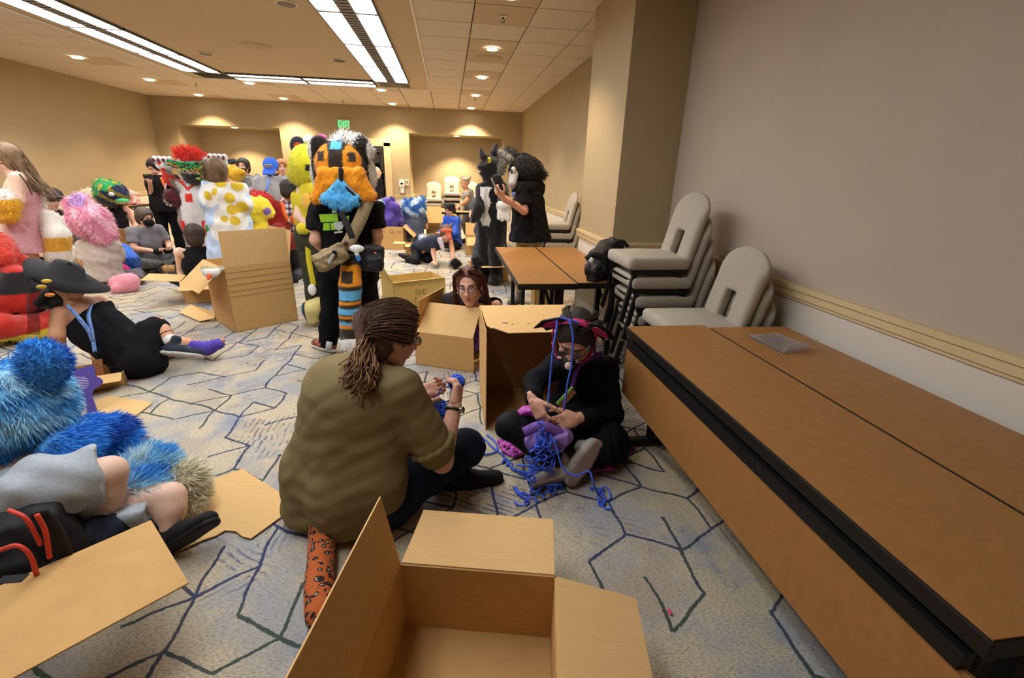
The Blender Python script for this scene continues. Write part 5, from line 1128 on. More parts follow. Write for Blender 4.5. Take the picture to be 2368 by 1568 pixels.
t, b = person('person in black dress and wide veiled hat reclining on the carpet', J, 'mid', dict(m=blkd, sleeve=0, tank=True, e=.012, hem=None, hemcut=False, extra=exd, wr=.006, name='dress', collar=-.09, cutz=.006), None, None, head=True, res=.012, armr=1.1, g=1.05, handspec=dict(L=dict(d=V3(.2, -.9, -.1), n=V3(0, 0, -1), curl=4), R=dict(d=V3(.2, -.9, -.1), n=V3(0, 0, -1), curl=4)), face=False, legr=1.05)
shoe(t, J['La'], J['Lt'], J['Lu'], mat('dark_navy_canvas', '#1e2530', .85, .1, 60), mat('white_grey_sole', '#b8b2a8', .8, .1, 30), L=.29, res=.009, lace=mat('white_lace', '#dcd8d0', .8, .05, 50), high=.08)
q = S(.01); d_ = nrm(J['Lk']-J['La']); q.cap(J['La']+d_*.06, J['La']+d_*.15, .046, .05); layer('sock', q, mat('white_sock', '#d9d6cf', .9, .05, 60), t, .008)
for k in (.115, .135): MB().tube([J['La']+d_*k+.0505*(nrm(np.cross(d_, (1, 0, 0)))*math.cos(a)+np.cross(d_, nrm(np.cross(d_, (1, 0, 0))))*math.sin(a)) for a in np.linspace(0, 2*math.pi, 18)], .005, 6).build('sock_stripe', blk, t, True)
castm = mat('purple_cast_bandage', '#5644a8', .9, .1, 60, .3, 120); q = S(.02); q.chain([W(405, 800, 3.92), W(445, 800, 3.88), W(478, 806, 3.80), W(506, 795, 3.80)], [.055, .052, .055, .045]); layer('leg_cast', q, castm, t, .009, wrinkle(.003, .04, 2, (1, 0, 0)))
q = S(.006)
for k in range(5): q.cap(W(506+k*.6, 788+k*3.5, 3.80), W(518-k*.8, 786+k*3.5, 3.80), .013-.001*k, .011-.001*k, k=.004)
layer('toes', q, skinm('mid'), t, .005)
hatm = mat('black_gauze', '#1b1b1e', .8, .3, 120, alpha=.9); hc_ = W(152, 640, 3.60); q = S(.03)
cone = []
n = 40; vs = []; rim = [(.01, .17), (.085, .15), (.11, .05), (.18, .03), (.255, -.02)]
R_ = np.array([nrm((.8, -.1, -.42)), nrm((.1, .95, -.1)), nrm(np.cross(nrm((.8, -.1, -.42)), nrm((.1, .95, -.1))))])
for rr_, zz in rim:
    for k in range(n):
        a = 2*math.pi*k/n; w_ = 1+.06*math.sin(3*a)*(rr_ > .2); vs.append(hc_+R_.T@V3(rr_*w_*math.cos(a)*1.0, rr_*w_*math.sin(a)*.72, zz*.6+.02*math.sin(2*a+1)*(rr_ > .2)))
fs = [[i*n+k, i*n+(k+1) % n, (i+1)*n+(k+1) % n, (i+1)*n+k] for i in range(len(rim)-1) for k in range(n)]+[list(range(n))]
hat = mk('hat', vs, fs, hatm, t, True); sm = hat.modifiers.new('thickness', 'SOLIDIFY'); sm.thickness = .006
veil = bpy.data.materials.new('black_veil_tulle'); veil.use_nodes = True; vb = veil.node_tree.nodes['Principled BSDF']; vb.inputs['Base Color'].default_value = (.012, .012, .014, 1); vb.inputs['Roughness'].default_value = .9
vn = veil.node_tree.nodes.new('ShaderNodeTexNoise'); vn.inputs['Scale'].default_value = 35; vm = veil.node_tree.nodes.new('ShaderNodeMapRange'); vm.inputs[3].default_value = .35; vm.inputs[4].default_value = .85; veil.node_tree.links.new(vn.outputs['Fac'], vm.inputs[0]); veil.node_tree.links.new(vm.outputs[0], vb.inputs['Alpha'])
vp = []
for i, (yy) in enumerate(np.linspace(640, 775, 9)):
    for k, xx in enumerate(np.linspace(62, 92, 6)): vp.append(W(xx+2*math.sin(i*1.3+k), yy, 3.38+.05*math.sin(k*2.1+i*.6)+.10*k/5))
mk('veil', vp, [[i*6+k, i*6+k+1, (i+1)*6+k+1, (i+1)*6+k] for i in range(8) for k in range(5)], veil, hat, True)
q = S(.02); m0 = J['head']+J['hf']*.08; q.ell(m0, (.09, .08, .09)); q.cap(m0, m0+nrm((-.8, -.3, -.25))*.09, .055, .04); msk = layer('animal_mask', q, mat('black_mask', '#131214', .6, .1, 60), t, .009)
for (x, y, c_) in ((108, 650, '#c8a326'), (96, 663, '#c8a326'), (115, 682, '#d07a2a')): MB().ball(W(x, y, 3.36), (.03, .02, .014), 10, 6).build('mask_marking', mat('mark_'+c_, c_, .5, .1, 40), msk, True)
lan = mat('light_blue_lanyard', '#8fb4e0', .7, .3, 90, color2='#4f6fc0'); lace_strip(t, 'lanyard', [W(155, 705, 3.46), W(182, 735, 3.42), W(205, 765, 3.40), W(215, 790, 3.40)], .028, lan, .003); lace_strip(t, 'lanyard', [W(212, 705, 3.56), W(205, 730, 3.46), W(212, 765, 3.41), W(216, 792, 3.40), W(220, 815, 3.38)], .028, lan, .003)
bdg = [W(213, 832, 3.36), W(236, 830, 3.36), W(241, 868, 3.34), W(217, 872, 3.34)]; MB().slab(bdg, .003).build('badge', MATS['orange_badge'], t); lace_strip(t, 'badge_clip', [W(220, 812, 3.38), W(224, 832, 3.36)], .012, blk, .003)
MB().slab([W(222, 873, 3.33), W(248, 868, 3.33), W(245, 882, 3.32), W(224, 886, 3.32)], .003).build('badge_ribbon', MATS['lime_ribbon'], t)
# purple paddle sign lying by the flat cardboard
pd = thing('paddle_sign', 'purple flower-shaped paddle sign above the flat cardboard', 'sign', G(180, 935)); pc_ = W(180, 888, 2.99); ax_ = nrm((.95, .3, -.05)); uz = nrm((-.05, .55, .8)); pur = mat('purple_card', '#4b3a8c', .6, .1, 60)
out = [pc_+ax_*(.11+.016*math.cos(6*a))*math.cos(a)+uz*(.115+.016*math.cos(6*a))*math.sin(a) for a in np.linspace(0, 2*math.pi, 48, endpoint=False)]; MB().slab(out, .006).build('paddle_face', pur, pd)
MB().slab([pc_-uz*.1+ax_*.045, pc_-uz*.1+ax_*.085, pc_-uz*.185+ax_*.115, pc_-uz*.2+ax_*.085, pc_-uz*.19+ax_*.065], .006).build('paddle_handle', pur, pd)
nz_ = nrm(np.cross(ax_, uz)); b_ = MB()
for k in range(9): wl = .06*math.sqrt(max(.05, 1-((k-4)/5)**2)); p = pc_+nz_*.001+uz*(.04-.011*k)-ax_*.005; b_.slab([p-ax_*wl, p+ax_*wl, p+ax_*wl+uz*.004, p-ax_*wl+uz*.004], .0012)
b_.build('print_lines', mat('pale_print', '#b9b4d8', .6, .05, 40), pd, kind='stuff')
# ------------------------------------------------------------------ standing person in the tiger-patterned head, back to the camera
YT = 3.88
J = dict(pelvis=W(803, 632, YT), chest=W(802, 545, YT), neck=W(796, 450, YT), head=W(790, 400, YT), hf=nrm((.1, 1, -.1)), hu=V3(0, 0, 1), Ls=W(742, 482, YT), Rs=W(862, 478, YT), Le=W(730, 555, YT-.05), Lw=W(752, 585, YT+.15), Re=W(872, 545, YT), Rw=W(868, 588, YT+.18),
         Lh=W(775, 640, YT), Rh=W(836, 640, YT), Lk=W(768, 735, YT-.02), Rk=W(850, 725, YT+.05), La=V3(*G(762, 812)[:2], .085), Ra=V3(*G(838, 800)[:2], .085), Lt=nrm((-.5, .4, 0)), Rt=nrm((.4, .8, 0)), Lu=V3(0, 0, 1), Ru=V3(0, 0, 1))
tee = mat('black_tee', '#141315', .9, .1, 150, .15, 500, spec=.15); jog = mat('black_joggers', '#101012', .92, .12, 150, .2, 500, spec=.12)
multi = mat('speckled_canvas', '#22232c', .8, .3, 60, color2='#b06040')
t, b = person('standing person in orange and blue tiger costume head and black tee, back turned', J, 'light', dict(m=tee, sleeve=.72, hem=.03, e=.016, wr=.007, collar=-.03, er=.03), dict(m=jog, e=.03, len=1.93, wr=.01), dict(m=multi, sole=mat('white_rubber', '#d8d4cc', .7, .05, 40), L=.28), head=False, res=.012, g=1.08, armr=1.1, legr=1.05)
R_, F_ = V3(1, 0, 0), V3(0, 1, 0); hc0 = W(789, 386, YT)
def tcol(v):
    s = np.abs(v[:, 0]-hc0[0])*1.14; z = v[:, 2]-hc0[2]; out = np.tile(np.array(lin('#33281c')), (len(v), 1)); o_ = lin('#e8921a'); bl = lin('#5bb4e4')
    eye = (((s-.125)/.07)**2+((z-.045)/.13)**2) < 1; out[eye] = o_; out[eye & (np.abs(s-.125) < .03) & (np.abs(z-.07) < .035)] = lin('#3a2c1c'); out[eye & (np.abs(s-.125) < .045) & (z < -.02) & (z > -.09)] = bl
    out[(s < .045) & (z > .12)] = bl; out[(s > .05) & (z < -.10)] = o_; out[(s > .235)] = lin('#d8d4cc'); return out
q = S(.05); q.ell(hc0, (.205, .18, .19)); q.ell(hc0+V3(0, .1, -.05), (.16, .2, .15)); q.ell(hc0+V3(-.17, .08, -.06), (.08, .1, .14)); q.ell(hc0+V3(.17, .08, -.06), (.08, .1, .14))
o = layer('costume_head', q, furbase, t, .013, wrinkle(.003, .06, 3), tcol); fur(o, 5200, .02, .004, furm, (0, 0, -.8), .7, 3, jit=.25)
for s_, px_ in ((-1, 739), (1, 836)):
    q = S(.02); e0 = W(px_, 350, YT-.03); q.ell(e0, (.08, .045, .105)); ear = layer('ear', q, furbase, t, .012, None, cmap((None, '#2c241b'), (lambda v, e0=e0, s_=s_: (v[:, 0]-e0[0])*s_ > .05, '#e4e0d8'))); fur(ear, 1200, .022, .004, furm, (0, 0, .4), .5, 4, jit=.25)
q = S(.04); q.chain([W(772, 334, YT+.02), W(795, 325, YT), W(825, 331, YT), W(848, 350, YT+.02)], [.045, .055, .05, .045]); o = layer('hair_tuft', q, furbase, t, .012, None, cmap((None, '#ece9e2'))); fur(o, 1300, .035, .005, furm, (.5, -.1, -.3), .6, 5, jit=.3)
# mane panels over the shoulders
dk = mat('dark_brown_plush', '#2e2419', .95, .15, 120, .3, 200)
def wedge(name, pts, th, col, dy=0.):
    q = S(.02); P_ = [W(x, y, YT-.17+dy) for x, y in pts]; c = np.mean(P_, 0)
    for i in range(len(P_)): q.cap(lerp(P_[i], c, .12), lerp(P_[(i+1) % len(P_)], c, .12), th); q.cap(lerp(P_[i], c, .12), c, th, th*1.2)
    o = layer(name, q, furbase, t, .011, wrinkle(.004, .05, 7), cmap((None, col))); fur(o, 1500, .02, .004, furm, (0, 0, -.8), .7, 6, jit=.25)
wedge('mane_panel', [(745, 395), (782, 395), (784, 418), (755, 455), (728, 462)], .035, '#ef9a1c'); wedge('mane_panel', [(795, 395), (832, 395), (862, 455), (830, 462), (795, 420)], .035, '#ef9a1c'); wedge('mane_panel', [(787, 422), (828, 462), (800, 477), (772, 472), (750, 458)], .035, '#5cb6ea', -.035)
q = S(.01); q.cap(W(788, 392, YT-.22), W(788, 424, YT-.225), .018, .016); q.cap(W(788, 424, YT-.225), W(748, 462, YT-.225), .015); q.cap(W(788, 424, YT-.225), W(833, 465, YT-.225), .015); layer('mane_stripe', q, furbase, t, .008, None, cmap((None, '#241c14')))
# tail with stripes
tl = [W(812, 610, YT-.16), W(810, 660, YT-.24), W(810, 720, YT-.26), W(811, 785, YT-.24)]
def tailc(v):
    p = 784-F_PX*((v-V3(0, 0, CAMZ))@_u2)/((v-V3(0, 0, CAMZ))@_fw); s = np.abs(v[:, 0]-W(810, 690, YT-.24)[0]); out = np.tile(np.array(lin('#3b3125')), (len(v), 1)); zt = 1.51-(p*0); z = v[:, 2]; z0, z1 = tl[0][2], tl[3][2]; k = (z0-z)/(z0-z1)
    for a, b2, c in ((.0, .25, '#ee9618'), (.30, .42, '#6bbde8'), (.44, .49, '#ee9618'), (.53, .61, '#6bbde8'), (.62, .665, '#ee9618'), (.71, .76, '#6bbde8'), (.76, .81, '#ee9618')): out[(k > a) & (k < b2)] = lin(c)
    out[(k > .06) & (k < .2) & (s < .045)] = lin('#3b3125'); return out
q = S(.03); q.chain(tl, [.075, .082, .082, .085]); o = layer('tail', q, furbase, t, .011, wrinkle(.002, .05, 2), tailc); fur(o, 3000, .016, .004, furm, (0, 0, -.9), .75, 7, jit=.2)
q = S(.02); q.ell(W(812, 790, YT-.26), (.085, .085, .075)); o = layer('tail_tip', q, furbase, t, .011, None, cmap((None, '#f0eeea'))); fur(o, 900, .025, .004, furm, (0, 0, -.6), .6, 8)
# printed back of the tee: lime lettering bars and grey emblem
lime = mat('lime_print', '#8fc22a', .8, .15, 60); gpr = mat('grey_print', '#b9bdb4', .8, .2, 60)
yb = YT-.205
def pq(pts, m, nm='shirt_print', dy=0.): MB().slab([W(x, y, yb+dy) for x, y in pts], .004).build(nm, m, t)
for pts in ([(738, 496), (780, 494), (783, 512), (742, 514)], [(748, 516), (762, 515), (763, 532), (747, 533)], [(764, 516), (790, 512), (793, 530), (766, 532)], [(742, 463), (752, 462), (751, 471), (741, 471)], [(800, 500), (808, 498), (806, 512), (799, 513)], [(834, 500), (845, 498), (843, 515), (834, 516)]): pq(pts, lime)
for pts in ([(768, 486), (776, 483), (780, 492), (768, 493)], [(772, 514), (790, 512), (795, 524), (785, 534), (774, 528)], [(772, 536), (792, 534), (792, 538), (774, 540)]): pq(pts, gpr, 'shirt_emblem', -.003)
pq([(766, 803), (776, 802), (774, 815), (764, 816)], gpr, 'trouser_print', -.02+.09) if False else None
lace_strip(t, 'ankle_print', [W(762, 790, YT-.105), W(759, 812, YT-.105)], .05, gpr, .002, (0, -1, 0))
# bags
kh = mat('khaki_canvas', '#9a8560', .85, .12, 50, .3, 300); bg = thing('sling_bag', 'khaki canvas sling bag on the back of the tiger-headed person', 'bag', W(765, 600, YT-.32))
c = W(765, 595, YT-.28); R1 = np.array([nrm((.9, 0, .45)), V3(0, 1, 0), nrm((-.45, 0, .9))]); q = S(.02); q.box(c, (.125, .065, .07), R1, rd=.035); q.box(c+V3(-.02, -.06, -.015), (.07, .03, .05), R1, rd=.02); layer('bag_body', q, kh, bg, .009, wrinkle(.006, .06, 4)); lace_strip(bg, 'strap', [W(798, 575, YT-.25), W(815, 545, YT-.225), W(835, 505, YT-.21), W(852, 462, YT-.17)], .09, kh, .012); lace_strip(bg, 'leather_patch', [W(795, 560, YT-.27), W(804, 566, YT-.27)], .035, mat('brown_leather', '#4a2c22', .6, .1, 60), .004)
q = S(.005); q.cap(W(772, 588, YT-.37), W(762, 608, YT-.37), .012, .014); layer('keyring_tag', q, mat('clear_grey_tag', '#a8a8a6', .3, .2, 80), bg, .006); MB().ball(W(773, 585, YT-.36), .02, 10, 7).build('toggle', blk, bg, True)
bg = thing('camera_bag', 'black camera bag hanging at the hip of the tiger-headed person', 'bag', W(862, 620, YT-.25)); q = S(.02); q.box(W(862, 597, YT-.17), (.085, .06, .10), np.array([nrm((1, 0, -.1)), V3(0, 1, 0), nrm((.1, 0, 1))]), rd=.03); q.box(W(866, 612, YT-.25), (.06, .03, .055), rd=.02); layer('bag_body', q, mat('black_cordura', '#16161a', .7, .15, 90), bg, .009, wrinkle(.004, .06, 4)); lace_strip(bg, 'strap', [W(788, 490, YT-.225), W(805, 525, YT-.235), W(820, 560, YT-.23), W(840, 585, YT-.2)], .045, mat('charcoal_webbing', '#2c2a2a', .8, .1, 100), .008); MB().ball(W(868, 585, YT-.28), (.012, .006, .006), 8, 6).build('logo_mark', mat('orange_mark', '#e0622a', .6, .05, 30), bg, True)
q = S(.01); q.ell(W(825, 575, YT-.27), (.055, .02, .03)); q.cap(W(822, 580, YT-.27), W(830, 600, YT-.27), .015, .018); pr = layer('plush_charm', q, furbase, None, .007, None, cmap((None, '#eceae6'), (lambda v: v[:, 2] < W(828, 590, YT-.27)[2], '#3a86dc'))); tag(pr, 'white and blue plush charm clipped to the black camera bag', 'charm')
# ------------------------------------------------------------------ yellow-headed costumed person behind
Y6 = 4.75
J = stand(*W(718, 480, Y6)[:2], 1.68, 150); J.update(Le=W(690, 500, Y6-.1), Lw=W(722, 535, Y6-.15), Ls=W(700, 440, Y6)); 
olv = mat('dark_olive_trousers', '#3b3e2c', .9, .1, 80); yel = mat('yellow_vest', '#d8c62c', .85, .1, 60); t, b = person('costumed person with bright yellow bear-like head behind the tiger-headed person', J, 'pale', dict(m=yel, sleeve=0, tank=True, e=.014, name='vest'), dict(m=olv, e=.03, len=1.95), dict(m=mat('black_red_trainer', '#2a1a18', .7, .2, 40, color2='#b8452a'), sole=MATS['white_rubber']), head=False, res=.014)
hc1 = W(712, 385, Y6); q = S(.05); q.ell(hc1, (.16, .18, .2)); q.ell(hc1+V3(-.10, .0, -.07), (.09, .1, .09)); o = layer('costume_head', q, furbase, t, .014, wrinkle(.003, .06, 2), cmap((None, '#d9cf2c'), (lambda v: (v[:, 2]-hc1[2] > -.04) & (v[:, 2]-hc1[2] < .02) & (v[:, 0]-hc1[0] > .02), '#26251c'), (lambda v: (v[:, 2]-hc1[2] < -.16), '#6fd046'))); fur(o, 2200, .02, .005, furm, (0, 0, -.7), .7, 3, jit=.2)
q = S(.02); q.ell(W(690, 338, Y6), (.075, .05, .085)); ear = layer('ear', q, furbase, t, .012, None, cmap((None, '#23202c'), (lambda v: ((v[:, 0]-W(693, 340, Y6)[0])**2+(v[:, 2]-W(693, 340, Y6)[2])**2 < .04**2) & (v[:, 1] < Y6), '#b8452f')))
q = S(.03); q.ell(W(716, 325, Y6), (.06, .05, .05)); layer('white_tuft', q, furbase, t, .012, None, cmap((None, '#ebe8e2'))); q = S(.03); q.ell(W(745, 318, Y6), (.045, .04, .03)); layer('pink_bow', q, furbase, t, .012, None, cmap((None, '#e05a94')))
q = S(.03); q.ell(W(700, 530, Y6-.15), (.06, .05, .06)); q.ell(W(715, 470, Y6-.12), (.07, .05, .11)); layer('fur_mitten', q, furbase, t, .012, wrinkle(.004, .05, 2), cmap((None, '#d8c62c'), (lambda v: v[:, 2] < W(700, 537, Y6)[2], '#1c1b1a'), (lambda v: v[:, 2] > W(715, 478, Y6)[2], '#eab04a')))
lace_strip(t, 'side_stripe', [W(712, 565, Y6-.1), W(716, 610, Y6-.1), W(726, 660, Y6-.1)], .05, yel, .01)
q = S(.03); tp = [W(735, 700, Y6-.1), W(718, 715, Y6-.12), W(722, 738, Y6-.12)]; q.chain(tp, [.06, .085, .06]); layer('tail', q, furbase, t, .012, None, cmap((None, '#d6c883'), (lambda v: v[:, 0] < W(718, 715, Y6)[0], '#2a2438'), (lambda v: v[:, 0] < W(712, 715, Y6)[0], '#5ab8d8'))); q = S(.02); q.ell(W(722, 670, Y6-.12), (.04, .04, .06)); layer('white_plush', q, furbase, t, .012, None, cmap((None, '#eeeae4')))
# ------------------------------------------------------------------ black cat costume and black bird costume by the far table
def fursuit(label, J, colf, name='person', res=.016, g=1.15, ag=1., n=5000, flen=.025, fw_=.005, k=.05, paws=True, extra=None):
    """full-body plush costume: one continuous body with big paws, head built separately"""
    t = thing(name, label, 'person', (J['pelvis'][0], J['pelvis'][1], 0)); q = S(k); fwd = J.get('f_', V3(0, -1, 0))
    w1 = lerp(J['pelvis'], J['chest'], .5); q.chain([J['pelvis'], w1, J['chest'], J['neck']], [.19*g, .185*g, .18*g, .11*g], flat=(fwd, 1.25)); q.cap(J['Ls'], J['Rs'], .085*g, .085*g)
    for a in 'LR':
        if a+'e' in J: q.chain([J[a+'s'], J[a+'e'], J[a+'w']], [.08*g*ag, .068*g*ag, .06*g*ag])
        if a+'k' in J: q.chain([J[a+'h'], J[a+'k'], J[a+'a']], [.115*g, .09*g, .08*g])
        if paws and a+'a' in J:
            T = J.get(a+'t', fwd)
            if J[a+'a'][2] < .3: q.ell(J[a+'a']+T*.09-V3(0, 0, .0), (.09, .12, .07))
        if paws and a+'w' in J: d = nrm(J[a+'w']-J[a+'e']); [q.ell(J[a+'w']+d*.05+np.cross(d, (0, .3, 1))*s_, (.04, .04, .045), k=.015) for s_ in (-.045, 0, .045)]
    if extra: extra(q)
    q.cut((0, 0, .004), (0, 0, -1)); o = layer('body', q, furbase, t, res, wrinkle(.006, .12, 3), colf)
    if n: fur(o, n, flen, fw_, furm, (0, 0, -.9), .75, 3, jit=.2)
    return t, o
YC = 6.6; J = stand(*W(1135, 480, YC)[:2], 1.70, -35); J.update(Re=W(1108, 480, YC-.2), Rw=W(1098, 500, YC-.25), Rs=W(1118, 440, YC-.05), Ls=W(1158, 438, YC), Le=W(1168, 470, YC-.25), Lw=W(1152, 420, YC-.35), chest=W(1138, 460, YC), neck=W(1138, 425, YC))
belly = lambda v: (np.abs((v-J['chest'])@J['r_']-.0) < .058+.018*np.sin(v[:, 2]*28+1)) & ((v-J['chest'])@J['f_'] > .05) & (v[:, 2] > W(1130, 520, YC)[2]) & (v[:, 2] < W(1130, 432, YC)[2]) & ((v-J['chest'])@J['f_'] < .26)
cb = cmap((None, '#131315'), (belly, '#c9c8c6')); t, o = fursuit('standing person in black cat costume with yellow eyes and white chest', J, cb, res=.016)
hc2 = W(1136, 388, YC); f2 = nrm((-.85, -.5, .1)); q = S(.04); q.ell(hc2, (.15, .16, .15)); q.ell(hc2+f2*.13-V3(0, 0, .01), (.085, .085, .05)); q.ell(hc2+f2*.11-V3(0, 0, .085), (.07, .07, .03)); q.ell(hc2+V3(.06, .05, .02), (.12, .12, .13)); q.cap(hc2, W(1138, 430, YC), .13, .12)
hd = layer('cat_head', q, furbase, t, .013, wrinkle(.003, .05, 2), cmap((None, '#1b1b1e'))); fur(hd, 2600, .02, .004, furm, (.4, .2, -.5), .6, 3, jit=.3)
for e, tp in ((W(1117, 360, YC-.05), W(1112, 350, YC-.05)), (W(1143, 352, YC), W(1147, 338, YC))):
    q = S(.015); q.cap(e, tp+V3(0, 0, .03), .055, .018); ear = layer('ear', q, furbase, hd, .009, None, cmap((None, '#2a2a2e')))
    MB().slab([e+f2*.04+V3(-.02, 0, 0), e+f2*.04+V3(.02, -.01, 0), tp+f2*.02+V3(0, 0, .03)], .004).build('ear_lining', mat('grey_lining', '#77757a', .8, .1, 50), ear)
ey = W(1131, 371, YC-.17); MB().ball(ey, (.028, .02, .04), 14, 9).build('eye', mat('yellow_eye', '#d8cf2a', .3, .1, 30), hd, True); MB().ball(ey+f2*.022+V3(0, -.012, 0), (.008, .008, .026), 8, 7).build('pupil', blk, hd, True)
q = S(.01); q.ell(hc2+f2*.16-V3(0, 0, .055), (.045, .045, .022)); layer('mouth', q, mat('dark_red_mouth', '#4a1c20', .5, .1, 40), hd, .008); q = S(.008); q.ell(hc2+f2*.175-V3(0, 0, .068), (.035, .03, .012)); layer('teeth', q, mat('tooth_white', '#dcd6cc', .4, .05, 40), hd, .007)
MB().tube([hc2+f2*.2+V3(0, 0, .0), hc2+f2*.32+V3(-.02, -.03, .03)], .0015, 4).tube([hc2+f2*.2, hc2+f2*.32+V3(-.02, -.03, .0)], .0015, 4).build('whiskers', mat('whisker_white', '#d8d8d8', .5, .02, 30), hd, kind='stuff')
q = S(.02); pw = W(1165, 485, YC-.3)
for k in range(4): q.cap(pw+V3(-.05+.035*k, 0, .03), pw+V3(-.06+.04*k, -.02, -.10-.02*(k % 2)), .035, .03, k=.012)
q.ell(pw+V3(0, 0, .06), (.1, .07, .07)); o = layer('white_paw', q, furbase, t, .012, None, cmap((None, '#dedbd6'))); fur(o, 700, .025, .004, furm, (0, 0, -.8), .6, 2)
# bird-headed person with phone
YB_ = 5.55; J = stand(*W(1222, 500, YB_)[:2], 1.66, -62); J.update(chest=W(1222, 480, YB_), neck=W(1222, 415, YB_), Rs=W(1205, 432, YB_-.16), Ls=W(1240, 432, YB_+.14), Re=W(1212, 487, YB_-.25), Rw=W(1162, 455, YB_-.36), Le=W(1215, 480, YB_+.2), Lw=W(1180, 470, YB_), Ra=V3(*G(1198, 700)[:2], .09), La=V3(*G(1250, 690)[:2], .09))
J['Rk'] = lerp(J['Rh'], J['Ra'], .5); J['Lk'] = lerp(J['Lh'], J['La'], .5); khk = mat('khaki_trousers', '#a6936a', .9, .08, 70, .2, 300); J['Rt'] = nrm((-.6, -.7, 0)); J['Lt'] = nrm((.7, -.6, 0))
t, b = person('standing person with black bird costume head looking at a phone', J, 'light', dict(m=tee, sleeve=.8, hem=.13, flare=.03, e=.045, wr=.008, er=.03, collar=-.02, extra=lambda q: q.cap(J['pelvis']+V3(.02, 0, .15), J['pelvis']+V3(.06, .02, -.12), .19, .23)), dict(m=khk, e=.0, len=1.9, wr=.01), dict(m=mat('grey_suede', '#6b665c', .9, .15, 50), sole=mat('grey_rubber', '#4a4640', .8, .1, 40), L=.28), head=False, res=.013, g=1.2, armr=1.15, handspec=dict(R=dict(d=nrm(W(1148, 440, YB_-.4)-W(1162, 455, YB_-.36)), n=nrm((-.3, .4, .8)), curls=[30, 34, 38, 42])))
hc3 = W(1210, 392, YB_-.02); fb = nrm((-.9, -.35, -.25)); q = S(.05); q.ell(hc3, (.165, .155, .165)); q.ell(hc3+V3(.08, .04, -.03), (.13, .13, .13)); q.cap(hc3+V3(.1, .05, -.1), W(1255, 405, YB_), .09, .045); q.cap(hc3+V3(.1, .03, .0), W(1240, 390, YB_), .1, .07)
hd = layer('bird_head', q, furbase, t, .013, wrinkle(.006, .08, 2), cmap((None, '#17181a'))); fur(hd, 3600, .035, .005, furm, (.7, .2, -.4), .6, 3, jit=.35)
q = S(.02); q.cap(W(1188, 405, YB_-.16), W(1185, 425, YB_-.22), .055, .045); q.cap(W(1185, 425, YB_-.22), W(1190, 435, YB_-.2), .04, .02); layer('beak', q, mat('grey_beak', '#9a9a9c', .5, .06, 30), hd, .009)
ey = W(1187, 395, YB_-.20); MB().ball(ey, (.03, .022, .045), 14, 9).build('eye', mat('pale_grey_eye', '#b8bcb8', .3, .05, 30), hd, True); MB().ball(ey+fb*.016, (.018, .016, .03), 10, 8).build('pupil', mat('smoky_pupil', '#3a3d3c', .25, .1, 30), hd, True)
for p0, p1, c in ((W(1175, 368, YB_-.1), W(1158, 352, YB_-.1), '#8d8a84'), (W(1188, 358, YB_), W(1172, 347, YB_), '#3c3d3e')):
    q = S(.02); q.cap(p0, p1, .05, .03); o = layer('ear', q, furbase, hd, .012, None, cmap((None, c))); fur(o, 500, .03, .005, furm, (-.5, -.2, .4), .5, 3)
q = S(.03); q.cap(W(1163, 375, YB_-.12), W(1160, 395, YB_-.13), .045, .04); o = layer('cheek_fur', q, furbase, hd, .012, None, cmap((None, '#6f6c66'))); fur(o, 600, .03, .005, furm, (-.5, -.2, -.5), .5, 3)
lace_strip(t, 'lanyard', [W(1190, 445, YB_-.32), W(1188, 460, YB_-.34)], .02, mat('grey_blue_lanyard', '#8a92a0', .6, .2, 60), .004); MB().ball(W(1187, 449, YB_-.35), .018, 10, 7).build('blue_pin', mat('blue_glow_pin', '#3a7ae0', .3, .1, 30), t, True)
ph = thing('phone', 'pale smartphone held up by the bird-headed person', 'phone', W(1143, 432, YB_-.45)); bevel(MB().box(W(1143, 427, YB_-.45), (.012, .075, .145), rotm((0, 1, 0), -28)).build('phone_body', mat('champagne_metal', '#b9ab92', .3, .05, 30, metal=.5), ph), .005); MB().box(W(1143, 427, YB_-.45)+V3(.0, .0, .0)+rotm((0, 1, 0), -28)@V3(.0085, 0, 0), (.004, .068, .13), rotm((0, 1, 0), -28)).build('screen', mat('phone_screen', '#1a1c20', .15, .05, 30), ph)
# ------------------------------------------------------------------ crawling person, and the seated row behind
Y8 = 7.9; J = dict(pelvis=W(972, 572, 8.35), chest=W(1003, 562, 8.0), neck=W(1022, 550, 7.85), head=W(1032, 541, 7.78), hf=nrm((.3, -.85, -.35)), hu=nrm((.2, -.1, 1)), Rs=W(1003, 556, 7.86), Ls=W(1040, 556, 7.95), Re=W(1002, 585, 7.85), Rw=W(1005, 604, 7.75), Le=W(1046, 578, 7.85), Lw=W(1046, 600, 7.65), Rh=W(965, 578, 8.3), Lh=W(985, 576, 8.45), Rk=G(962, 603, .06), Lk=G(992, 600, .06), Ra=G(940, 598, .06), La=G(965, 590, .06), Rt=nrm((-.6, .75, 0)), Lt=nrm((-.4, .85, 0)), Ru=V3(0, .2, -1), Lu=V3(0, .2, -1))
navy = mat('navy_tee', '#252b40', .9, .1, 80); t, b = person('person in navy tee and reddish fox mask crawling on hands and knees', J, 'light', dict(m=navy, sleeve=.6, e=.012), dict(m=blk2, len=1.9), dict(m=mat('black_shoe', '#121110'), sole=MATS['black_rubber']), res=.016, handspec=dict(R=dict(d=V3(.1, -.9, -.1), n=V3(0, 0, -1), curl=4), L=dict(d=V3(.1, -.9, -.1), n=V3(0, 0, -1), curl=4)), face=True, hair=None)
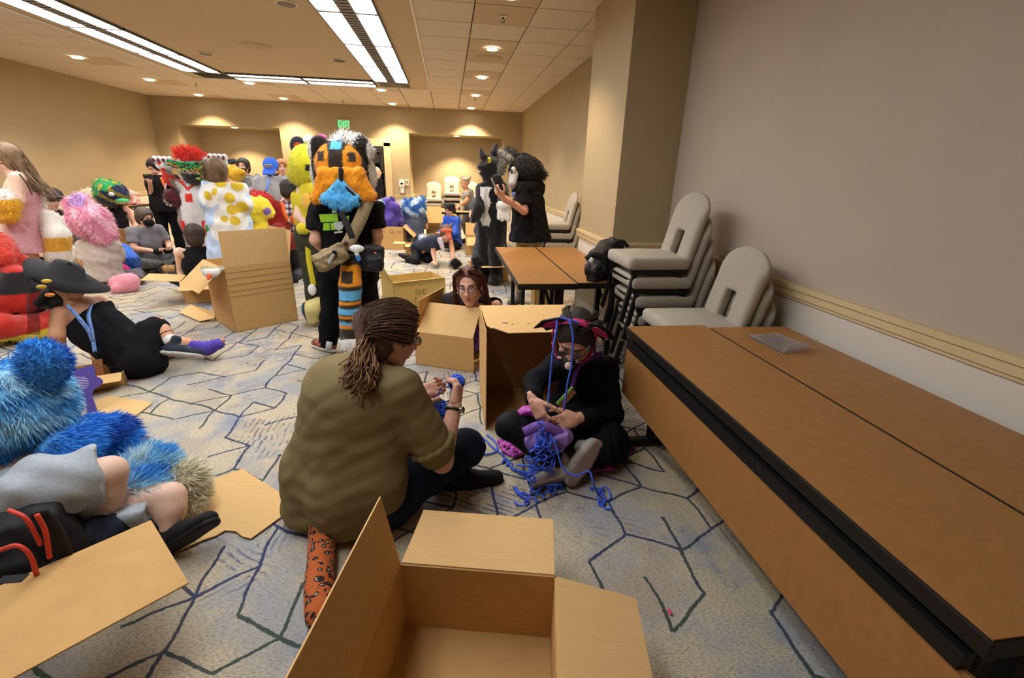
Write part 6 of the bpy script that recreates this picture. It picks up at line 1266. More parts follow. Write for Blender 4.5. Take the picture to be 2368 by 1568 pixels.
h = hair_cap(b, J['head'], J['hf'], J['hu'], hairm, 1.15, .013); q = S(.02); q.ell(J['head']+J['hf']*.03+V3(0, -.02, .07), (.10, .09, .05)); q.cap(J['head']+J['hf']*.09+V3(0, 0, .05), J['head']+J['hf']*.2+V3(0, 0, .02), .05, .03); layer('fox_mask', q, furbase, t, .012, None, cmap((None, '#b8583e'), (lambda v: v[:, 2] > J['head'][2]+.10, '#8d8478')))
q = S(.01)
for s_ in (-1, 1): q.cap(J['head']+V3(s_*.07, 0, .12), J['head']+V3(s_*.1, 0, .18), .03, .01)
layer('mask_ears', q, furbase, t, .012, None, cmap((None, '#7d6a58'))); q = S(.02); q.cap(W(1018, 555, 7.72), W(1025, 578, 7.66), .05, .03); layer('bandana', q, mat('pale_blue_bandana', '#a9bccd', .85, .25, 30, color2='#c98f8f'), t, .012, wrinkle(.006, .05, 2))
MB().tube([W(977, 585, 8.1), W(985, 575, 8.05), W(990, 568, 8.1)], .02, 6).build('rainbow_belt', mat('rainbow_belt', '#d08a3a', .8, .4, 20, color2='#5a6ac0'), t, True); q = S(.02); q.ell(W(978, 551, 8.2), .06); o = layer('tail_pom', q, furbase, t, .013, None, cmap((None, '#cfd8e2'))); fur(o, 400, .04, .006, furm, (0, 0, .3), .3, 4)
J = sit(*G(960, 568)[:2], 175, .95); grt = mat('slate_tee', '#4b5260', .9, .1, 80); t, b = person('seated person in slate tee with fluffy blue-and-white costume head, back turned', J, 'light', dict(m=grt, sleeve=.6, e=.015), dict(m=mat('tan_trousers', '#b0a488', .9, .1, 60), len=1.9), None, head=False, res=.018, g=1.15)
hc4 = W(957, 483, J['head'][1]); 
def bw(v): o_ = np.tile(np.array(lin('#3d78b8')), (len(v), 1)); n_ = np.sin(v[:, 0]*23+2*np.sin(v[:, 2]*17+1))+np.sin(v[:, 2]*21+v[:, 0]*9+1.5*np.sin(v[:, 0]*14)); o_[n_ > .3] = lin('#cfdde8'); o_[n_ < -1] = lin('#2b5a98'); return o_
q = S(.05); q.ell(hc4, (.24, .22, .2)); q.ell(hc4+V3(.17, 0, .17), (.09, .07, .10)); q.ell(hc4+V3(-.17, 0, .13), (.08, .07, .08)); o = layer('costume_head', q, furbase, t, .018, wrinkle(.008, .08, 2), bw); fur(o, 2600, .06, .008, furm, (0, -.1, -.6), .5, 3, jit=.4)
J = sit(*G(1052, 575)[:2], -60, .92); bluej = mat('royal_blue_satin', '#2b56c4', .4, .25, 20, .2, 60); t, b = person('seated person in shiny royal blue jacket and dark flat cap', J, 'light', dict(m=bluej, sleeve=1.9, e=.03, wr=.012, name='jacket'), dict(m=blk2, len=1.9), None, res=.018, face=True)
hair_cap(b, J['head'], J['hf'], J['hu'], dkh, 1.1, .014); q = S(.02); q.ell(J['head']+V3(0, 0, .09), (.12, .13, .055)); q.ell(J['head']+V3(0, 0, .07)+J['hf']*.1, (.09, .09, .02)); layer('flat_cap', q, mat('dark_tweed', '#2e2c28', .9, .2, 60), t, .014)
MB().tube(smoothpath([J['Rs']+V3(0, 0, .08), J['neck']+V3(0, 0, .03), J['Ls']+V3(0, 0, .08)], 5), .02, 6).build('yellow_collar', mat('gold_trim', '#e0b83a', .6, .1, 40), t, True)
J = sit(*V3(.66, 8.35, 0)[:2], -20, .9, z0=.45); J['Rk'] = V3(.55, 7.95, .5); J['Ra'] = V3(.42, 7.8, .08); J['Lk'] = V3(.75, 7.95, .5); J['La'] = V3(.75, 7.85, .08); J['Rt'] = nrm((-.6, -.7, 0)); J['Ru'] = V3(0, 0, 1); J['Lt'] = J['Rt']; J['Lu'] = J['Ru']
charc = mat('charcoal_denim', '#3d3f45', .9, .12, 80); t, b = person('person in charcoal jeans half hidden behind the black cat costume', J, 'light', dict(m=grt, sleeve=.6), dict(m=charc, len=1.92, e=.03), dict(m=mat('black_canvas', '#141315'), sole=MATS['black_rubber']), res=.018); hair_cap(b, J['head'], J['hf'], J['hu'], dkh, 1.1, .014)
st = thing('stool', 'low stool under the person in charcoal jeans behind the cat costume', 'stool', (.66, 8.4, 0)); MB().tube([(.66, 8.4, .40), (.66, 8.4, .44)], .17, 20).build('seat', steel, st)
for a in range(4): MB().bar((.66+.12*math.cos(a*1.57+.78), 8.4+.12*math.sin(a*1.57+.78), .40), (.66+.15*math.cos(a*1.57+.78), 8.4+.15*math.sin(a*1.57+.78), 0), .025, .025).build('leg', steel, st)
# person with headpiece at the far table
J = stand(*W(1084, 450, 10.72)[:2], 1.62, -75); sh = lambda k, p: J.__setitem__(k, p)
J.update(head=W(1076, 424, 10.7), neck=W(1079, 438, 10.72), chest=W(1082, 455, 10.75), pelvis=W(1084, 480, 10.8), Rs=W(1078, 445, 10.58), Ls=W(1088, 445, 10.88), Re=W(1080, 462, 10.45), Rw=W(1064, 474, 10.35), Le=W(1085, 465, 10.8), Lw=W(1066, 474, 10.5), hf=nrm((-.95, -.2, -.2))); J['Rh'] = J['pelvis']+V3(0, -.09, -.05); J['Lh'] = J['pelvis']+V3(0, .09, -.05)
for a in 'RL': J[a+'k'] = V3(J[a+'h'][0]-.1, J[a+'h'][1], .42); J[a+'a'] = V3(J[a+'h'][0], J[a+'h'][1], .078)
t, b = person('stooping person in grey tee with spiky headpiece working at the far table', J, 'mid', dict(m=mat('grey_marl', '#8d8a84', .9, .1, 60), sleeve=.7), dict(m=mat('grey_trousers', '#5a5852', .9, .1, 60), len=1.95), dict(m=MATS['black_shoe'], sole=MATS['black_rubber']), res=.018, face=True, armr=1.1)
q = S(.01); hp = J['head']
for k in range(7): a = -1.2+k*.4; q.cap(hp+V3(.08*math.sin(a), 0, .08), hp+V3(.16*math.sin(a)+.02, 0, .13+.05*math.cos(a)+.02*(k % 2)), .02, .006)
q.ell(hp+V3(.01, 0, .08), (.10, .09, .05)); layer('spiky_headpiece', q, mat('silver_gold_headpiece', '#a8a38c', .4, .4, 30, metal=.4), t, .012)
# purple figure in the box by the door, person near the doorway
J = sit(*W(892, 500, 9.95)[:2], 165, .95, z0=.18); pf = cmap((None, '#4b3786'), (lambda v: (np.sin(v[:, 0]*19+2*np.sin(v[:, 2]*15))+np.sin(v[:, 2]*18+v[:, 0]*8)) > .5, '#6a55a8')); t, o = fursuit('person in deep purple fur costume sitting in a box, back turned', J, pf, n=2500, flen=.05, fw_=.008, res=.02)
hc5 = W(892, 480, J['head'][1]); q = S(.05); q.ell(hc5, (.2, .19, .17)); q.ell(hc5+V3(.13, 0, .13), (.06, .05, .1)); hd = layer('costume_head', q, furbase, t, .018, None, lambda v: np.where((v[:, 0] < hc5[0]-.06)[:, None], np.array(lin('#ece9e6')), np.where((v[:, 0] < hc5[0]+.0)[:, None] & (v[:, 2] > hc5[2]+.06)[:, None], np.array(lin('#5ec4cc')), pf(v)))); fur(hd, 1500, .045, .008, furm, (0, 0, -.7), .5, 3)
J = stand(*W(872, 440, 11.6)[:2], 1.58, 120); t, b = person('bald person in black standing in front of the doorway', J, 'pale', dict(m=blk, sleeve=1.9), dict(m=blk2), dict(m=MATS['black_shoe'], sole=MATS['black_rubber']), res=.02, g=1.1)
J = stand(*W(873, 420, 14.3)[:2], 1.70, 170); t, b = person('person in black with a white-printed back out in the corridor', J, 'tan', dict(m=blk, sleeve=1.9), dict(m=blk2), dict(m=MATS['black_shoe'], sole=MATS['black_rubber']), res=.022, g=1.1); hair_cap(b, J['head'], J['hf'], J['hu'], MATS['black_elastic'], 1.15, .018)
cpt = J['chest']+V3(0, -.17, .05); [MB().box(cpt+V3(.05*k-.05, 0, .03*(k % 2)), (.03, .01, .08)).build('back_print', gpr, t) for k in range(3)]
# ------------------------------------------------------------------ the crowd on the left
GR = 'x'
# man with the blue cap
Y = 7.6; J = stand(*W(628, 450, Y)[:2], 1.70, 5); J.update(head=W(628, 388, Y), neck=W(628, 404, Y), Rs=W(600, 420, Y), Ls=W(657, 420, Y), Re=W(594, 455, Y-.03), Rw=W(622, 470, Y-.30), Le=W(664, 455, Y), Lw=W(650, 470, Y-.28), chest=W(628, 445, Y), hf=nrm((.05, -.8, -.55)), hu=nrm((0, -.4, .9)))
gtee = mat('light_grey_tee', '#a8a7a3', .9, .07, 80, .1, 400); t, b = person('standing person in light grey tee, blue cap and headphones round the neck', J, 'light', dict(m=gtee, sleeve=.75, hem=.04, e=.02, wr=.008, er=.03), dict(m=mat('dark_shorts', '#26262a', .9, .1, 60), len=1.9, e=.03), dict(m=MATS['black_shoe'], sole=MATS['white_rubber']), res=.015, g=1.15, face=True, armr=1.1)
hair_cap(b, J['head'], J['hf'], J['hu'], hairm, 1.08, .012); rr, ff, uu = axes(J['hf'], J['hu']); hp = J['head']; q = S(.015); q.ell(hp+uu*.05-ff*.005, (.105, .12, .095), np.array([rr, ff, uu])); q.box(hp+uu*.04+ff*.15, (.085, .07, .012), np.array([rr, ff, uu]), rd=.01); cp = layer('cap', q, mat('royal_blue_cap', '#3566d0', .8, .1, 60), t, .011); MB().box(hp+uu*.10+ff*.105, (.10, .015, .05), np.array([rr, ff, uu]).T).build('cap_patch', mat('cap_patch', '#c8b48a', .7, .4, 60, color2='#7a8a98'), cp)
MB().tube([J['neck']+.085*V3(math.cos(a), -math.sin(a)*.9, -.25*math.sin(a)) for a in np.linspace(-.4, 3.54, 16)], .014, 8).build('headphones', blk, t, True); lace_strip(t, 'lanyard', [J['neck']+V3(.0, -.13, -.05), J['chest']+V3(0, -.19, .02)], .03, mat('sky_lanyard', '#6f9ae0', .7, .1, 60), .004); MB().box(J['chest']+V3(0, -.2, -.05), (.085, .01, .12)).build('badge', mat('teal_badge', '#58c8c4', .4, .3, 60), t)
# plaid shirt, back turned
Y = 6.9; J = sit(*W(662, 500, Y)[:2], 172, .98, z0=.36); J.update(head=W(668, 440, Y), neck=W(666, 462, Y), Ls=W(640, 480, Y), Rs=W(690, 480, Y), Le=W(632, 520, Y-.05), Lw=W(640, 550, Y+.1), chest=W(664, 505, Y), pelvis=W(662, 545, Y))
for a in 'RL': J[a+'h'] = J['pelvis']+V3(.09 if a == 'R' else -.09, 0, -.03); J[a+'k'] = V3(J[a+'h'][0], J[a+'h'][1]+.2, .06); J[a+'a'] = V3(J[a+'h'][0], J[a+'h'][1]-.22, .07)
def plaid(v):
    o_ = np.tile(np.array(lin('#d8d2d0')), (len(v), 1)); a_ = (v[:, 0] % .075) < .032; c_ = (v[:, 2] % .075) < .032; o_[a_ | c_] = lin('#8d7078'); o_[a_ & c_] = lin('#3a2c3a'); return o_
t, b = person('kneeling person in plaid shirt with orange harness and black cap, back turned', J, 'tan', dict(m=vcloth, sleeve=.7, e=.015, col=plaid, hem=.05, rs=.7, er=.03), dict(m=charc, len=1.9), dict(m=MATS['black_shoe'], sole=MATS['black_rubber']), res=.014, armr=1.1); hair_cap(b, J['head'], J['hf'], J['hu'], dkh, 1.1, .013)
q = S(.015); q.ell(J['head']+V3(0, 0, .055), (.11, .115, .09)); q.box(J['head']+V3(.01, .13, .04), (.08, .07, .01), rd=.01); layer('cap', q, mat('black_cap', '#1a191b', .8, .1, 60), t, .012)
orng = mat('orange_webbing', '#e8682a', .7, .08, 60); yk = Y-.17
for pp in ([W(652, 468, yk+.05), W(658, 495, yk), W(668, 512, yk)], [W(686, 470, yk+.05), W(682, 495, yk), W(668, 512, yk)], [W(650, 515, yk), W(668, 511, yk), W(686, 514, yk)]): lace_strip(t, 'harness_strap', pp, .05, orng, .008)
MB().ball(W(668, 511, yk-.01), .03, 10, 6).build('harness_ring', chrome, t, True); MB().box(W(684, 475, yk), (.06, .03, .12)).build('green_tag', mat('green_tag', '#5fb83a', .7, .1, 40), t)
# ginger person, masked dark-haired pair
J = stand(*W(658, 430, 9.3)[:2], 1.62, 20); t, b = person('standing person with ginger hair and orange top behind the blue cap', J, 'light', dict(m=mat('orange_print', '#c8643a', .9, .3, 30, color2='#5a4a4a'), sleeve=.8), dict(m=charc), dict(m=MATS['black_shoe'], sole=MATS['black_rubber']), res=.019, face=True); hair_cap(b, J['head'], J['hf'], J['hu'], mat('ginger_hair', '#b0703a', .6, .2, 30), 1.2, .014)
J = stand(*W(571, 430, 9.0)[:2], 1.62, 0); t, b = person('standing dark-haired person with black face mask beside a grey plush head', J, 'light', dict(m=mat('dusky_top', '#8a7068', .9, .2, 40), sleeve=0, tank=True), dict(m=blk2), dict(m=MATS['black_shoe'], sole=MATS['black_rubber']), res=.018, face=True); hair_cap(b, J['head'], J['hf'], J['hu'], dkh, 1.15, .013, low=-.14); q = S(.02); q.ell(J['head']+J['hf']*.06-V3(0, 0, .055), (.07, .055, .055)); layer('face_mask', q, blk, t, .012)
J = stand(*W(549, 432, 9.3)[:2], 1.60, 30); t, b = person('standing person with short black hair left of the black-masked one', J, 'tan', dict(m=mat('maroon_top', '#5a3038', .9, .3, 30), sleeve=.8), dict(m=charc), dict(m=MATS['black_shoe'], sole=MATS['black_rubber']), res=.019, face=True); hair_cap(b, J['head'], J['hf'], J['hu'], MATS['black_elastic'], 1.18, .014)
gcol = cmap((None, '#7d7a78')); J = stand(*W(585, 460, 8.2)[:2], 1.35, 20); t, o = fursuit('person in grey cat costume with white muzzle between polka dots and blue cap', J, gcol, n=2200, flen=.04, fw_=.007, res=.02); hc = W(578, 432, 8.15); q = S(.05); q.ell(hc, (.19, .17, .16)); q.ell(hc+V3(-.02, -.15, -.05), (.1, .07, .07)); q.ell(hc+V3(-.14, 0, .14), (.05, .04, .07)); q.ell(hc+V3(.14, 0, .14), (.05, .04, .07)); hd = layer('costume_head', q, furbase, t, .016, None, cmap((None, '#8d8a88'), (lambda v: (v[:, 1] < hc[1]-.1) & (v[:, 2] < hc[2]), '#d8d4d0'), (lambda v: (v[:, 2] < hc[2]-.10), '#1c1b1c'))); fur(hd, 1200, .03, .006, furm, (0, 0, -.6), .5, 3); MB().tube([hc+V3(-.07, -.22, -.07), hc+V3(-.02, -.235, -.09), hc+V3(.04, -.22, -.07)], .006, 5).build('smile', blk, hd, True)
J = stand(*W(536, 440, 8.0)[:2], 1.48, 60); t, b = person('short person in golden yellow hood behind the polka-dot robe', J, 'light', dict(m=mat('golden_cloth', '#cf9f22', .85, .15, 40), sleeve=1.9), dict(m=charc), dict(m=MATS['black_shoe'], sole=MATS['black_rubber']), res=.019); q = S(.03); q.ell(W(535, 405, 8.0), (.17, .16, .15)); q.ell(W(558, 398, 7.95), (.06, .05, .05)); o = layer('golden_hood', q, furbase, t, .016, wrinkle(.01, .06, 2), cmap((None, '#d8aa2a'))); fur(o, 700, .03, .007, furm, (0, 0, -.7), .6, 2)
# polka-dot kigurumi
Y = 5.75; J = stand(*W(515, 480, Y)[:2], 1.60, 190); J.update(head=W(503, 400, Y), neck=W(505, 420, Y), Ls=W(490, 432, Y), Rs=W(545, 428, Y), Le=W(482, 470, Y-.05), Lw=W(495, 488, Y+.15), Re=W(565, 470, Y), Rw=W(560, 505, Y+.1), chest=W(520, 455, Y), pelvis=W(530, 520, Y))
rg = np.random.default_rng(11); dots = [W(x, y, Y-.1) for x, y in ((512, 422), (505, 447), (533, 458), (538, 485), (525, 505), (545, 510), (488, 452), (548, 428), (540, 545), (518, 535), (560, 480))]+[rg.uniform(-1, 1, 3)*V3(.35, .3, .6)+J['chest']+V3(0, .1, -.1) for _ in range(5)]
def polka(v):
    o_ = np.tile(np.array(lin('#b9cbe4')), (len(v), 1)); d_ = np.min([np.linalg.norm((v-p)*V3(1, .8, 1), axis=1) for p in dots], 0); o_[d_ < .125] = lin('#e6e2d8'); o_[d_ < .065] = lin('#d8b83a'); return o_
t, b = person('standing person in pale blue robe with yellow polka dots, back turned', J, 'light', dict(m=vcloth, sleeve=1.85, e=.05, er=.045, hem=.45, flare=.04, col=polka, wr=.014, lam=.16, name='robe', rs=.8), dict(m=mat('green_trousers', '#3a7a3c', .9, .1, 60)), dict(m=MATS['black_shoe'], sole=MATS['white_rubber']), res=.014, g=1.1); hair_cap(b, J['head'], J['hf'], J['hu'], mat('sandy_hair', '#6e543a', .6, .3, 25), 1.25, .012); strands('tousled_hair', [[J['head']+V3(0, 0, .12), J['head']+V3(a, -.1, .05), J['head']+V3(a*1.2, -.1, -.08)] for a in (-.08, 0, .08)], 90, .005, MATS['sandy_hair'], b, .03, 4)
# yellow spotted plush tail costume
Y = 6.3; cps = [W(x, y, Y-.06) for x, y in ((582, 490), (590, 510), (617, 488), (600, 530), (575, 500))]; cls = ['#3a5ac8', '#4aa890', '#8a6ab0', '#d05070', '#d0a0c0']
def ysp(v):
    o_ = np.tile(np.array(lin('#efd23a')), (len(v), 1)); o_[v[:, 0] < W(568, 480, Y)[0]] = lin('#efe2a8')
    for p, c in zip(cps, cls): o_[np.linalg.norm(v-p, axis=1) < .05] = lin(c)
    return o_
q = S(.05); q.chain([W(565, 470, Y+.1), W(585, 482, Y), W(605, 478, Y), W(622, 492, Y)], [.12, .13, .10, .07]); q.chain([W(580, 490, Y), W(572, 530, Y), W(570, 560, Y+.02)], [.13, .12, .09]); q.chain([W(595, 500, Y), W(605, 530, Y-.02), W(622, 548, Y)], [.1, .08, .06]); yp = thing('plush_costume', 'bright yellow plush costume part with coloured spots behind the big box', 'costume', (W(585, 500, Y)[0], Y, 0)); o = layer('plush_body', q, furbase, yp, .016, wrinkle(.008, .1, 2), ysp); fur(o, 1400, .02, .006, furm, (0, 0, -.7), .7, 3, jit=.2)
q = S(.04); hh = W(598, 470, Y+.45); q.ell(hh, (.19, .15, .15)); J = sit(hh[0], hh[1]+.05, 20, .85, z0=.42); t, o = fursuit('person in red fur costume with yellow horns behind the yellow plush', J, cmap((None, '#8d1f1c')), n=0, res=.024); hd = layer('costume_head', q, furbase, t, .016, None, cmap((None, '#d0302a'))); fur(hd, 1300, .05, .007, furm, (.3, 0, -.6), .5, 3)
for s_ in (-1, 1): MB().tube(smoothpath([hh+V3(s_*.06, -.1, .08), hh+V3(s_*.12, -.15, .05), hh+V3(s_*.16, -.17, -.04)], 5), list(np.linspace(.035, .02, 11)), 8).build('horn', mat('yellow_horn', '#e0b428', .6, .1, 30), hd, True)
# grey-white costume with raised arms holding up a knot of cords
Y = 6.55; J = stand(*W(452, 480, Y)[:2], 1.66, -10); J.update(Rs=W(425, 432, Y), Ls=W(490, 428, Y), Re=W(392, 415, Y-.1), Rw=W(382, 388, Y-.15), Le=W(512, 412, Y), Lw=W(508, 382, Y-.1), chest=W(455, 460, Y), neck=W(458, 425, Y), pelvis=W(452, 510, Y))
def gw(v):
    o_ = np.tile(np.array(lin('#8d8783')), (len(v), 1)); s_ = (v-J['chest'])@J['r_']; f_ = (v-J['chest'])@J['f_']; z = v[:, 2]-J['chest'][2]; o_[(np.abs(s_) < .13) & (f_ > .0)] = lin('#dedad4'); o_[(np.abs(s_+.01) < .045) & (np.abs(z-.02) < .05) & (f_ > 0)] = lin('#d8382c'); o_[(np.abs(np.abs(s_)-.14) < .05) & (np.abs(z+.35) < .09)] = lin('#d0382c'); o_[(np.abs(v[:, 0]-W(400, 425, Y)[0]) < .05) & (z > .1)] = lin('#cf3226'); o_[(np.abs(z-.12-np.abs(s_)) < .025) & (f_ > .05)] = lin('#cc3a30'); return o_
t, o = fursuit('grey and white costumed person with red markings holding cords up overhead', J, gw, n=4500, flen=.03, fw_=.005, res=.015, ag=.82, k=.03, g=1.05)
hc = W(452, 398, Y); q = S(.05); q.ell(hc, (.17, .16, .15)); q.ell(hc+V3(.03, -.13, -.07), (.10, .08, .07)); q.ell(hc+V3(-.13, 0, .13), (.06, .05, .07)); q.ell(hc+V3(.15, 0, .12), (.06, .05, .07)); hd = layer('costume_head', q, furbase, t, .014, None, cmap((None, '#9a948e'), (lambda v: (v[:, 2] < hc[2]-.02) & (v[:, 1] < hc[1]-.05), '#3a3634'), (lambda v: np.abs(v[:, 0]-hc[0]) > .12, '#d8d4cc'))); fur(hd, 1200, .03, .005, furm, (0, 0, -.6), .5, 3)
q = S(.03); q.chain([W(420, 358, Y), W(445, 365, Y), W(462, 368, Y)], [.05, .07, .05]); o = layer('red_mohawk', q, furbase, t, .013, None, cmap((None, '#e8402c'))); fur(o, 1400, .09, .007, furm, (-.2, 0, .7), .5, 4, jit=.5)
for a in 'RL':
    q = S(.015); d = nrm(J[a+'w']-J[a+'e'])
    for k in range(4): q.ell(J[a+'w']+V3((k-1.5)*.055, -.02, .09), (.032, .035, .045), k=.01); 
    q.ell(J[a+'w']+V3(0, 0, .03), (.10, .06, .07)); pw = layer('paw', q, furbase, t, .011, None, cmap((None, '#ddd8d4'))); 
    for k in range(4): MB().ball(J[a+'w']+V3((k-1.5)*.055, -.062, .085), (.018, .01, .024), 8, 6).build('paw_pad', mat('maroon_pad', '#6a2830', .7, .1, 30), pw, True)
q = S(.03); q.cap(W(398, 455, Y-.05), W(418, 468, Y-.05), .09, .08); o = layer('maroon_fur_cuff', q, furbase, t, .014, None, cmap((None, '#571c26'))); fur(o, 600, .04, .006, furm, (0, 0, -.7), .5, 4)
yr = thing('cord_bundle', 'knotted bundle of green, orange and navy cords held up by grey costume', 'cord', W(460, 400, Y-.3)); cols = [mat('green_cord', '#2f9a4c', .8, .15, 80), mat('orange_cord', '#e0703a', .8, .15, 80), mat('navy_cord', '#262c4c', .8, .15, 80), mat('lime_cord', '#8ac83e', .8, .15, 80)]
for i in range(20):
    pts = [W(392+rng.uniform(-4, 6), 376+rng.uniform(-6, 6), Y-.25), W(430+rng.uniform(-12, 12), 382+rng.uniform(-8, 12), Y-.32), W(460+rng.uniform(-12, 12), 384+rng.uniform(-8, 14), Y-.33), W(504+rng.uniform(-6, 4), 372+rng.uniform(-5, 6), Y-.22)]; MB().tube(yarn_mass('', '', pts, 14, 0, None, spread=.03, seed=i, loops=5), .006, 5).build('cord', cols[[0, 0, 2, 1, 0, 3][i % 6]], yr, True)
for i in range(9):
    pts = [W(462+rng.uniform(-10, 14), 388, Y-.33), W(470+rng.uniform(-8, 10), 410, Y-.34), W(478+rng.uniform(-8, 8), 430+rng.uniform(-5, 12), Y-.36), W(480+rng.uniform(-6, 6), 448+rng.uniform(0, 12), Y-.37)]; MB().tube(yarn_mass('', '', pts, 12, 0, None, spread=.035, seed=40+i, loops=5), .006, 5).build('cord', cols[[1, 0, 3, 2, 1][i % 5]], yr, True)
# man in black with a phone
Y = 8.3; J = stand(*W(378, 460, Y)[:2], 1.68, 10); J.update(head=W(360, 388, Y-.03), Rs=W(358, 412, Y), Ls=W(402, 414, Y), neck=W(372, 404, Y), Re=W(352, 450, Y-.05), Rw=W(347, 425, Y-.25), Le=W(412, 450, Y), Lw=W(395, 458, Y-.25), hf=nrm((-.35, -.8, -.45))); t, b = person('standing person in black with orange lanyard looking at a small camera', J, 'light', dict(m=tee, sleeve=.8, hem=.1, er=.03), dict(m=jog), dict(m=MATS['black_shoe'], sole=MATS['black_rubber']), res=.015, g=1.15, face=True); hair_cap(b, J['head'], J['hf'], J['hu'], mat('short_black_hair', '#1c1614', .7, .3, 40), 1.14, .012)
lace_strip(t, 'lanyard', [W(372, 410, Y-.15), W(378, 425, Y-.19), W(384, 438, Y-.19)], .03, orng, .004); lace_strip(t, 'patterned_lanyard', [W(386, 412, Y-.15), W(383, 430, Y-.2), W(380, 448, Y-.2)], .02, gpr, .004)
pq_ = W(342, 408, Y-.3); c9 = thing('camera', 'small black camera held up by the person in black', 'camera', pq_-V3(0, 0, .05)); bevel(MB().box(pq_, (.11, .05, .07)).build('camera_body', mat('camera_black', '#1d1d1f', .4, .1, 40), c9), .006); MB().tube([pq_+V3(0, -.025, 0), pq_+V3(0, -.055, 0)], .025, 14).build('lens_barrel', steel, c9, True)
pp = thing('papers', 'crumpled white papers in the hand of the person in black', 'paper', W(390, 480, Y-.3)); [MB().slab([W(383+k, 452+3*k, Y-.3-.01*k), W(402+k, 462+2*k, Y-.3-.01*k), W(398-k, 478, Y-.3-.01*k), W(384, 474-k, Y-.3-.01*k)], .003).build('sheet', mat('white_paper', '#d9d9dc', .8, .03, 30), pp) for k in range(3)]
# seated row on the left
J = sit(*G(352, 622)[:2], 62, .88); gch = mat('grey_heather_tee', '#77767a', .9, .12, 80); t, b = person('seated person in grey tee with black mask and glasses, in profile', J, 'light', dict(m=gch, sleeve=.7, e=.015), dict(m=mat('grey_camo', '#62625e', .9, .3, 25, color2='#3e3e3c'), len=1.9), dict(m=MATS['black_shoe'], sole=MATS['black_rubber']), res=.015, face=True, armr=1.1, g=1.05); hair_cap(b, J['head'], J['hf'], J['hu'], mat('ash_hair', '#4c4138', .6, .3, 25), 1.18, .012); q = S(.02); q.ell(J['head']+J['hf']*.065-V3(0, 0, .05), (.07, .07, .06)); layer('face_mask', q, blk, t, .011); glasses(b, J['head'], J['hf'], J['hu'], 1.1)
q = S(.02); [q.ell(J[a+'w']+nrm(J[a+'w']-J[a+'e'])*.06, (.055, .055, .045)) for a in 'LR']; layer('black_gloves', q, blk, t, .011); q = S(.03); q.chain([J['La']+V3(.05, -.05, -.02), J['Ra']+V3(.15, -.12, -.02), J['Ra']+V3(.3, -.2, 0)], [.06, .055, .04]); o = layer('mottled_tail', q, furbase, t, .013, None, lambda v: np.where((np.sin(v[:, 0]*30)+np.sin(v[:, 1]*26) > .2)[:, None], np.array(lin('#b08a58')), np.array(lin('#3a342c')))); fur(o, 700, .03, .006, furm, (.5, 0, 0), .5, 3)
J = sit(*W(455, 570, 6.0)[:2], 200, .80, .02); J.update(Re=J['Rs']+V3(.22, .1, -.12), Rw=J['Rs']+V3(.42, .05, -.3), Le=J['Ls']+V3(-.08, .1, -.25), Lw=J['Ls']+V3(-.05, .0, -.46)); t, b = person('seated person with short brown hair in black tank top, back turned', J, 'pale', dict(m=blk, sleeve=0, tank=True, e=.014, name='tank_top'), dict(m=blk2, len=1.9), None, res=.014, armr=1.1, g=1.08); hair_cap(b, J['head'], J['hf'], J['hu'], mat('short_brown_hair', '#3c2a20', .6, .3, 25), 1.22, .012)
def furry_head(t, c, r_, colf, ears=(), n=1500, fl=.04, nm='costume_head', res=.015, wr=.006, muzzle=None):
    q = S(.05); q.ell(c, r_)
    for e, er in ears: q.ell(c+V3(*e), er)
    if muzzle is not None: q.ell(c+V3(*muzzle[0]), muzzle[1])
    o = layer(nm, q, furbase, t, res, wrinkle(wr, .08, 3), colf); fur(o, n, fl, .006, furm, (.1, -.1, -.7), .6, 5, jit=.35); return o
# pink head, pale tee
Y = 6.5; g0 = G(240, 672); J = sit(g0[0], g0[1], 155, .98, .1, .02); J.update(head=W(210, 510, Y), neck=W(222, 545, Y), chest=W(235, 595, Y), pelvis=W(242, 640, Y), Ls=W(195, 570, Y), Rs=W(262, 565, Y), Le=W(195, 610, Y-.05), Lw=W(180, 600, Y+.25), Re=W(280, 600, Y+.1), Rw=W(262, 625, Y+.3))
for a, sx in (('R', 1), ('L', -1)): J[a+'h'] = J['pelvis']+V3(sx*.09, 0, -.03); J[a+'k'] = V3(g0[0]+sx*.15-.1, Y+.35, .08); J[a+'a'] = V3(g0[0]+sx*.12+.15, Y-.02, .07)
t, b = person('kneeling person in pale tee with shaggy pink costume head, back turned', J, 'tan', dict(m=mat('pale_tee', '#bfb6ae', .9, .08, 60), sleeve=.75, e=.025, er=.03, hem=.03, wr=.01), dict(m=mat('pinstripe_grey', '#57545a', .9, .15, 60), len=1.9), None, res=.014, head=False, g=1.15); hp = W(208, 510, Y)
pk = lambda v: np.where((v[:, 2] > hp[2]+.17)[:, None] & (np.sin(v[:, 0]*22) > -.3)[:, None], np.array(lin('#c9a4d8')), np.where((np.sin(v[:, 0]*36+v[:, 2]*20) > .5)[:, None], np.array(lin('#f2c2d0')), np.array(lin('#e59cb4'))))
furry_head(t, hp, (.21, .2, .2), pk, [((-.16, 0, .18), (.075, .05, .11)), ((-.02, 0, .23), (.075, .05, .10)), ((.10, -.02, -.15), (.15, .13, .17))], 4500, .06)
q = S(.04); q.cap(W(275, 655, Y-.25), W(300, 650, Y-.3), .10, .10); q.cap(W(300, 660, Y-.32), W(272, 668, Y-.38), .09, .07); o = layer('paw_slipper', q, furbase, t, .013, None, cmap((None, '#f0a2b4'))); fur(o, 700, .02, .005, furm, (0, 0, -.5), .5, 3)
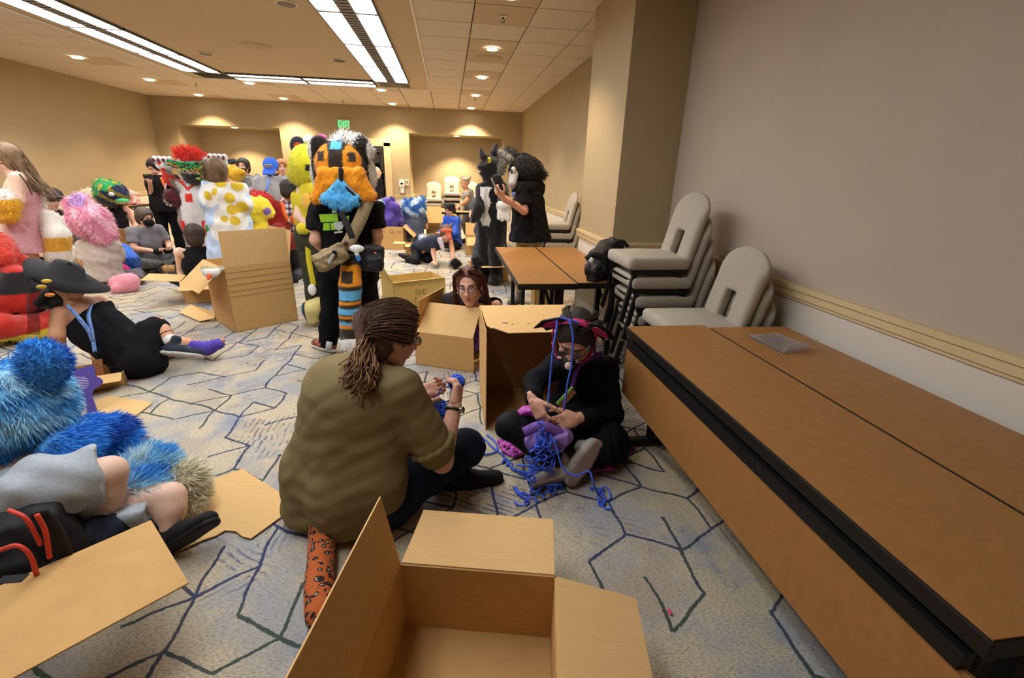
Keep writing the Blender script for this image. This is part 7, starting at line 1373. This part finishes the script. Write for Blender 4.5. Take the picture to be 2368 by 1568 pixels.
q = S(.05); q.chain([W(285, 580, 7.1), W(298, 605, 7.0), W(305, 628, 6.95)], [.10, .12, .10]); q.ell(W(282, 628, 6.85), (.10, .08, .09)); o = thing('plush_paws', 'dark blue and hot pink plush costume paws beside the pink-headed person', 'costume', (W(295, 610, 7.0)[0], 7.0, 0)); l_ = layer('plush', q, furbase, o, .015, wrinkle(.012, .09, 2), cmap((None, '#22488c'), (lambda v: v[:, 2] > W(290, 595, 7.0)[2], '#3a6cc8'), (lambda v: np.linalg.norm(v-W(282, 628, 6.85), axis=1) < .11, '#e8408c'))); fur(l_, 900, .025, .006, furm, (0, 0, -.6), .5, 3)
# scaly green head, tan head, black cap, dark figures
J = sit(*G(285, 592)[:2], 60, .98, z0=.12); t, b = person('seated person with green and navy scaled costume head and bare shoulders', J, 'light', dict(m=blk, sleeve=0, tank=True, e=.014), dict(m=blk2), None, head=False, res=.017, armr=1.15); hp = J['head']+V3(0, 0, .06)
gc = lambda v: np.where((v[:, 2]+.5*(v[:, 0]-hp[0])*-1+.03*np.sin(v[:, 0]*40) > hp[2]+.04)[:, None], np.where((np.sin(v[:, 0]*45)+np.sin(v[:, 1]*40) > 1.1)[:, None], np.array(lin('#c8b03a')), np.array(lin('#2f9a5a'))), np.where((np.sin(v[:, 0]*30+v[:, 2]*35) > .4)[:, None], np.array(lin('#8a7a2a')), np.array(lin('#232a4c'))))
hd = furry_head(t, hp, (.21, .22, .21), gc, [((-.12, .05, .12), (.12, .12, .12)), ((.16, -.03, .0), (.09, .09, .12))], 2600, .05); MB().ball(hp+V3(.12, -.19, .0), (.05, .03, .035), 10, 7).build('eye', mat('silver_eye', '#c8ccd0', .3, .05, 30), hd, True); q = S(.03); q.ell(hp+V3(.2, -.1, -.11), (.1, .09, .05)); layer('jaw', q, furbase, hd, .014, None, cmap((None, '#3aa05c'), (lambda v: v[:, 2] < hp[2]-.12, '#c9b8a8')))
J = sit(*W(225, 500, 8.9)[:2], 90, .95, z0=.25); t, o = fursuit('person in cream and tan fur costume at the back of the left crowd', J, cmap((None, '#b8a58c')), n=0, res=.024); furry_head(t, W(222, 462, 8.9), (.26, .22, .19), cmap((None, '#cdb99a'), (lambda v: v[:, 2] > W(222, 450, 8.9)[2], '#d8c0b4')), [((.18, -.05, -.06), (.13, .12, .1))], 1500, .05)
J = sit(*W(138, 560, 7.6)[:2], 60, 1.0, z0=.12); t, b = person('seated person in black cap with yellow emblem behind the walking person', J, 'pale', dict(m=tee, sleeve=.7), dict(m=blk2), None, res=.018, face=True); q = S(.02); q.ell(J['head']+V3(0, 0, .07), (.14, .15, .11)); q.box(J['head']+V3(-.02, -.0, .05)+J['f_']*.18, (.1, .08, .012), np.array([J['r_'], J['f_'], V3(0, 0, 1)]), rd=.01); cp = layer('cap', q, mat('black_cap', '#1a191b'), t, .013); MB().ball(J['head']+V3(.02, -.15, .09), (.035, .015, .03), 8, 6).build('emblem', mat('yellow_emblem', '#c8a52a', .6, .1, 30), cp, True)
J = sit(*G(172, 640)[:2], 30, .9); t, b = person('seated dark-dressed person with white muzzle hood left of the pink head', J, 'pale', dict(m=mat('grey_shirt', '#6f6c6c', .9, .1, 60), sleeve=.7), dict(m=charc), None, head=False, res=.018); furry_head(t, W(155, 520, 7.0), (.13, .13, .12), cmap((None, '#e2b8b8'), (lambda v: v[:, 2] < W(155, 528, 7.0)[2], '#2a2628')), [], 700, .03); q = S(.03); q.ell(W(160, 590, 6.7), (.14, .1, .13)); o = layer('white_fluff', q, furbase, t, .016, None, cmap((None, '#ddd8cc'))); fur(o, 700, .05, .007, furm, (0, 0, -.5), .5, 3); q = S(.02); q.ell(W(155, 617, 6.5), (.06, .05, .06)); tag(layer('toy_ball', q, furbase, None, .012, None, cmap((None, '#58c04a'), (lambda v: v[:, 2] > W(155, 610, 6.5)[2], '#e8b030'), (lambda v: v[:, 2] < W(155, 623, 6.5)[2], '#4ab0d8'))), 'small rainbow plush ball in front of the pink-headed person', 'toy')
# walking person in pink dress
Y = 5.3; J = stand(*W(50, 480, Y)[:2], 1.72, -80); J.update(head=W(12, 368, Y), neck=W(32, 400, Y), Rs=W(40, 410, Y-.15), Ls=W(58, 412, Y+.15), Re=W(45, 462, Y-.2), Rw=W(5, 482, Y-.2), Le=W(40, 460, Y+.25), Lw=W(5, 478, Y+.2), chest=W(48, 445, Y), pelvis=W(58, 515, Y), hf=nrm((-.97, -.1, -.2)))
J['Rh'] = J['pelvis']+V3(0, -.09, -.03); J['Lh'] = J['pelvis']+V3(0, .09, -.03); J['Rk'] = W(75, 610, Y-.08); J['Ra'] = V3(*G(82, 705)[:2], .08); J['Lk'] = W(60, 608, Y+.1); J['La'] = V3(*W(60, 690, Y+.15)[:2], .08); pkd = mat('pink_fuzzy_dress', '#d9a3a8', .95, .15, 60, .4, 150)
t, b = person('walking person in fuzzy pink strapless dress with long hair at the left edge', J, 'pale', dict(m=pkd, sleeve=0, e=.02, hem=.26, flare=.05, collar=-.17, name='dress', wr=.008), None, dict(m=mat('pale_shoe', '#c9b4a8', .8, .1, 40), sole=MATS['white_rubber']), res=.013, face=True, armr=1.1, g=1.05, legr=1.15)
lh = mat('long_blond_brown_hair', '#8a6c4c', .55, .35, 16, .3, 60, stretch=(5, 5, 1.4), spec=.4); h = hair_cap(b, J['head'], J['hf'], J['hu'], lh, 1.15, .011); strands('long_hair', [[J['head']+V3(.0, -.05, .12), J['head']+V3(.09, -.05, .02), J['head']+V3(.14, -.04, -.14), J['head']+V3(.22, 0, -.3)], [J['head']+V3(.05, .05, .12), J['head']+V3(.12, .05, .0), J['head']+V3(.16, .05, -.18), J['head']+V3(.26, .05, -.34)]], 170, .005, lh, h, .03, 5, 7, .012); MB().tube([J['head']+V3(-.02+.10*math.cos(a), .085*math.sin(a), .05) for a in np.linspace(0, 2*math.pi, 20)], .008, 6).build('headband', mat('cream_band', '#d8ccb8', .8, .1, 40), h, True)
lace_strip(t, 'shoulder_strap', [W(45, 402, Y-.17), W(62, 425, Y-.18), W(75, 450, Y-.15)], .012, mat('dark_strap', '#4a3430', .8, .1, 40), .003, (0, -1, .3))
tl = [W(80, 520, Y+.1), W(112, 510, Y+.05), W(132, 545, Y), W(135, 590, Y), W(130, 622, Y)]
wt = lambda v: np.where(((v[:, 2] < W(130, 548, Y)[2]) & (v[:, 2] > W(130, 580, Y)[2]))[:, None] | (v[:, 2] < W(130, 614, Y)[2])[:, None], np.array(lin('#e0ac3a')), np.array(lin('#e6ded0'))); q = S(.03); q.chain(tl, [.07, .10, .105, .10, .085]); o = layer('tail', q, furbase, t, .014, None, wt); fur(o, 1800, .03, .005, furm, (0, 0, -.8), .65, 3)
q = S(.03); q.ell(W(75, 462, Y+.12), (.09, .06, .13)); q.ell(W(60, 450, Y+.18), (.06, .05, .06)); o = layer('white_wing', q, furbase, t, .014, None, cmap((None, '#e2dcd0'))); fur(o, 700, .05, .007, furm, (.6, 0, -.1), .5, 3)
q = S(.04); q.ell(W(12, 470, Y-.28), (.11, .08, .13)); q.ell(W(8, 500, Y-.28), (.12, .07, .06)); o = layer('plush_toy', q, furbase, None, .014, wrinkle(.006, .08, 3), cmap((None, '#e6b02e'), (lambda v: v[:, 2] > W(12, 455, Y)[2], '#e8e0d4'))); fur(o, 800, .03, .006, furm, (0, 0, -.6), .5, 3); tag(o, 'yellow plush carried by the walking person in pink', 'plush')
# red costume at the left edge
Y = 4.6; J = sit(*W(0, 690, Y)[:2], 80, .9, z0=.0); rd = lambda v: np.where((v[:, 2] < .09)[:, None], np.array(lin('#cdb82a')), np.where(((v[:, 2] > .42) & (v[:, 2] < .6))[:, None], np.array(lin('#262322')), np.array(lin('#b82a1c')))); t, o = fursuit('person in red, black and yellow plush costume low at the left edge', J, rd, n=2600, flen=.025, res=.017, extra=lambda q: (q.cap(W(5, 620, Y), W(40, 640, Y-.1), .09, .09), q.ell(W(25, 680, Y-.1), (.24, .16, .18)))); furry_head(t, W(-35, 580, Y), (.2, .2, .2), cmap((None, '#d0402c')), [((.15, -.05, -.05), (.1, .1, .1))], 1200, .03)
# things on the left table
bx = thing('paper_bag', 'crumpled white and pink paper bag on the left wall table', 'bag', (-6.35, 10.45, .745)); q = S(.02); q.box(V3(-6.35, 10.45, .86), (.16, .12, .11), rd=.04); q.ell(V3(-6.3, 10.4, .96), (.1, .1, .06)); layer('bag_body', q, mat('white_pink_paper', '#d8c4be', .8, .2, 14, color2='#c98a88'), bx, .018, wrinkle(.02, .12, 3)); q = S(.01); q.cap((-6.45, 10.4, .98), (-6.25, 10.5, .98), .02); layer('folded_top', q, mat('white_paper', '#d9d9dc'), bx, .012)
# plush goose on the flap of the tall box
q = S(.02); gp = W(488, 630, 4.40); q.ell(gp, (.07, .06, .05)); q.ell(W(478, 622, 4.42), (.05, .05, .035)); q.cap(W(497, 628, 4.42), W(512, 620, 4.44), .03, .025); pg = thing('plush_bird', 'white plush bird with orange beak lying on the tall box flap', 'plush', gp-V3(0, 0, .05)); layer('plush_body', q, furbase, pg, .009, None, cmap((None, '#e4e0d8'), (lambda v: v[:, 2] > W(480, 619, 4.42)[2], '#a89a6a'))); q = S(.008); q.cap(W(484, 638, 4.34), W(482, 645, 4.32), .022, .012); layer('beak', q, mat('orange_felt', '#e0603a', .8, .1, 40), pg, .006)
# black backpack on the far table
c = W(1385, 603, 3.55); bp = thing('backpack', 'black backpack standing on the table against the pillar', 'backpack', (c[0], c[1], .745)); R_ = np.array([nrm((.75, .6, .25)), nrm((-.62, .78, 0)), nrm((-.2, -.15, 1))]); q = S(.03); q.box(V3(c[0]+.06, c[1], .88), (.16, .09, .13), R_, rd=.06); q.box(V3(c[0]-.03, c[1]-.1, .82), (.12, .06, .07), R_, rd=.04); q.ell(V3(c[0]+.1, c[1]+.03, .98), (.11, .09, .07)); layer('pack_body', q, bk, bp, .01, wrinkle(.008, .08, 3))
MB().tube(smoothpath([W(1412, 575, 3.5), W(1422, 560, 3.48), W(1440, 558, 3.48), W(1452, 570, 3.5)], 6), .013, 8).build('carry_handle', bk, bp, True); lace_strip(bp, 'shoulder_strap', [W(1355, 600, 3.36), W(1372, 590, 3.35), W(1395, 600, 3.34), W(1400, 630, 3.33)], .045, bk, .012); lace_strip(bp, 'brand_patch', [W(1364, 607, 3.32), W(1371, 597, 3.32)], .035, gpr, .003, (-.5, -.8, .3)); lace_strip(bp, 'brand_patch', [W(1354, 616, 3.32), W(1362, 608, 3.32)], .03, mat('plum_patch', '#6a5a68', .8, .2, 60), .003, (-.5, -.8, .3))
# pink scrap on the carpet
q = S(.004); q.ell(G(1547, 1412, .008), (.008, .006, .005)); q.ell(G(1551, 1418, .007), (.006, .007, .005)); tag(layer('paper_scrap', q, mat('neon_pink', '#f04a78', .6, .1, 40), None, .003), 'tiny neon pink scrap on the carpet by the big table', 'scrap')
